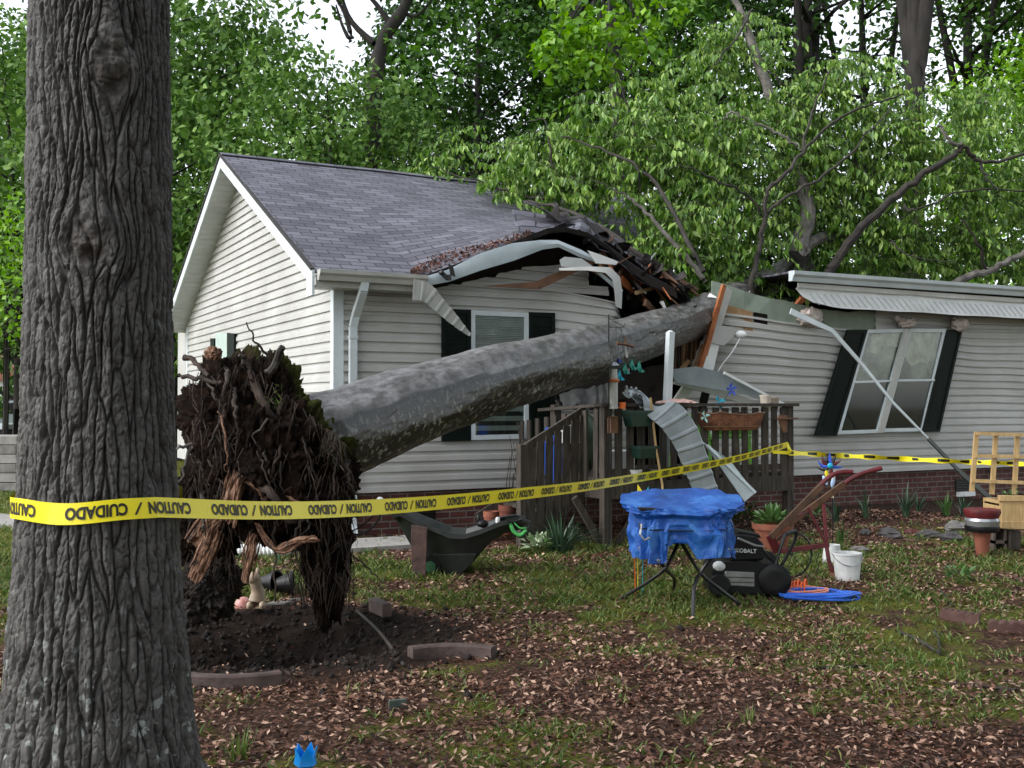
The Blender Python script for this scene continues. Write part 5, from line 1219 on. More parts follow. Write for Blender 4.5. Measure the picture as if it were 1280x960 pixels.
# green chairs and blue cooler behind the railing
M_lime = pbr('lime_plastic', (.10, .30, .04), (.2, .46, .09), 5, .4); M_coolb = pbr('cooler_blue', (.008, .06, .36), (.012, .09, .45), 5, .4)
def deckchair(s, v_, rz, label):
    o = HP(s, v_, FZ); t = thing('garden_chair', label, 'chair', o, 'lime green chairs on the deck'); M = rotz(rz)
    f_ = lambda x_, y_, z: o+M @ Vector((x_, y_, z))
    mb = MB(); mb.prism([f_(-.24, -.22, .42), f_(.24, -.22, .42), f_(.24, .22, .40), f_(-.24, .22, .40)], (0, 0, -.035)); mb.build('seat', M_lime, t)
    mb = MB(); mb.bar(f_(0, .22, .42), f_(0, .30, .66), .46, .03, M @ Vector((0, -1, 0))); mb.build('backrest', M_lime, t)
    for x_ in (-.21, .21):
        for y_ in (-.19, .19): mb = MB(); mb.bar(f_(x_, y_, .40), f_(x_*1.1, y_*1.1, .0), .045, .045); mb.build('leg', M_lime, t)
        mb = MB(); mb.bar(f_(x_*1.1, -.2, .62), f_(x_*1.1, .26, .64), .05, .03, Vector((0, 0, 1))); mb.build('armrest', M_lime, t)
deckchair(sC+1.75, -1.15, 2.9, 'lime green plastic chair behind the balusters, left one'); deckchair(sC+2.32, -1.1, 3.3, 'lime green plastic chair behind the balusters near the right end post')
o = HP(sC-.45, -1.1, .5); mb = MB(); mb.box(PV(696, 568, -.9), (.20, .25, .62), MUz); T1(mb, 'blue_cooler', M_coolb, 'tall bright blue plastic bin seen between the stair balusters', 'bin', bevel=.02)
mb = MB(); mb.box(PV(712, 540, -1.2), (.16, .2, .25), MUz); T1(mb, 'storage_box', M_white, 'small white and blue box behind the stair balusters', 'box', bevel=.01)
mb = MB(); mb.box(HP(sC+.55, -1.3, FZ+.13), (.34, .3, .26), MUz); T1(mb, 'storage_box', M_white, 'white box on the deck floor behind the front balusters', 'box', bevel=.01)
M_gbag = pbr('dark_green_bag', (.010, .03, .012), (.03, .07, .025), 6, .5, .5, 10)
mb = MB(); mb.ell(HP(sC+.35, -.9, FZ+.35), (.22, .2, .36), 16, 10, None, .2, 2); T1(mb, 'green_bag', M_gbag, 'dark green bag leaning inside the corner of the deck', 'bag', smooth=True)
g = random.Random(12)
for i, (sx, mt, lb) in enumerate(((.35, M_white, 'white'), (.62, M_silver, 'silver'), (.85, M_terrad, 'brown'), (1.02, M_white, 'round white'), (1.2, M_red, 'dark red'))):
    c = HP(sC+sx, -2.0, FZ+.01); mb = MB(); mb.lathe(c, [(.0, 0), (.05, 0), (.07, .05), (.075, .07), (.06, .075), (0, .06)], 14); T1(mb, 'dish', mt, '%s dish on the deck edge beneath the railing, number %s from the corner post' % (lb, ('one', 'two', 'three', 'four', 'five')[i]), 'dish', smooth=True)
# rubble of the crushed porch roof behind the railing: dark void sheet, sheets, beams
plate('fallen_sheet', [(838, 462), (870, 458), (905, 466), (945, 484), (988, 508), (983, 511), (935, 494), (885, 485), (845, 478)], -.9, .02, M_gal)
plate('fallen_sheet', [(846, 470), (880, 476), (925, 494), (955, 506), (930, 504), (880, 490), (842, 480)], -.7, .02, M_trimd)
mb = MB(); mb.bar(PV(905, 466, -.95), PV(990, 511, -.95), .035, .03, V); mb.build('edge_trim', M_white, ROOT)
mb = MB(); mb.bar(PV(868, 472, -.6), PV(842, 510, -.6), .14, .05, V); mb.build('porch_beam', M_trimd, ROOT)
mb = MB(); mb.bar(PV(886, 476, -.55), PV(876, 515, -.55), .10, .05, V); mb.build('porch_beam', M_dark, ROOT)
crumple('porch_void_sheet', [[(690, 478), (740, 470), (790, 462), (838, 455)], [(700, 512), (745, 512), (795, 512), (835, 512)]], -.35, -.6, M_dark, seed=31, amp=.12)  # dark sheet standing in for the black void under the trunk
crumple('fallen_awning', [[(700, 492), (725, 486), (750, 482), (762, 478)], [(705, 508), (728, 508), (752, 508), (765, 508)]], -.6, -.9, pbr('dark_grey_awning', (.022, .024, .024), (.05, .052, .05), 6, .6), seed=36, amp=.05)  # awning in one even dark grey

# white porch post, still standing
a = PV(838, 415, -1.7); b = HP((PV(830, 600, -1.7)-C0).dot(U), -1.7, FZ)
mb = MB(); mb.bar(b, a, .075, .075, V); mb.ell(a, (.035, .035, .02)); T1(mb, 'porch_post', M_trim, 'white square porch post left standing in front of the tree trunk', 'post', bevel=.006)
# wooden pole leaning on the rail
mb = MB(); mb.tube([PV(813, 497, -2.2), PV(820, 560, -2.2), PV(828, 606, -2.2), G(832, 690)], .013, 8); T1(mb, 'wooden_stick', M_wood, 'long pale wooden stick leaning upright against the deck railing', 'stick', smooth=True)
# grey ribbed soffit panel hanging down over the rail
pl = [(783, 488, 10, -1.5), (800, 498, 16, -1.7), (818, 508, 22, -2.15), (838, 520, 28, -2.3), (856, 545, 27, -2.35), (867, 572, 25, -2.38), (877, 600, 23, -2.40), (887, 625, 22, -2.45)]
P = curve([PV(a, b, d) for a, b, _, d in pl], 14); Wd = np.interp(np.linspace(0, 7, len(P)), range(8), [w_*.0070 for _, _, w_, _ in pl])
rows = []
for i, p in enumerate(P):
    d = (P[min(i+1, len(P)-1)]-P[max(i-1, 0)]).normalized(); s_ = d.cross(V).normalized(); s_ = (s_*.9+U*(-.45 if s_.dot(U) < 0 else .45)).normalized()
    if s_.dot(U) < 0: s_ = -s_
    rib = .012 if i % 9 in (0, 1) else 0
    rows.append([p-s_*Wd[i]*.95-V*rib, p-V*(rib+.015), p+s_*Wd[i]*.95-V*rib])
t = thing('hanging_soffit_strip', 'grey ribbed panel strip torn off the eave, curving down over the deck rail', 'torn panel', P[-1])
mb = MB(); mb.sheet(rows, .006, V); mb.build('strip', M_gal, t)
mb = MB(); mb.sheet([[r[2]-V*.004, r[2]+V*.05] for r in rows], .006, U); mb.build('edge_flange', M_lb, t)
mb = MB(); mb.sheet([[PV(781, 487, -1.6), PV(800, 488, -1.5)], [PV(795, 502, -1.75), PV(812, 499, -1.6)], [PV(805, 516, -1.9), PV(818, 510, -1.75)]], .008, V); mb.build('curled_end', M_lb, t)
mb = MB(); L1 = [PV(878, 552, -2.22), PV(900, 582, -2.3), PV(931, 627, -2.42)]; L2 = [PV(884, 557, -2.3), PV(912, 575, -2.38), PV(944, 616, -2.5)]
mb.sheet([[L1[0], L2[0]], [L1[1], L2[1]], [L1[2], L2[2]]], .012, V); mb.bar(L2[0], L2[2], .03, .03, V); T1(mb, 'fascia_piece', M_lb, 'pale blue-white fascia board dangling diagonally against the deck right of the ribbed strip', 'torn panel')
# crumpled pinkish cloth on the rail
mb = MB(); mb.ell(PV(846, 505, -1.9), (.26, .12, .05), 30, 12, MUz, .5, 3); T1(mb, 'pink_cloth', pbr('pink_cloth', (.48, .28, .24), (.62, .42, .36), 8, .8, .4, 20), 'crumpled pinkish sheet lying on the deck rail beside the white post', 'cloth', smooth=True)
# shepherd hook with feeder and wind chimes
h0 = HP(sC+.05, -2.1, 0); hk = PV(761, 393, -2.1)
t = thing('shepherd_hook', 'thin black shepherd hook pole rising in front of the fallen trunk', 'hook pole', Vector((hk.x, hk.y, 0)))
mb = MB(); mb.tube([Vector((hk.x, hk.y, 0)), hk], .007, 6); mb.build('pole', M_blackm, t)
mb = MB(); mb.tube([PV(761, 409, -2.1), PV(780, 409, -2.1), PV(781, 404, -2.1)], .005, 5); mb.tube([PV(761, 398, -2.1), PV(780, 408, -2.1)], .004, 5); mb.tube([PV(770, 409, -2.1), PV(770, 416, -2.1)], .004, 5); mb.tube([PV(776, 409, -2.1), PV(777, 416, -2.1)], .004, 5); mb.build('hook', M_blackm, t)
t = thing('hanging_perch', 'small brown wooden perch ornament hanging below the hook', 'bird feeder', PV(780, 432, -2.1)); mb = MB(); mb.tube([PV(771, 429, -2.1), PV(791, 433, -2.1)], .02, 8); mb.tube([PV(782, 432, -2.1), PV(782, 422, -2.1)], .012, 6); mb.build('bar', M_lumd, t)
mb = MB(); mb.tube([PV(782, 433, -2.1), PV(784, 447, -2.1)], .01, 6); mb.build('clapper', M_trimd, t)
t = thing('bird_feeder', 'clear tube bird feeder with red ports standing on the deck corner', 'bird feeder', PV(767, 511, -2.05))
mb = MB(); mb.lathe(PV(767, 511, -2.05), [(.045, 0), (.045, .24), (.045, .30), (.04, .42)], 14); mb.build('tube', M_trimd, t, smooth=True)
mb = MB(); mb.lathe(PV(767, 478, -2.05), [(.055, 0), (.065, .02), (.05, .04)], 14); mb.build('port_ring', M_lum, t, smooth=True); mb = MB(); mb.lathe(PV(766, 457, -2.05), [(.075, 0), (.05, .03), (.0, .05)], 14); mb.build('roof', M_silver, t, smooth=True)
M_dteal = flat('teal_glass', (.02, .25, .2), .2)
for i, (a, b, mt, lb) in enumerate(((772, 448, M_bluv, 'blue bird-shaped ornament hanging left of the green ones'), (782, 462, M_dteal, 'green glass hummingbird ornament at the left of its row'), (791, 457, M_dteal, 'green glass hummingbird ornament in the middle of its row'), (800, 460, M_dteal, 'green glass hummingbird ornament at the right of its row'), (775, 470, M_cyan, 'turquoise wing-shaped ornament behind the feeder'))):
    t = thing('hanging_ornament', lb, 'ornament', PV(a, b, -2.0)); c = PV(a, b, -2.0); mb = MB(); mb.prism([c+Vector((0, 0, .07)), c+U*.02, c+Vector((0, 0, -.05)), c-U*.035], V*.02); mb.prism([c, c+U*.05-Vector((0, 0, .04)), c+U*.01-Vector((0, 0, .05))], V*-.02); mb.build('figure', mt, t)
    mb = MB(); mb.tube([c+Vector((0, 0, .06)), PV(776+i, 417, -2.1)], .002, 4); mb.build('thread', M_blackm, t)
mb = MB()
for i in range(7): c = PV(783+3*i % 17, 484+(i*7) % 13, -1.95); mb.ell(c, (.016, .016, .02), 8, 6)
T1(mb, 'bead_chime', M_silver, 'cluster of small silvery chime beads in the dark behind the feeder', 'wind chime')
cup(778, 511, -2.05, .035, .035, .07, M_orng, 'orange_cup', 'small orange cup on the rail beside the bird feeder', 'cup')
# twigs and vines against the stair railing
mb = MB()
for i in range(26):
    x0 = g.uniform(640, 745); y0 = g.uniform(630, 665); p = G(x0, y0+20) if y0 > 640 else G(x0, 665)
    a = at(x0+g.uniform(-20, 20), g.uniform(520, 600), p.y-.05); mb.tube(curve([p, (p+a)/2+Vector((g.uniform(-.08, .08), 0, 0)), a], 4), g.uniform(.003, .007), 5)
tag(mb.build('bare_twigs', M_twig), 'bare grey shrub stems standing against the steps of the deck', 'shrub')

# dangling white metal strip (drip edge) on the right
t = thing('dangling_metal_strip', 'long bent white metal edge strip hanging from the roof to the ground past the window', 'metal strip', PV(1245, 625, -.9))
pp = [PV(988, 389, -.35), PV(1020, 404, -.42), PV(1040, 413, -.45), PV(1078, 456, -.5), PV(1116, 503, -.6), PV(1160, 548, -.75)]
mb = MB()
for i, (a, b) in enumerate(zip(pp, pp[1:])): mb.bar(a, b, .085-.012*i, .02, V, .085-.012*(i+1))
mb.build('bright_length', M_trim, t)
mb = MB(); mb.bar(PV(1160, 548, -.75), PV(1200, 590, -.85), .05, .03, V); mb.bar(PV(1200, 590, -.85), PV(1248, 632, -.95), .07, .03, V); mb.build('dark_length', pbr('tarnished_metal', (.05, .06, .055), (.09, .10, .09), 6, .4), t)
# narrow ribbed strip hanging at the left window
pts = [(516, 362, 13), (532, 365, 12), (548, 380, 9.5), (562, 394, 8), (576, 408, 5), (588, 419, 2)]
P = curve([PV(a, b, -.45+.03*i) for i, (a, b, _) in enumerate(pts)], 10); Wd = np.interp(np.linspace(0, 5, len(P)), range(6), [w_*.0092 for _, _, w_ in pts]); rows = []
for i, p in enumerate(P):
    d = (P[min(i+1, len(P)-1)]-P[max(i-1, 0)]).normalized(); s_ = d.cross(V).normalized(); rib = .012 if i % 7 in (0, 1) else 0; rows.append([p-s_*Wd[i]-V*rib, p+s_*Wd[i]-V*rib])
mb = MB(); mb.sheet(rows, .006, V); mb.build('hanging_strip', M_trimd, ROOT)

# ================================================================ CAUTION TAPE
TP = thing('caution_tape', 'yellow warning tape wrapped round the furrowed trunk and tied to the deck post', 'tape', (OC.x, OC.y, 0))
ztp = 1.5-(637-506)/F*(TY-.30)
_zi = np.abs(zz-ztp) < .055
rt = float(r[_zi].max())+.002
ang0 = -math.pi-2.6; end = PV(984, 556, -2.03); hd = (Vector((end.x, end.y, 0))-OC).normalized(); angE = math.atan2(-hd.x, hd.y)  # normal = (hd.y,-hd.x)
angE = math.atan2(-hd.x, hd.y)
TC_ = []
for i in range(91):
    a = (angE-2*math.pi*.86)+(2*math.pi*.86)*i/90
    zz_ = ztp+.012*math.sin(a*1.0)+.004*math.sin(a*5)
    TC_.append(Vector((OC.x-.006*ztp+math.cos(a)*rt, OC.y+math.sin(a)*rt, zz_)))
st = TC_[-1]; pxs = [(330, 638), (440, 635.5), (550, 628), (650, 617.5), (757, 604), (870, 584), (930, 571)]
for a, b in pxs:
    k = (a-640)/F; t_ = (k*st.y-st.x)/((end.x-st.x)-k*(end.y-st.y)); TC_.append(at(a, b, st.y+(end.y-st.y)*t_))
TC_.append(end); fr = TC_[:91]+curve(TC_[90:], 10)[1:]
def ribbon(name, pts, w_, lean=None):
    rows = []
    for i, p in enumerate(pts):
        ln_ = lean(i/(len(pts)-1)) if lean else 0
        d = (pts[min(i+1, len(pts)-1)]-pts[max(i-1, 0)]).normalized(); sd = Vector((d.y, -d.x, 0)).normalized(); up = (Vector((0, 0, 1))+sd*ln_).normalized()
        rows.append([p-up*w_/2, p, p+up*w_/2])
    mb = MB(); mb.sheet(rows); return mb.build(name, M_yellow, TP, smooth=True), rows
rib, rows = ribbon('ribbon', fr, .069, lambda t: .25*math.sin(t*9) if t > .4 else 0)
def text_data(body, size, off=.0, sx=1):
    cu = bpy.data.curves.new('t', 'FONT'); cu.body = body; cu.size = size; cu.offset = off; cu.resolution_u = 3; cu.align_x = 'LEFT'
    o = bpy.data.objects.new('t', cu); COL.objects.link(o); dg = bpy.context.evaluated_depsgraph_get(); me = bpy.data.meshes.new_from_object(o.evaluated_get(dg))
    v = np.zeros(len(me.vertices)*3, np.float32); me.vertices.foreach_get('co', v); v = v.reshape(-1, 3); f = [tuple(p.vertices) for p in me.polygons]
    bpy.data.objects.remove(o); bpy.data.curves.remove(cu); bpy.data.meshes.remove(me); v[:, 0] *= sx; return v, f
WRD = []
for body, x0 in (('CAUTION', 0), ('CUIDADO', .232)):
    v_, f_ = text_data(body, .064, .0026, 1); v_[:, 0] = (v_[:, 0]-v_[:, 0].min())/(v_[:, 0].max()-v_[:, 0].min())*.168+x0; WRD.append((v_, f_))
h0_ = WRD[0][0][:, 1].max(); WRD.append((np.array([(.186, -.002, 0), (.193, -.002, 0), (.214, h0_, 0), (.207, h0_, 0)]), [(0, 1, 2, 3)]))
tv = np.concatenate([q[0] for q in WRD]); TWd = tv[:, 0].max()
cl = np.concatenate([[0], np.cumsum([ (b-a).length for a, b in zip(fr, fr[1:])])]); tot = cl[-1]
ctr = np.array([tuple(p) for p in fr]); bot = np.array([tuple(r[0]) for r in rows]); topp = np.array([tuple(r[2]) for r in rows])
def on_ribbon(s, h, off=.0022):
    i = np.clip(np.searchsorted(cl, s)-1, 0, len(cl)-2); t_ = (s-cl[i])/(cl[i+1]-cl[i]); 
    b_ = bot[i]*(1-t_)[:, None]+bot[i+1]*t_[:, None]; u_ = topp[i]*(1-t_)[:, None]+topp[i+1]*t_[:, None]; d = ctr[i+1]-ctr[i]; nn = np.stack([d[:, 1], -d[:, 0], d[:, 2]*0], 1); nn /= np.linalg.norm(nn, axis=1)[:, None]
    return b_+(u_-b_)*h[:, None]+nn*off
PERIOD = .56; VS = []; FS = []; off = 0
ymin, ymax = tv[:, 1].min(), tv[:, 1].max()
# the wording starts so that CUIDADO begins 0.19 m before the tangent's left quarter
k_ref = np.argmin([abs((p.x/p.y*F+640)-236)+(0 if i > 40 else 1e4)+(0 if i < 140 else 1e4) for i, p in enumerate(fr)]); s_ref = cl[k_ref]
nrep = int(tot/PERIOD)+2
for r_ in range(-8, nrep+1):
    s1 = s_ref-.008+PERIOD*r_          # right-hand end of this repeat
    if s1-.46 < 0.02 or s1 > tot-.02: continue
    for v_, f_ in WRD:
        s = s1-v_[:, 0]*(.455/TWd); hgt = .80-(v_[:, 1]-ymin)/(ymax-ymin)*.60
        np_mesh('lettering' if len(v_) > 8 else 'slash', on_ribbon(s, hgt), f_, M_ink, TP)
# second length, from the deck post to the right
TP2 = thing('caution_tape', 'thin twisted yellow and black warning tape running right from the deck end post', 'tape', end)
e2 = at(1400, 588, 12.4); e0 = PV(986, 566, -2.03); fr2 = curve([e0, at(1080, 571, 13.1), at(1200, 577, 12.9), at(1280, 580, 12.7), e2], 16)
ORG[TP2.name] = Vector(end)
rows = []; n_ = len(fr2)
for i, p in enumerate(fr2):
    a = .9*math.sin(i*.55); rows.append([p-Vector((0, math.sin(a), math.cos(a)))*.034, p, p+Vector((0, math.sin(a), math.cos(a)))*.034])
mb = MB(); mb.sheet(rows); mb.build('ribbon', M_yellow, TP2, smooth=True)
for i in range(0, n_-3, 4):
    mb = MB()
    L_ = [r for r in rows[i:i+(3 if (i//4) % 3 else 2)]]
    mb.sheet([[q[0]+(q[2]-q[0])*.30-Vector((0, .004, 0)), q[0]+(q[2]-q[0])*.85-Vector((0, .004, 0))] for q in L_]); mb.build('lettering', M_ink, TP2)
mb = MB(); mb.sheet([[PV(983, 553, -2.06), PV(985, 553, -2.06)], [PV(984, 560, -2.08), PV(990, 564, -2.08)], [PV(985, 567, -2.07), PV(988, 567, -2.07)]]); mb.sheet([[PV(966, 563, -2.04), PV(966, 567, -2.04)], [PV(986, 564, -2.06), PV(986, 568, -2.06)]]); mb.build('knot', M_yellow, TP2)
# ================================================================ YARD THINGS
g = random.Random(77)
# ---- blue tarp over a folding stand
FT_ = [G(775, 749), G(842, 740), G(927, 757), G(866, 774)]
tc_ = (FT_[0]+FT_[1]+FT_[2]+FT_[3])/4; 
ST = thing('folding_stand', 'black folding stand with crossed tube legs under the blue tarp', 'folding stand', (tc_.x, tc_.y, 0))
YC = 7.95
def tub(nm, pts, r_, mat=M_blackm, par=None, n_=8): mb = MB(); mb.tube(pts, r_, n_); return mb.build(nm, mat, par, smooth=True)
tub('leg', curve([at(800, 655, 7.75), at(829, 708, 8.1), at(842, 722, 8.45), FT_[1]], 6), .014, par=ST)
tub('leg', curve([at(852, 668, 8.2), at(834, 707, 8.05), at(815, 724, 8.15), FT_[0]], 6), .014, par=ST)
tub('leg', curve([at(845, 668, 7.85), at(875, 715, 7.9), at(898, 735, 7.95), FT_[2]], 6), .014, par=ST)
tub('leg', curve([at(902, 680, 7.7), at(876, 715, 7.75), at(868, 735, 7.6), FT_[3]], 6), .014, par=ST)
tub('top_frame', [at(788, 632, 8.15), at(905, 640, 8.25), at(915, 642, 7.8), at(800, 636, 7.7), at(788, 632, 8.15)], .014, par=ST)
tub('grab_handle', [at(802, 655, 7.63), at(800, 668, 7.62), at(806, 675, 7.62), at(812, 672, 7.63)], .008, M_silver, ST)
# tarp: draped sheet, radius polygon in plan
c0 = at(852, 625, YC); zt = c0.z
def tarp_ring(k, n_=120):
    out = []
    for j in range(n_):
        a = 2*math.pi*j/n_; ca_, sa_ = math.cos(a), math.sin(a)
        rx = .362*math.copysign(abs(ca_)**.45, ca_); ry = .26*math.copysign(abs(sa_)**.45, sa_)
        out.append((a, rx, ry))
    return out
NRG = 120; rows = []
lv = [(-.01, .30, .0), (.0, .6, .0), (.006, .92, 0), (0, 1.02, 0), (-.018, 1.04, .1), (-.04, 1.03, .3), (-.062, .985, .5), (-.085, .94, .8), (-.15, .955, .9), (-.21, .97, 1), (-.28, .985, 1), (-.35, .99, 1), (-.42, 1.0, 1)]
_lv = lv; lv = []
for q in range(len(_lv)-1):
    for t_ in (0, .33, .67): lv.append(tuple(_lv[q][i]*(1-t_)+_lv[q+1][i]*t_ for i in range(3))+(q+t_,))
lv.append(_lv[-1]+(len(_lv)-1,))
NRG = 200
def tarp_ring(k, n_=200):
    out = []
    for j in range(n_):
        a = 2*math.pi*j/n_; ca_, sa_ = math.cos(a), math.sin(a); out.append((a, .362*math.copysign(abs(ca_)**.45, ca_), .26*math.copysign(abs(sa_)**.45, sa_)))
    return out
for dz, sc_, f_, k in lv:
    r_ = []
    for j, (a, rx, ry) in enumerate(tarp_ring(0)):
        ca0 = math.cos(a); fold = .012*f_*math.sin(9*a+2*math.sin(a*3))+.10*f_*(.5-abs(float(perlin(math.cos(a)*2.6, math.sin(a)*2.6, k*.16+2))))*.9-.03*f_+.035*float(perlin(math.cos(a)*5, math.sin(a)*5, k*.5))
        lx = rx*sc_; ly = ry*sc_; nl_ = math.hypot(lx, ly)+1e-6
        fold += f_*.022*(.45-abs(float(perlin(math.cos(a)*8, math.sin(a)*8, k*.5+9)))*1.6)+.004*float(perlin(math.cos(a)*20, math.sin(a)*20, k*1.5))
        lx += lx/nl_*fold; ly += ly/nl_*fold
        bottom = 1.0+.20*float(perlin(math.cos(a)*1.6+4, math.sin(a)*1.6, 3))
        if lx < -.1 and ly < 0: bottom *= 1.06
        if -.14 < lx < .02 and ly < .05: bottom *= .72
        dzz = dz*(bottom if k > 8 else 1)*(.9 if k > 8 else 1)
        if 3 <= k <= 5: ex = 1+.13*math.exp(-((abs(ca0)-1)/.06)**2); lx *= ex
        lift = .035*max(0, lx-.2)*(k < 6)
        z = zt+dzz+lift+.20*ly*(1-.6*(k > 8))+.035*float(perlin(lx*4, ly*4, 7))*(k < 8)+.02*(.5-abs(float(perlin(lx*7+3, ly*7, 2))))
        r_.append(Vector((c0.x+lx*(1.05 if k in (3, 4, 5) else 1), c0.y+ly, z)))
    rows.append(r_+[r_[0]])
mb = MB(); mb.sheet([[Vector((c0.x, c0.y, zt-.03))]*(NRG+1)]+rows)
mb.top('blue_tarp', M_tarp, 'bright blue plastic tarp folded over the black folding stand', 'tarp', smooth=True, sharp=25)
mb = MB(); L_ = rows[24][112:192]; mb.tube([p+Vector((0, -.012, .0)) for p in L_], .005, 5); mb.top('tied_string', M_blackm, 'thin dark cord tied round the middle of the blue tarp', 'cord')
for a, b, mt, lb, pts in ((797, 618, M_yel, 'small yellow pennant sticking up behind the left corner of the tarp', [(797, 626), (797, 601), (807, 616), (802, 624)]), (806, 612, M_cyan, 'small turquoise pennant sticking up behind the left corner of the tarp', [(803, 617), (811, 604), (810, 616)])):
    mb = MB(); P_ = [at(x_, y_+4, 8.4) for x_, y_ in pts]; mb.prism(P_, (0, .006, 0)); q_ = P_[0]; mb.tube([q_, Vector((q_.x, q_.y, float(gz(q_.x, q_.y))))], .004, 5); mb.top('pennant', mt, lb, 'pennant')
mb = MB(); q_ = at(794, 640, 8.35); mb.ell(q_, (.045, .03, .03)); mb.ell(at(791, 620, 8.35), (.03, .02, .02)); mb.tube([at(791, 618, 8.35), Vector((q_.x, q_.y, 0))], .005, 5); mb.top('orange_ornament', M_orng, 'orange plastic stake ornament half hidden behind the left side of the tarp', 'garden ornament', smooth=True)

for i_, (ri, ci) in enumerate(((33, 118), (34, 176), (35, 140))):
    q_ = rows[ri][ci]; mb = MB(); mb.tube([q_+Vector((.010*math.cos(a), -.006, .010*math.sin(a))) for a in [2*math.pi*i/12 for i in range(12)]], .004, 5, closed=True)
    _e = mb.build('eyelet', M_silver, bpy.data.objects['blue_tarp'])
# ---- lawn mower
b = G(935, 748); MW = thing('lawn_mower', 'black battery lawn mower with white lettering and folded handle, beside the tarp', 'lawn mower', b); s_ = b.y/F
def mp(px, py, dy=0): return Vector(((px-640)*s_, b.y+dy, CH-(py-HZ)*s_))
def poly(nm, pts, dy, th_, mat, par=MW, bev=.006): mb = MB(); mb.prism([mp(x_, y_, dy) for x_, y_ in pts], (0, th_, 0)); return mb.build(nm, mat, par, bevel=bev)
poly('deck_housing', [(889, 742), (889, 712), (896, 702), (930, 700), (968, 704), (976, 716), (978, 742)], -.02, .42, M_black)
poly('motor_cover', [(912, 702), (913, 678), (922, 668), (946, 671), (955, 680), (955, 700)], .02, .30, M_black, bev=.015)
poly('battery_lid', [(920, 669), (925, 664), (951, 669), (953, 674), (946, 672)], .05, .22, M_black)
poly('silver_panel', [(904, 714), (905, 712), (941, 714), (941, 732), (904, 730)], -.035, .02, M_silver)
for y_ in (719, 725): poly('vent_slit', [(905, y_), (940, y_+1), (940, y_+2), (905, y_+1)], -.04, .01, M_blackm, bev=0)
poly('silver_rail', [(922, 671), (944, 680), (955, 682), (955, 684), (943, 683), (921, 674)], .0, .03, M_silver)
poly('silver_rail', [(913, 685), (922, 686), (922, 688), (913, 687)], .0, .03, M_silver)
mb = MB(); mb.ell(mp(898, 707, .0), (.05, .05, .04)); mb.build('cap', M_white, MW, smooth=True)
M_X = Matrix.Rotation(R(90), 3, 'X')
def wheel(px, py, r_, w_, dy):
    mb = MB(); c = mp(px, py, dy); Mx = Matrix.Rotation(R(90), 3, 'Y') @ Matrix.Rotation(R(0), 3, 'Z'); Mx = Matrix.Rotation(R(78), 3, 'Z') @ Mx
    mb.lathe(c, [(r_*.5, -w_/2), (r_*.9, -w_/2), (r_, -w_*.35), (r_, w_*.35), (r_*.9, w_/2), (r_*.5, w_/2), (r_*.45, w_*.3), (0, w_*.3)], 24, Mx); o = mb.build('wheel', M_black, MW, smooth=True)
    mb = MB(); mb.lathe(c, [(0, w_*.45), (r_*.35, w_*.42), (r_*.4, w_*.2)], 16, Mx); mb.build('hub', M_silver, o, smooth=True)
wheel(897, 729, .085, .05, -.05); wheel(966, 723, .125, .05, -.04); wheel(905, 720, .08, .05, .42); wheel(970, 716, .12, .05, .42)
tub('handle', curve([mp(960, 722, -.03), mp(968, 702, -.03), mp(976, 676, -.03), mp(983, 666, .0), mp(995, 665, .05), mp(997, 674, .08), mp(985, 700, .1), mp(974, 718, .12)], 6), .013, par=MW)
tub('grip', [mp(980, 668, -.01), mp(996, 665, .05)], .019, M_black, MW)
tub('side_bar', [mp(955, 688, .05), mp(975, 712, .05)], .012, par=MW)
tv2, tf2 = text_data('KOBALT', .060, .0012, 1.0); P0 = mp(919, 690, .012)
np_mesh('lettering', np.stack([P0.x+tv2[:, 0]*.72, np.full(len(tv2), P0.y), P0.z+tv2[:, 1]*.72-tv2[:, 0]*.03], 1), tf2, M_white, MW)

# ---- antique plough
b = G(1033, 722); PL = thing('antique_plough', 'old walking plough with brown wooden handles and faded red iron frame', 'plough', b)
def bp(px, py, dy=0): return at(px, py, b.y+dy)
M_hw = pbr('worn_handle_wood', (.032, .015, .007), (.11, .052, .024), 7, .6, .4, 18)
def br(nm, p, q, w_, t_, mat, par=PL, w2=None): mb = MB(); mb.bar(p, q, w_, t_, Vector((0, 1, 0)), w2); return mb.build(nm, mat, par, bevel=.004)
h1 = br('handle', bp(963, 672, -.12), bp(1028, 606, -.12), .055, .04, M_hw, w2=.05); h2 = br('handle', bp(985, 656, .15), bp(1056, 604, .15), .055, .04, M_hw, w2=.05)
tub('red_grip', curve([bp(1022, 612, -.12), bp(1030, 602, -.12), bp(1042, 593, -.12), bp(1055, 590, -.12), bp(1066, 590, -.12)], 5), .021, M_red, h1)
tub('red_grip', curve([bp(1050, 609, .15), bp(1062, 600, .15), bp(1078, 592, .15), bp(1102, 585, .15)], 5), .021, M_red, h2)
br('brace', bp(1010, 634, 0), bp(1034, 683, 0), .022, .02, M_red); br('upright', bp(1029, 628, .15), bp(1034, 683, 0), .03, .02, M_red); br('beam', bp(976, 689, -.1), bp(1036, 681, 0), .04, .03, M_red)
tub('standard', curve([bp(1033, 680, 0), bp(1036, 700, -.02), bp(1040, 712, -.03), b+Vector((.05, -.02, .0))], 6), .018, M_red, PL)
br('bracket', bp(962, 668, -.12), bp(972, 690, -.08), .07, .03, M_red); br('cross_rod', bp(995, 645, -.12), bp(1010, 640, .15), .016, .016, M_red)
cw = bp(990, 693, .05); mb = MB(); mb.tube([cw+Vector((.19*math.cos(a), .08*math.cos(a), .19*math.sin(a))) for a in [2*math.pi*i/36 for i in range(36)]], .008, 6, closed=True); wh = mb.build('wheel', M_blackm, PL, smooth=True)
mb = MB()
for i in range(6): a = i*math.pi/3+.2; mb.tube([cw, cw+Vector((.19*math.cos(a), .08*math.cos(a), .19*math.sin(a)))], .004, 5)
mb.build('spokes', M_blackm, wh)
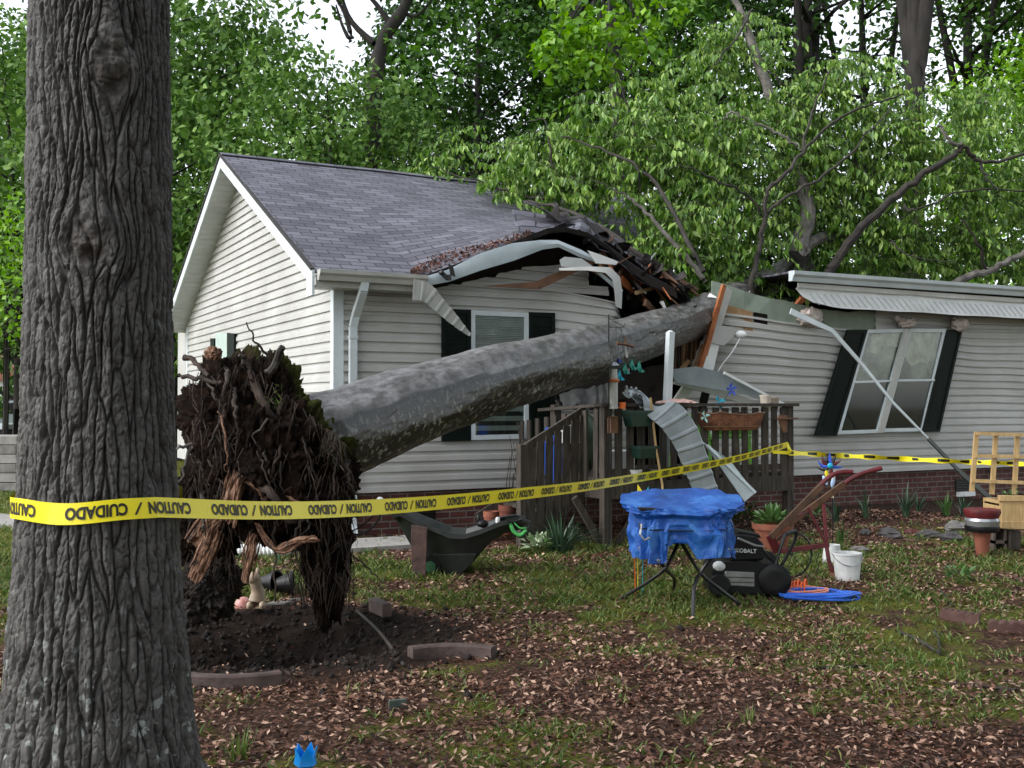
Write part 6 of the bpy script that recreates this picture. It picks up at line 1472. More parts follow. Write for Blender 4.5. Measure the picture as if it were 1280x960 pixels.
tub('chain', [bp(1022+math.sin(i)*1.2, 690+i*2.2, .02) for i in range(18)], .004, M_blackm, PL, 5)
br('plough_point', b+Vector((0, -.02, .03)), b+Vector((.14, -.08, .0)), .05, .02, M_lumd)
# ---- wind spinner with curling coloured vanes on a black rod
b = G(1041, 690); SPN = thing('wind_spinner', 'colourful curled-metal wind spinner on a thin black rod above the plough handles', 'wind spinner', b); hd_ = at(1037, 582, b.y)
tub('rod', [b, at(1041, 600, b.y), at(1037, 592, b.y)], .006, par=SPN)
for i, mt in enumerate((M_bluv, M_red, M_blackm, M_bluv, M_blackm, M_red, M_bluv, M_blackm)):
    a = R(-25+i*33); e = Vector((math.cos(a), 0, math.sin(a))); pq = Vector((-math.sin(a), 0, math.cos(a))); mb = MB()
    q = curve([hd_, hd_+e*.07+pq*.015, hd_+e*.13+pq*(.04 if i < 4 else -.04)], 5); mb.tube(q, [.014, .02, .024, .024, .02, .018, .014, .012, .008, .005, .002][:len(q)], 6); mb.build('vane', mt, SPN, smooth=True)
mb = MB(); mb.ell(hd_+Vector((0, -.02, 0)), (.03, .02, .03)); mb.build('hub', M_cyan, SPN, smooth=True)
for dx, dz, mt in ((-.03, -.09, M_yel), (.01, -.07, M_red), (.04, -.10, M_white), (-.05, -.15, flat('pale_blue', (.45, .6, .8))), (.03, -.17, flat('pale_blue2', (.4, .55, .78)))):
    mb = MB(); mb.ell(hd_+Vector((dx, -.01, dz)), (.022, .01, .055), 10, 8, Matrix.Rotation(dx*8, 3, 'Y')); mb.build('pendant', mt, SPN, smooth=True)
tub('chime', [hd_+Vector((.03, 0, -.2)), hd_+Vector((.03, 0, -.33))], .012, pbr('cream', (.5, .42, .3)), SPN)

# ---- buckets
def bucket(px, py, h_, r_, label, mat, handle=True, taper=.84, name='bucket', rim=1.05):
    c = G(px, py); t = thing(name, label, 'bucket', c); mb = MB()
    mb.lathe(c, [(r_*taper, 0), (r_, h_*.93), (r_*rim, h_*.94), (r_*rim, h_), (r_*.96, h_), (r_*.94, h_*.9), (r_*taper*.95, .01), (0, .01)], 28); mb.build('body', mat, t, smooth=True)
    if handle: mb = MB(); mb.tube([c+Vector((r_*math.cos(a)*1.04, -abs(math.sin(a))*r_*1.05-.0, h_*.95-abs(math.sin(a))*h_*.38)) for a in [math.pi*i/14 for i in range(15)]], .004, 5); mb.build('handle', M_silver, t)
    return t
M_bkt = pbr('white_bucket', (.50, .52, .52), (.74, .75, .74), 7, .5, .1, 14)
bucket(1059, 724, .225, .118, 'dirty white plastic bucket on the leaves beside the plough foot', M_bkt)
bucket(1040, 703, .17, .075, 'smaller white ribbed pot behind the dirty white bucket', M_bkt, False, 1.25, 'white_pot', 1.0)
# ---- cords
def coil(px, py, rx, ry, loops, r_, mat, name, label, cat, seed, z0=.0, upright=False, yaw=0):
    gg = random.Random(seed); c = G(px, py); pts = []
    for i in range(loops*22):
        a = 2*math.pi*i/22; k = 1+.16*math.sin(i*.171+seed)+.05*gg.uniform(-1, 1)
        if upright:
            x_ = -rx+2*rx*i/(loops*22); pts.append(c+Vector((x_+.035*math.cos(a), ry*math.cos(a)*.8, .06+(.052+.012*math.sin(i*.11))*math.sin(a))))
        else: pts.append(c+Vector((rx*k*math.cos(a)+.02*math.sin(i*.05), ry*k*math.sin(a), .012+z0+.045*(i/(loops*22))+.014*abs(math.sin(i*.3)))))
    mb = MB(); mb.tube(pts, r_, 6); return mb.top(name, mat, label, cat, smooth=True)
M_oc = pbr('orange_cord', (.75, .10, .02), (.88, .17, .04), 8, .45); M_bc = pbr('blue_cord', (.02, .10, .55), (.04, .17, .70), 8, .4)
coil(991, 744, .12, .09, 9, .0075, M_oc, 'orange_coil', 'bright orange coiled hose lying on the grass beside the mower wheel', 'hose', 3, upright=True)
coil(1004, 746, .17, .13, 8, .008, pbr('pale_orange', (.62, .18, .10), (.75, .3, .2), 8, .5), 'extension_lead', 'loose salmon orange extension cord between the orange hose and blue cord', 'cord', 5)
coil(1022, 750, .26, .15, 10, .009, M_bc, 'extension_lead', 'bright blue extension cord coiled flat on the leaves', 'cord', 7)
# ---- terracotta pots
def leafy(name, c, n_, r_, L_, mat, label, cat, par=None, up=.6, group=None):
    P = []; D = []
    for _ in range(n_):
        u = Vector((g.gauss(0, 1), g.gauss(0, 1), abs(g.gauss(0, .8)))).normalized(); p = c+u*r_*g.uniform(.3, 1); P.append(tuple(p)); D.append(tuple(u+Vector((0, 0, g.uniform(-.3, up)))))
    P = np.array(P); Nn = np.array(D)*.3+np.array([0, 0, 1])+RNG.normal(size=P.shape)*.3
    v, f = kites(P, np.array(D), Nn, RNG.uniform(.6, 1.2, n_)*L_, RNG.uniform(.4, .6, n_)*L_, .12, tipdrop=.12)
    o = np_mesh(name, v, f, mat, par); 
    if not par: tag(o, label, cat, group)
    return o
def pot(px, py, h_, r1_, r2_, mat, label, plant=None, name='clay_pot'):
    c = G(px, py); t = thing(name, label, 'flower pot', c); mb = MB()
    mb.lathe(c, [(r1_, 0), (r2_*.95, h_*.8), (r2_*1.04, h_*.8), (r2_*1.06, h_), (r2_*.93, h_), (r2_*.9, h_*.9), (0, h_*.9)], 26); mb.build('pot', mat, t, smooth=True)
    if plant: leafy('plant', c+Vector((0, 0, h_*.95)), plant[0], plant[1], plant[2], M_plant, None, None, t)
    return t
pot(966, 690, .30, .13, .20, M_terra, 'wide terracotta pot with a leafy green plant between the deck and the plough', (150, .17, .10))
pot(614, 676, .33, .06, .085, M_terra, 'slim orange clay jar standing by the brick base left of the steps', None, 'clay_jar')
pot(634, 668, .34, .08, .10, M_terrad, 'reddish clay pot beside the newel post of the steps')
pot(650, 630, .1, .07, .09, M_terrad, 'small dark clay pot on the step behind the newel post')
# ---- plants
def blades(px, py, n_, L_, w_, label, name='strap_plant', spread=.5, mat=M_blade, group=None, cat='plant', base=.04):
    c = G(px, py); mb = MB(); t = None
    for i in range(n_):
        a = g.uniform(0, 2*math.pi); tilt = g.uniform(.1, 1)*spread; l_ = L_*g.uniform(.6, 1.1); d = Vector((math.cos(a), math.sin(a), 0)); p0 = c+d*base*g.random(); sd = Vector((-d.y, d.x, 0))*w_/2; rr = []
        for k in range(5):
            t_ = k/4; p = p0+d*l_*tilt*(t_**1.5)*1.1+Vector((0, 0, l_*(t_*(1-.25*tilt)-tilt*.45*t_*t_))); rr.append([p-sd*(1-t_**2)-Vector((0,0,.001)), p+Vector((0, 0, -.006))*(1-t_), p+sd*(1-t_**2)])
        mb.sheet(rr)
    return mb.top(name, mat, label, cat, group)
blades(700, 690, 110, .50, .024, 'dark green clump of long strap leaves in front of the steps', spread=1.0, base=.15)
leafy('variegated_plant', G(672, 692)+Vector((0, 0, .05)), 60, .14, .11, pbr('white_edged_leaf', (.10, .2, .06), (.6, .68, .5), island=True, rough=.5), 'small plant with white-edged leaves beside the strap leaves', 'plant')
bl = 'strap leaves along the brick wall'
for i, (a, b_, n__, L_, lb) in enumerate(((1045, 652, 16, .40, 'strap-leaved plant by the brick wall behind the wind spinner rod'), (1082, 648, 18, .45, 'upright strap-leaved plant by the brick wall right of the plough grips'), (1132, 646, 34, .55, 'tallest strap-leaved plant, below the left end of the right window'), (1148, 640, 18, .35, 'strap-leaved plant just right of the tallest one by the wall'), (1183, 644, 40, .34, 'low grassy strap plant left of the foundation vent'), (1205, 643, 30, .3, 'low grassy strap plant below the foundation vent'), (1051, 680, 20, .28, 'bright green strap plant in the bed beside the black rod'))):
    blades(a, b_, n__, L_, .02, lb, spread=.55, group=bl, mat=M_plant if i in (6, 4) else M_blade)
leafy('bed_plant', G(1020, 655)+Vector((0, 0, .08)), 70, .16, .07, M_plant, 'leafy green plant in the bed under the plough handles', 'plant'); leafy('shrub', G(930, 668)+Vector((0, 0, .15)), 160, .28, .06, M_leafD, 'dark low shrub in the shade under the dangling board', 'shrub')
leafy('weed', G(1198, 725)+Vector((0, 0, .02)), 30, .10, .09, M_plant, 'small weed with a few leaves on the leaf-strewn ground at the right', 'plant')
blades(935, 905, 26, .10, .006, 'tuft of fresh grass in the dead leaves, lower centre right', 'grass_tuft', .6, M_grass, 'fresh grass tufts among the leaves', 'grass'); blades(860, 905, 30, .10, .006, 'tuft of fresh grass in the dead leaves, left of the lower pair', 'grass_tuft', .7, M_grass, 'fresh grass tufts among the leaves', 'grass'); blades(1020, 895, 26, .09, .006, 'tuft of fresh grass beside the bare patch in the lower right', 'grass_tuft', .6, M_grass, 'fresh grass tufts among the leaves', 'grass')
blades(300, 950, 40, .16, .008, 'clump of grass at the foot of the big furrowed trunk', 'grass_tuft', .5, M_grass, None, 'grass')
# ---- stones, sticks, chips
for i, (a, b_, r_, mt, lb) in enumerate(((1074, 690, .10, M_stone, 'pale rounded stone next to the white bucket'), (1082, 668, .10, M_stoned, 'dark angular stone at the left end of the flower bed edge'), (1112, 672, .16, M_stoned, 'long flat dark stone in the middle of the bed edge'), (1140, 668, .10, M_red, 'dark red broken brick piece in the bed edge'), (1195, 664, .19, M_stone, 'largest grey flat stone, right end of the bed edge'), (1190, 676, .16, M_stoned, 'dark stone lying in front of the largest grey stone'), (1160, 672, .14, M_stoned, 'dark flat stone left of the largest grey stone'), (982, 655, .09, M_stone, 'round pale stone behind the mower handle'))):
    mb = MB(); mb.ell(G(a, b_)+Vector((0, 0, r_*.2)), (r_, r_*.6, r_*.42), 14, 9, rotz(i), .4, 1.6); mb.top('stone', mt, lb, 'stone', 'stones edging the flower bed')
for i, (p, q, r_, lb) in enumerate(((G(1120, 790), G(1175, 820), .010, 'bent pale twig lying on the leaves below the bed'), (G(1175, 818), G(1168, 790), .007, 'short twig meeting the bent pale twig'), (G(1180, 858), G(1275, 868), .012, 'straight dark stick near the right edge'), (G(985, 842), G(1085, 836), .009, 'thin straight twig in the middle of the leaf litter'), (G(1165, 730), G(1190, 760), .008, 'dark twig leaning in the weeds at the right'), (G(1130, 676), G(1165, 682), .02, 'reddish brown branch lying along the bed'), (G(440, 760), G(505, 835), .010, 'twig at the right edge of the torn soil'))):
    m_ = (p+q)/2+Vector((.02, .03, .015)); mb = MB(); mb.tube(curve([p+Vector((0, 0, .01)), m_, q+Vector((0, 0, .015))], 5), r_, 6); mb.top('fallen_twig', M_twig if i != 5 else M_hw, lb, 'twig')
mb = MB(); mb.bar(G(1172, 662, .02), G(1200, 662, .02), .06, .01); mb.top('wood_chip', M_wood, 'pale splinter of wood lying on the bed behind the stones', 'wood piece')
mb = MB(); p = G(497, 886, .02); mb.box(p, (.09, .02, .05), rotz(.4)); mb.top('dark_scrap', pbr('scrap', (.04, .06, .05), (.10, .13, .12), 20, .3), 'small dark glinting scrap lying in the leaves at the lower centre', 'scrap')
# ---- edging blocks
def arc_edge(c, r_, a0, a1, h_, w_, label, mat=M_edge, scal=False, name='edging_block'):
    mb = MB(); rr = []
    for i in range(25):
        a = a0+(a1-a0)*i/24; zt_ = h_+(.02*abs(math.sin(i*.75)) if scal else 0); e = Vector((math.cos(a), math.sin(a), 0)); b0 = c+e*r_; b1 = c+e*(r_+w_)
        rr.append([b0+Vector((0, 0, -.04)), b0+Vector((0, 0, zt_-.01)), b0+e*.01+Vector((0, 0, zt_)), b1-e*.01+Vector((0, 0, zt_)), b1+Vector((0, 0, zt_-.01)), b1+Vector((0, 0, -.04))])
    mb.sheet(rr); mb.raw(rr[0], [tuple(range(6))]); mb.raw(rr[-1], [tuple(range(5, -1, -1))]); return mb.top(name, mat, label, 'edging block', 'garden edging blocks')
p = G(567, 822); arc_edge(p-Vector((0, .42, 0)), .42, R(58), R(124), .075, .07, 'single curved concrete edging block lying alone on the leaves')
p = G(282, 858); arc_edge(p+Vector((0, .45, 0)), .45, R(-120), R(-55), .07, .06, 'curved edging block near the foot of the big furrowed trunk')
p = G(418, 800); mb = MB(); mb.box(p+Vector((0, 0, .05)), (.09, .36, .10), rotz(-.62)); mb.top('edging_block', M_edge, 'tilted edging block half buried at the right of the torn soil', 'edging block', 'garden edging blocks', bevel=.01)
p = G(475, 768); mb = MB(); mb.box(p+Vector((0, 0, .05)), (.07, .28, .10), rotz(.5)); mb.top('edging_block', M_edge, 'dark edging block beyond the torn soil, behind the tilted one', 'edging block', 'garden edging blocks', bevel=.01)
p = G(1275, 790); arc_edge(p+Vector((0, .40, 0)), .40, R(-118), R(-70), .065, .07, 'scalloped brown edging block at the right edge', pbr('brown_edging', (.06, .028, .022), (.11, .055, .045), 7, .85, .5, 30), True)
p = G(1252, 782); arc_edge(p+Vector((.05, .35, 0)), .34, R(-160), R(-120), .065, .07, 'scalloped brown edging block turned away beside the one at the right edge', MT['brown_edging'], True)
for dx, lb in ((404, 'left'), (0, 'x')):
    if dx: 
        p = G(318, 752); 
# ---- figures by the hole
c = G(321, 764); t = thing('garden_figurine', 'beige ceramic animal figurine lying at the edge of the torn soil', 'figurine', c); M_cer = pbr('ceramic', (.26, .19, .13), (.42, .33, .24), 8, .5)
def sk(mb, els): 
    for cc_, r_ in els: mb.ell(cc_, r_, 14, 10)
mb = MB(); mb.tube([c+Vector((0, 0, .03)), c+Vector((.0, 0, .08)), c+Vector((.01, 0, .14)), c+Vector((0, -.01, .18)), c+Vector((-.01, -.02, .23))], [.055, .06, .05, .04, .045], 14); mb.build('body', M_cer, t, smooth=True)
mb = MB(); mb.ell(c+Vector((-.02, -.03, .245)), (.05, .05, .045)); hd2 = mb.build('head', M_cer, t, smooth=True)
for sx in (-.05, .01): mb = MB(); mb.ell(c+Vector((sx, -.02, .29)), (.015, .01, .03)); mb.build('ear', M_cer, hd2, smooth=True)
for sx in (-.04, .05): mb = MB(); mb.ell(c+Vector((sx, -.04, .05)), (.025, .04, .03)); mb.build('paw', M_cer, t, smooth=True)
mb = MB(); mb.ell(G(304, 768)+Vector((0, 0, .065)), (.065, .06, .065), 18, 12); mb.top('pink_ball', pbr('pink_ball', (.35, .12, .10), (.62, .36, .32), 9, .35), 'round pinkish ball half buried beside the figurine', 'ball', smooth=True)
mb = MB(); p = G(340, 760); mb.prism([p+Vector((-.05, 0, .02)), p+Vector((.09, .02, .02)), p+Vector((.13, .05, .03)), p+Vector((.0, .06, .03))], (0, 0, .012)); mb.top('pale_shard', M_stone, 'flat pale shard lying on the dark soil right of the figurine', 'shard')
mb = MB(); p = G(368, 755); mb.prism([p+Vector((-.05, 0, .02)), p+Vector((.05, .02, .03)), p+Vector((.07, .05, .03)), p+Vector((-.03, .05, .02))], (0, 0, .012)); mb.top('pale_shard', M_stone, 'small pale shard farther right, below the hanging roots', 'shard')
for a, b_, rt_ in ((337, 728, 0.9), (356, 730, 1.4)):
    p = G(a, b_+14)+Vector((0, 0, .09)); mb = MB(); Mx = rotz(.3+rt_) @ Matrix.Rotation(R(85), 3, 'X'); mb.lathe(p, [(.05, -.06), (.085, .05), (.095, .05), (.095, .07), (.08, .07), (.05, -.04), (0, -.04)], 20, Mx); mb.top('dark_flower_pot', M_black, 'black plastic pot tipped over behind the figurine, %s one' % ('right' if a > 350 else 'left'), 'flower pot', smooth=True)
blades(306, 790, 10, .13, .012, 'few green shoots sprouting from the dark soil by the pink ball', 'green_shoots', .5, M_plant); blades(322, 792, 8, .14, .014, 'green shoots in the dark soil in front of the figurine', 'green_shoots', .5, M_plant)
# ---- corrugated drain pipe end behind the roots
p = G(338, 700); mb = MB(); P_ = [p+Vector((-.35+.02*i, .0, .10)) for i in range(26)]; mb.tube(P_, [.062 if i % 2 else .05 for i in range(26)], 14); mb.top('drain_pipe', M_white, 'white corrugated drain pipe lying by the path behind the roots', 'pipe', smooth=False)
mb = MB(); p = G(348, 705); mb.tube([p, p+Vector((0, 0, .30))], .02, 6); mb.top('garden_stake', pbr('green_stake', (.03, .08, .03)), 'short green stake standing beside the corrugated pipe', 'stake')
# ---- wheelbarrow-like yard cart
b = G(566, 722); CTx = thing('yard_cart', 'dark grey moulded yard cart with a green grip, parked before the house', 'garden cart', b); s_ = b.y/F
def cpt(px, py, dy=0): return Vector(((px-640)*s_, b.y+dy, CH-(py-HZ)*s_))
M_cart = pbr('cart_plastic', (.012, .015, .014), (.028, .033, .031), 5, .45, .1, 20)
top_ = [(491, 641), (500, 639), (520, 650), (545, 660), (562, 667), (580, 668), (600, 662), (625, 652), (645, 648), (657, 650)]
bot_ = [(491, 645), (501, 665), (515, 690), (540, 718), (558, 720), (575, 720), (590, 706), (612, 680), (632, 668), (650, 665)]
dys = [.0, .04, .05, .05, .05, .05, .05, .06, .10, .16]; dye = [.42, .46, .50, .52, .52, .52, .50, .44, .38, .30]
rows = []
for (a, b2), (c_, d_), y0, y1 in zip(top_, bot_, dys, dye):
    ym = .09 if 491 < a < 610 else .02
    rows.append([cpt(a, b2+1, y0+.02), cpt(a, b2, y0-.02), cpt(a, b2+6, y0-.025), cpt(a, b2+7, y0+.01), cpt((a+c_)/2, (b2+d_)/2+3, y0+ym*.6), cpt(c_, d_, y0+ym+.02), cpt(c_, d_, y1-ym-.02), cpt((a+c_)/2, (b2+d_)/2+3, y1-ym*.6), cpt(a, b2+7, y1-.01), cpt(a, b2+6, y1+.025), cpt(a, b2, y1+.02), cpt(a, b2+1, y1-.02)])
mb = MB(); mb.sheet(rows); mb.raw(rows[0], [tuple(range(12))]); mb.build('tub', M_cart, CTx, smooth=True)
inn = [[r[0], r[0]*.5+r[5]*.5+Vector((0, .04, .05)), r[6]*.5+r[11]*.5+Vector((0, -.04, .05)), r[11]] for r in rows[1:8]]
mb = MB(); mb.sheet(inn); mb.build('tub_liner', M_cart, CTx)
mb = MB(); mb.prism([cpt(540, 694, .085), cpt(596, 693, .085), cpt(590, 706, .10), cpt(575, 721, .12), cpt(556, 721, .12), cpt(548, 712, .11)], (0, .3, 0)); mb.build('lower_hull', M_cart, CTx, bevel=.008)
M_grip = pbr('green_grip', (.06, .42, .09), (.11, .55, .15), 8, .4)
ctr_ = [(638, 653), (652, 650), (662, 654), (660, 664), (650, 671), (641, 664)]
mb = MB(); mb.tube([cpt(a, b2, .06) for a, b2 in ctr_], .022, 8, closed=True); mb.build('handle', M_cart, CTx, smooth=True)
mb = MB(); mb.tube(curve([cpt(638, 655, .035), cpt(642, 664, .033), cpt(650, 669, .033), cpt(658, 663, .035)], 5), .016, 8); mb.tube(curve([cpt(642, 653, .035), cpt(650, 660, .03), cpt(658, 660, .035)], 5), .007, 6); mb.build('green_grip', M_grip, CTx, smooth=True)
mb = MB(); c = cpt(537, 710, .12); Mx = Matrix.Rotation(R(90), 3, 'X'); mb.lathe(c, [(.045, -.03), (.09, -.03), (.10, 0), (.09, .03), (.045, .03)], 22, Mx); wl = mb.build('wheel', M_black, CTx, smooth=True); mb = MB(); mb.lathe(c, [(0, .036), (.05, .034), (.055, .0), (0, -.03)], 18, Mx); mb.build('hub', pbr('dull_green', (.012, .07, .03), (.02, .11, .04)), wl, smooth=True)
mb = MB(); mb.ell(cpt(603, 656, .1), (.05, .04, .035), 10, 8, None, .3); mb.ell(cpt(598, 651, .12), (.02, .02, .05)); mb.top('garden_gloves', M_black, 'dark work gloves lying on the rim of the cart', 'gloves', smooth=True)
mb = MB(); mb.lathe(cpt(622, 655, .12), [(.02, 0), (.02, .035), (.012, .05), (0, .05)], 10); mb.top('bottle_cap', M_white, 'small white bottle cap standing on the cart rim', 'cap')
# brown board propped against the cart
p = G(523, 722); M_bb = pbr('mottled_board', (.025, .012, .010), (.11, .06, .05), 9, .7, .5, 20)
mb = MB(); mb.prism([at(514, 656, p.y-.02), at(534, 660, p.y-.02), at(532, 718, p.y-.06), at(530, 722, p.y-.06), at(516, 720, p.y-.06), at(514, 700, p.y-.05)], (0, .035, 0)); mb.top('brown_board', M_bb, 'narrow mottled brown board propped upright against the left end of the cart', 'board', bevel=.004)
# ---- hose loop and orange ornament at the corner
mb = MB(); mb.tube(curve([PV(475, 632, -.1), PV(474, 648, -.12), PV(462, 662, -.15), PV(445, 668, -.18), PV(434, 660, -.2), PV(438, 640, -.15)], 8), .011, 7); mb.top('black_hose', M_black, 'black hose looping against the brick base near the corner', 'hose', smooth=True)
mb = MB(); mb.ell(PV(427, 616, -.55), (.065, .065, .085), 16, 12); mb.tube([PV(425, 608, -.55), PV(424, 590, -.5)], .004, 5); mb.top('orange_lantern', M_orng, 'small round orange plastic lantern hanging by the bottom of the downspout', 'lantern', smooth=True)
mb = MB(); mb.lathe(PV(475, 630, -.08), [(.04, 0), (.04, .06), (.02, .08), (0, .08)], 12); mb.top('spigot_cover', M_white, 'small white outlet cap on the brick base behind the tape', 'outlet')
# ---- bright blue tulip ornament, bottom edge
p = G(383, 985); t = thing('blue_tulip', 'bright blue plastic tulip ornament poking up at the bottom edge', 'garden ornament', p); M_tul = flat('tulip_blue', (.0, .28, .78), .35)
q = at(382, 948, p.y)
for i in range(5):
    a = 2*math.pi*i/5; e = Vector((math.cos(a), math.sin(a), 0)); sd = Vector((-e.y, e.x, 0)); c = q+Vector((0, 0, -.05)); mb = MB()
    mb.sheet([[c-sd*.006, c, c+sd*.006], [c+e*.035-sd*.028+Vector((0, 0, .03)), c+e*.04+Vector((0, 0, .03)), c+e*.035+sd*.028+Vector((0, 0, .03))], [c+e*.03-sd*.024+Vector((0, 0, .06)), c+e*.036+Vector((0, 0, .06)), c+e*.03+sd*.024+Vector((0, 0, .06))], [c+e*.042-sd*.002+Vector((0, 0, .10)), c+e*.044+Vector((0, 0, .10)), c+e*.042+sd*.002+Vector((0, 0, .10))]], .003, e); mb.build('petal', M_tul, t, smooth=True)
mb = MB(); mb.tube([p, q+Vector((0, 0, -.05))], .006, 6); mb.build('stem', flat('stem_green', (.02, .12, .04)), t)
# ---- pine planter with trellis, block, red pot at the right edge
b = G(1262, 690); PLN = thing('pine_planter', 'pale pine planter box with a lattice trellis at the right edge', 'planter', b); s_ = b.y/F
def pp_(px, py, dy=0): return Vector(((px-640)*s_, b.y+dy, CH-(py-HZ)*s_))
for i in range(7):
    x0 = 1251+i*13; mb = MB(); mb.prism([pp_(x0, 626), pp_(x0+12.6, 626), pp_(x0+12.6, 653), pp_(x0, 653)], (0, .03, 0)); mb.build('slat', M_wood, PLN, bevel=.003)
mb = MB(); mb.prism([pp_(1248, 619, -.02), pp_(1342, 621, -.02), pp_(1342, 627, -.02), pp_(1248, 626, -.02)], (0, .06, 0)); mb.build('top_trim', M_wood, PLN, bevel=.003)
mb = MB(); mb.prism([pp_(1250, 651, -.012), pp_(1342, 653, -.012), pp_(1342, 664, -.012), pp_(1250, 660, -.012)], (0, .045, 0)); mb.build('bottom_trim', M_wood, PLN, bevel=.003)
mb = MB(); mb.prism([pp_(1250, 626, .03), pp_(1250, 660, .03), pp_(1250, 660, .38), pp_(1250, 626, .38)], (.03, 0, 0)); mb.prism([pp_(1250, 626, .38), pp_(1342, 626, .38), pp_(1342, 660, .38), pp_(1250, 660, .38)], (0, .03, 0)); mb.prism([pp_(1250, 630, .04), pp_(1342, 630, .04), pp_(1342, 630, .38), pp_(1250, 630, .38)], (0, 0, -.02)); mb.build('box_sides', M_wood, PLN)
mb = MB(); mb.prism([pp_(1252, 628, .04), pp_(1340, 628, .04), pp_(1340, 628, .36), pp_(1252, 628, .36)], (0, 0, .01)); mb.build('potting_soil', M_soil, PLN)
leafy('seedlings', pp_(1275, 626, .2), 26, .12, .05, M_plant, None, None, PLN)
for a, b1, c_, d_ in ((1243, 541, 1236, 618), (1268, 543, 1262, 622), (1296, 543, 1291, 622), (1324, 543, 1319, 622)): mb = MB(); mb.bar(pp_(a, b1, .42), pp_(c_, d_, .42), .045, .03, Vector((0, 1, 0))); mb.build('trellis_post', M_wood, PLN)
for a, b1, c_, d_ in ((1241, 543, 1334, 546), (1239, 572, 1334, 574), (1234, 604, 1334, 608)): mb = MB(); mb.bar(pp_(a, b1, .385), pp_(c_, d_, .385), .035, .03, Vector((0, 1, 0))); mb.build('trellis_rail', M_wood, PLN)
mb = MB(); mb.prism([pp_(1262, 663, .02), pp_(1276, 664, .02), pp_(1276, 699, .02), pp_(1262, 699, .02)], (0, .14, 0)); mb.top('wooden_stump', M_deck, 'dark square wooden block carrying the left end of the pine planter', 'wood block', bevel=.01)
c = pp_(1250, 662, 0); mb = MB(); h_ = .33
for (x0, x1, y0, y1) in ((1243, 1260, 656, 660), (1243, 1260, 676, 680), (1243, 1260, 696, 699), (1243, 1246, 660, 696), (1257, 1260, 660, 696)): mb.prism([pp_(x0, y0, .05), pp_(x1, y0, .05), pp_(x1, y1, .05), pp_(x0, y1, .05)], (0, .25, 0))
mb.top('cinder_block', pbr('cinder', (.08, .06, .05), (.15, .12, .105), 8, .9, .6, 30), 'hollow concrete block standing on end under the pine planter', 'concrete block')
c = G(1228, 696); t = thing('clay_pot', 'tall terracotta pot topped with a red and silver bowl, left of the pine planter', 'flower pot', c)
mb = MB(); mb.lathe(c, [(.055, 0), (.085, .25), (.0, .25)], 22); mb.build('pot', M_terra, t, smooth=True)
mb = MB(); mb.lathe(c, [(0, .24), (.15, .25), (.165, .29), (.16, .31), (0, .31)], 26); mb.build('dark_tray', M_black, t, smooth=True)
mb = MB(); mb.lathe(c, [(.155, .31), (.165, .36), (.15, .385), (0, .38)], 26); mb.build('silver_band', M_silver, t, smooth=True)
mb = MB(); mb.lathe(c, [(.15, .385), (.175, .44), (.17, .47), (.15, .46), (0, .44)], 26); mb.build('red_bowl', M_red, t, smooth=True)
# ---- far left: pallet of pavers, trailer, car, house
p = G(-6, 615); t = thing('paver_stack', 'stack of pale grey wrapped pavers at the far left edge', 'paver stack', p)
for k in range(6):
    mb = MB(); mb.box(p+Vector((g.uniform(-.015, .015), .4, .08+.16*k)), (.72-.02*(k > 3), .8, .15)); mb.build('paver_layer', M_conc if k % 2 else M_stone, t, bevel=.01)
p = Vector((at(-10, 540, 36).x, 36, 0)); t = thing('flatbed_trailer', 'dark flatbed trailer with a white edge behind the pavers at far left', 'trailer', p)
mb = MB(); mb.box(p+Vector((-1.6, 0, .78)), (5.2, 2.0, .16)); mb.build('bed', M_trim, t); mb = MB(); mb.box(p+Vector((-1.6, -.02, .55)), (5.0, 1.8, .28)); mb.build('chassis', M_black, t)
for x_ in (-2.4, -.2): mb = MB(); mb.lathe(p+Vector((x_, -.9, .36)), [(0, -.1), (.36, -.1), (.36, .1), (0, .1)], 20, M_X); mb.build('wheel', M_black, t, smooth=True)
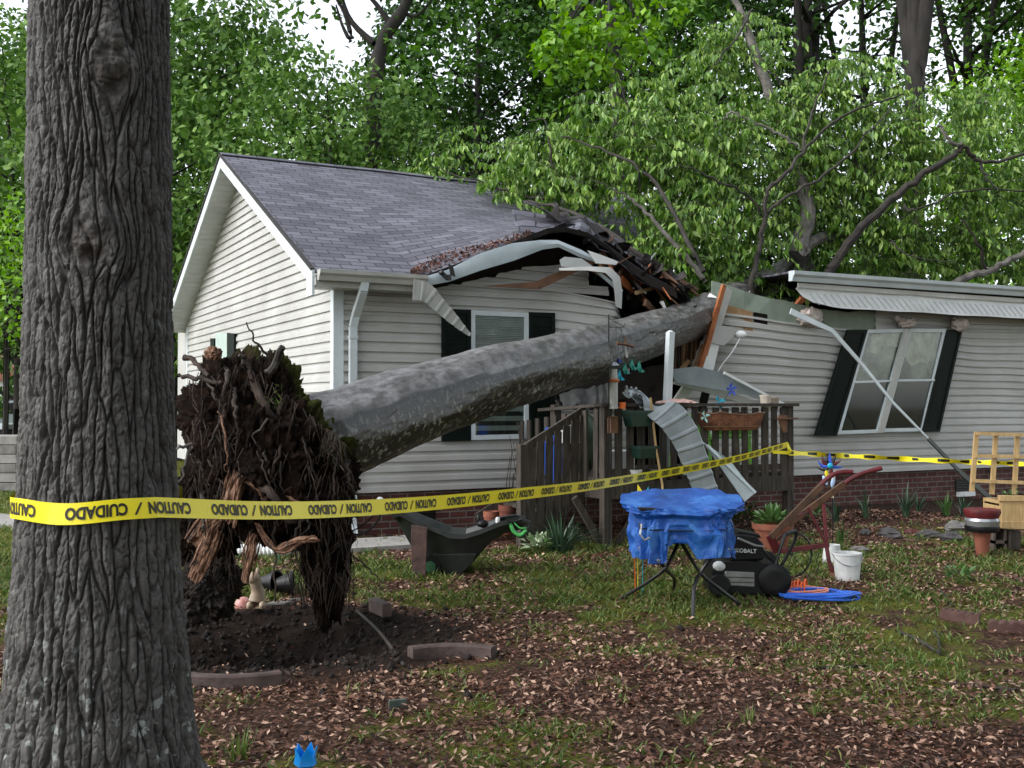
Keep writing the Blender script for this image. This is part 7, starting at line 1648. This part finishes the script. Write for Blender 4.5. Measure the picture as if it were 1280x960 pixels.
M_car = pbr('pale_blue_paint', (.32, .40, .44), (.40, .48, .52), 3, .3, coat=.5)
p = Vector((at(8, 525, 47).x, 47, 0)); t = thing('parked_car', 'pale blue car parked beyond the trailer at the far left', 'car', p)
prof = [(-2.2, .45), (-2.2, .95), (-1.3, 1.05), (-.7, 1.65), (.9, 1.7), (1.5, 1.1), (2.2, .98), (2.25, .45)]
mb = MB(); mb.prism([p+Vector((x_, 0, z)) for x_, z in prof], (0, 1.7, 0)); body = mb.build('body', M_car, t, bevel=.06)
for pts in ([(-1.15, 1.1), (-.62, 1.55), (0, 1.58), (0, 1.1)], [(.08, 1.1), (.08, 1.58), (.82, 1.6), (1.3, 1.1)]): mb = MB(); mb.prism([p+Vector((x_, -.012, z)) for x_, z in pts], (0, .03, 0)); mb.build('side_window', M_room, t)
for x_ in (-1.4, 1.4): mb = MB(); mb.lathe(p+Vector((x_, .05, .34)), [(0, -.1), (.2, -.1), (.34, -.08), (.34, .1), (0, .1)], 20, M_X); mb.build('wheel', M_black, t, smooth=True)
p = Vector((at(-30, 520, 75).x, 75, 0)); t = thing('neighbour_house', 'distant white house with shaded windows beyond the road at far left', 'house', p); M_nh = pbr('white_boards', (.55, .57, .58), (.66, .67, .66), 2, .6)
mb = MB(); mb.box(p+Vector((0, 3, 1.6)), (9, 6, 3.2)); mb.build('wall', M_nh, t); mb = MB(); mb.prism([p+Vector((-5, -.4, 3.2)), p+Vector((5, -.4, 3.2)), p+Vector((0, -.4, 5.4))], (0, 7, 0)); mb.build('roof', pbr('red_roof', (.16, .05, .04), (.22, .08, .06), 2, .8), t)
for x_ in (-2.6, 0, 2.6): mb = MB(); mb.box(p+Vector((x_, -.02, 1.8)), (1.1, .08, 1.4)); mb.build('window', M_room, t)
mb = MB(); q = at(7, 470, 30); mb.tube([Vector((q.x, 30, 0)), Vector((q.x+.05, 30, 5.5))], .09, 8); mb.top('utility_post', M_bgbark, 'thin dark post at the far left in front of the white house', 'post')
M_gc = pbr('pale_sky', (.8, .8, .85))
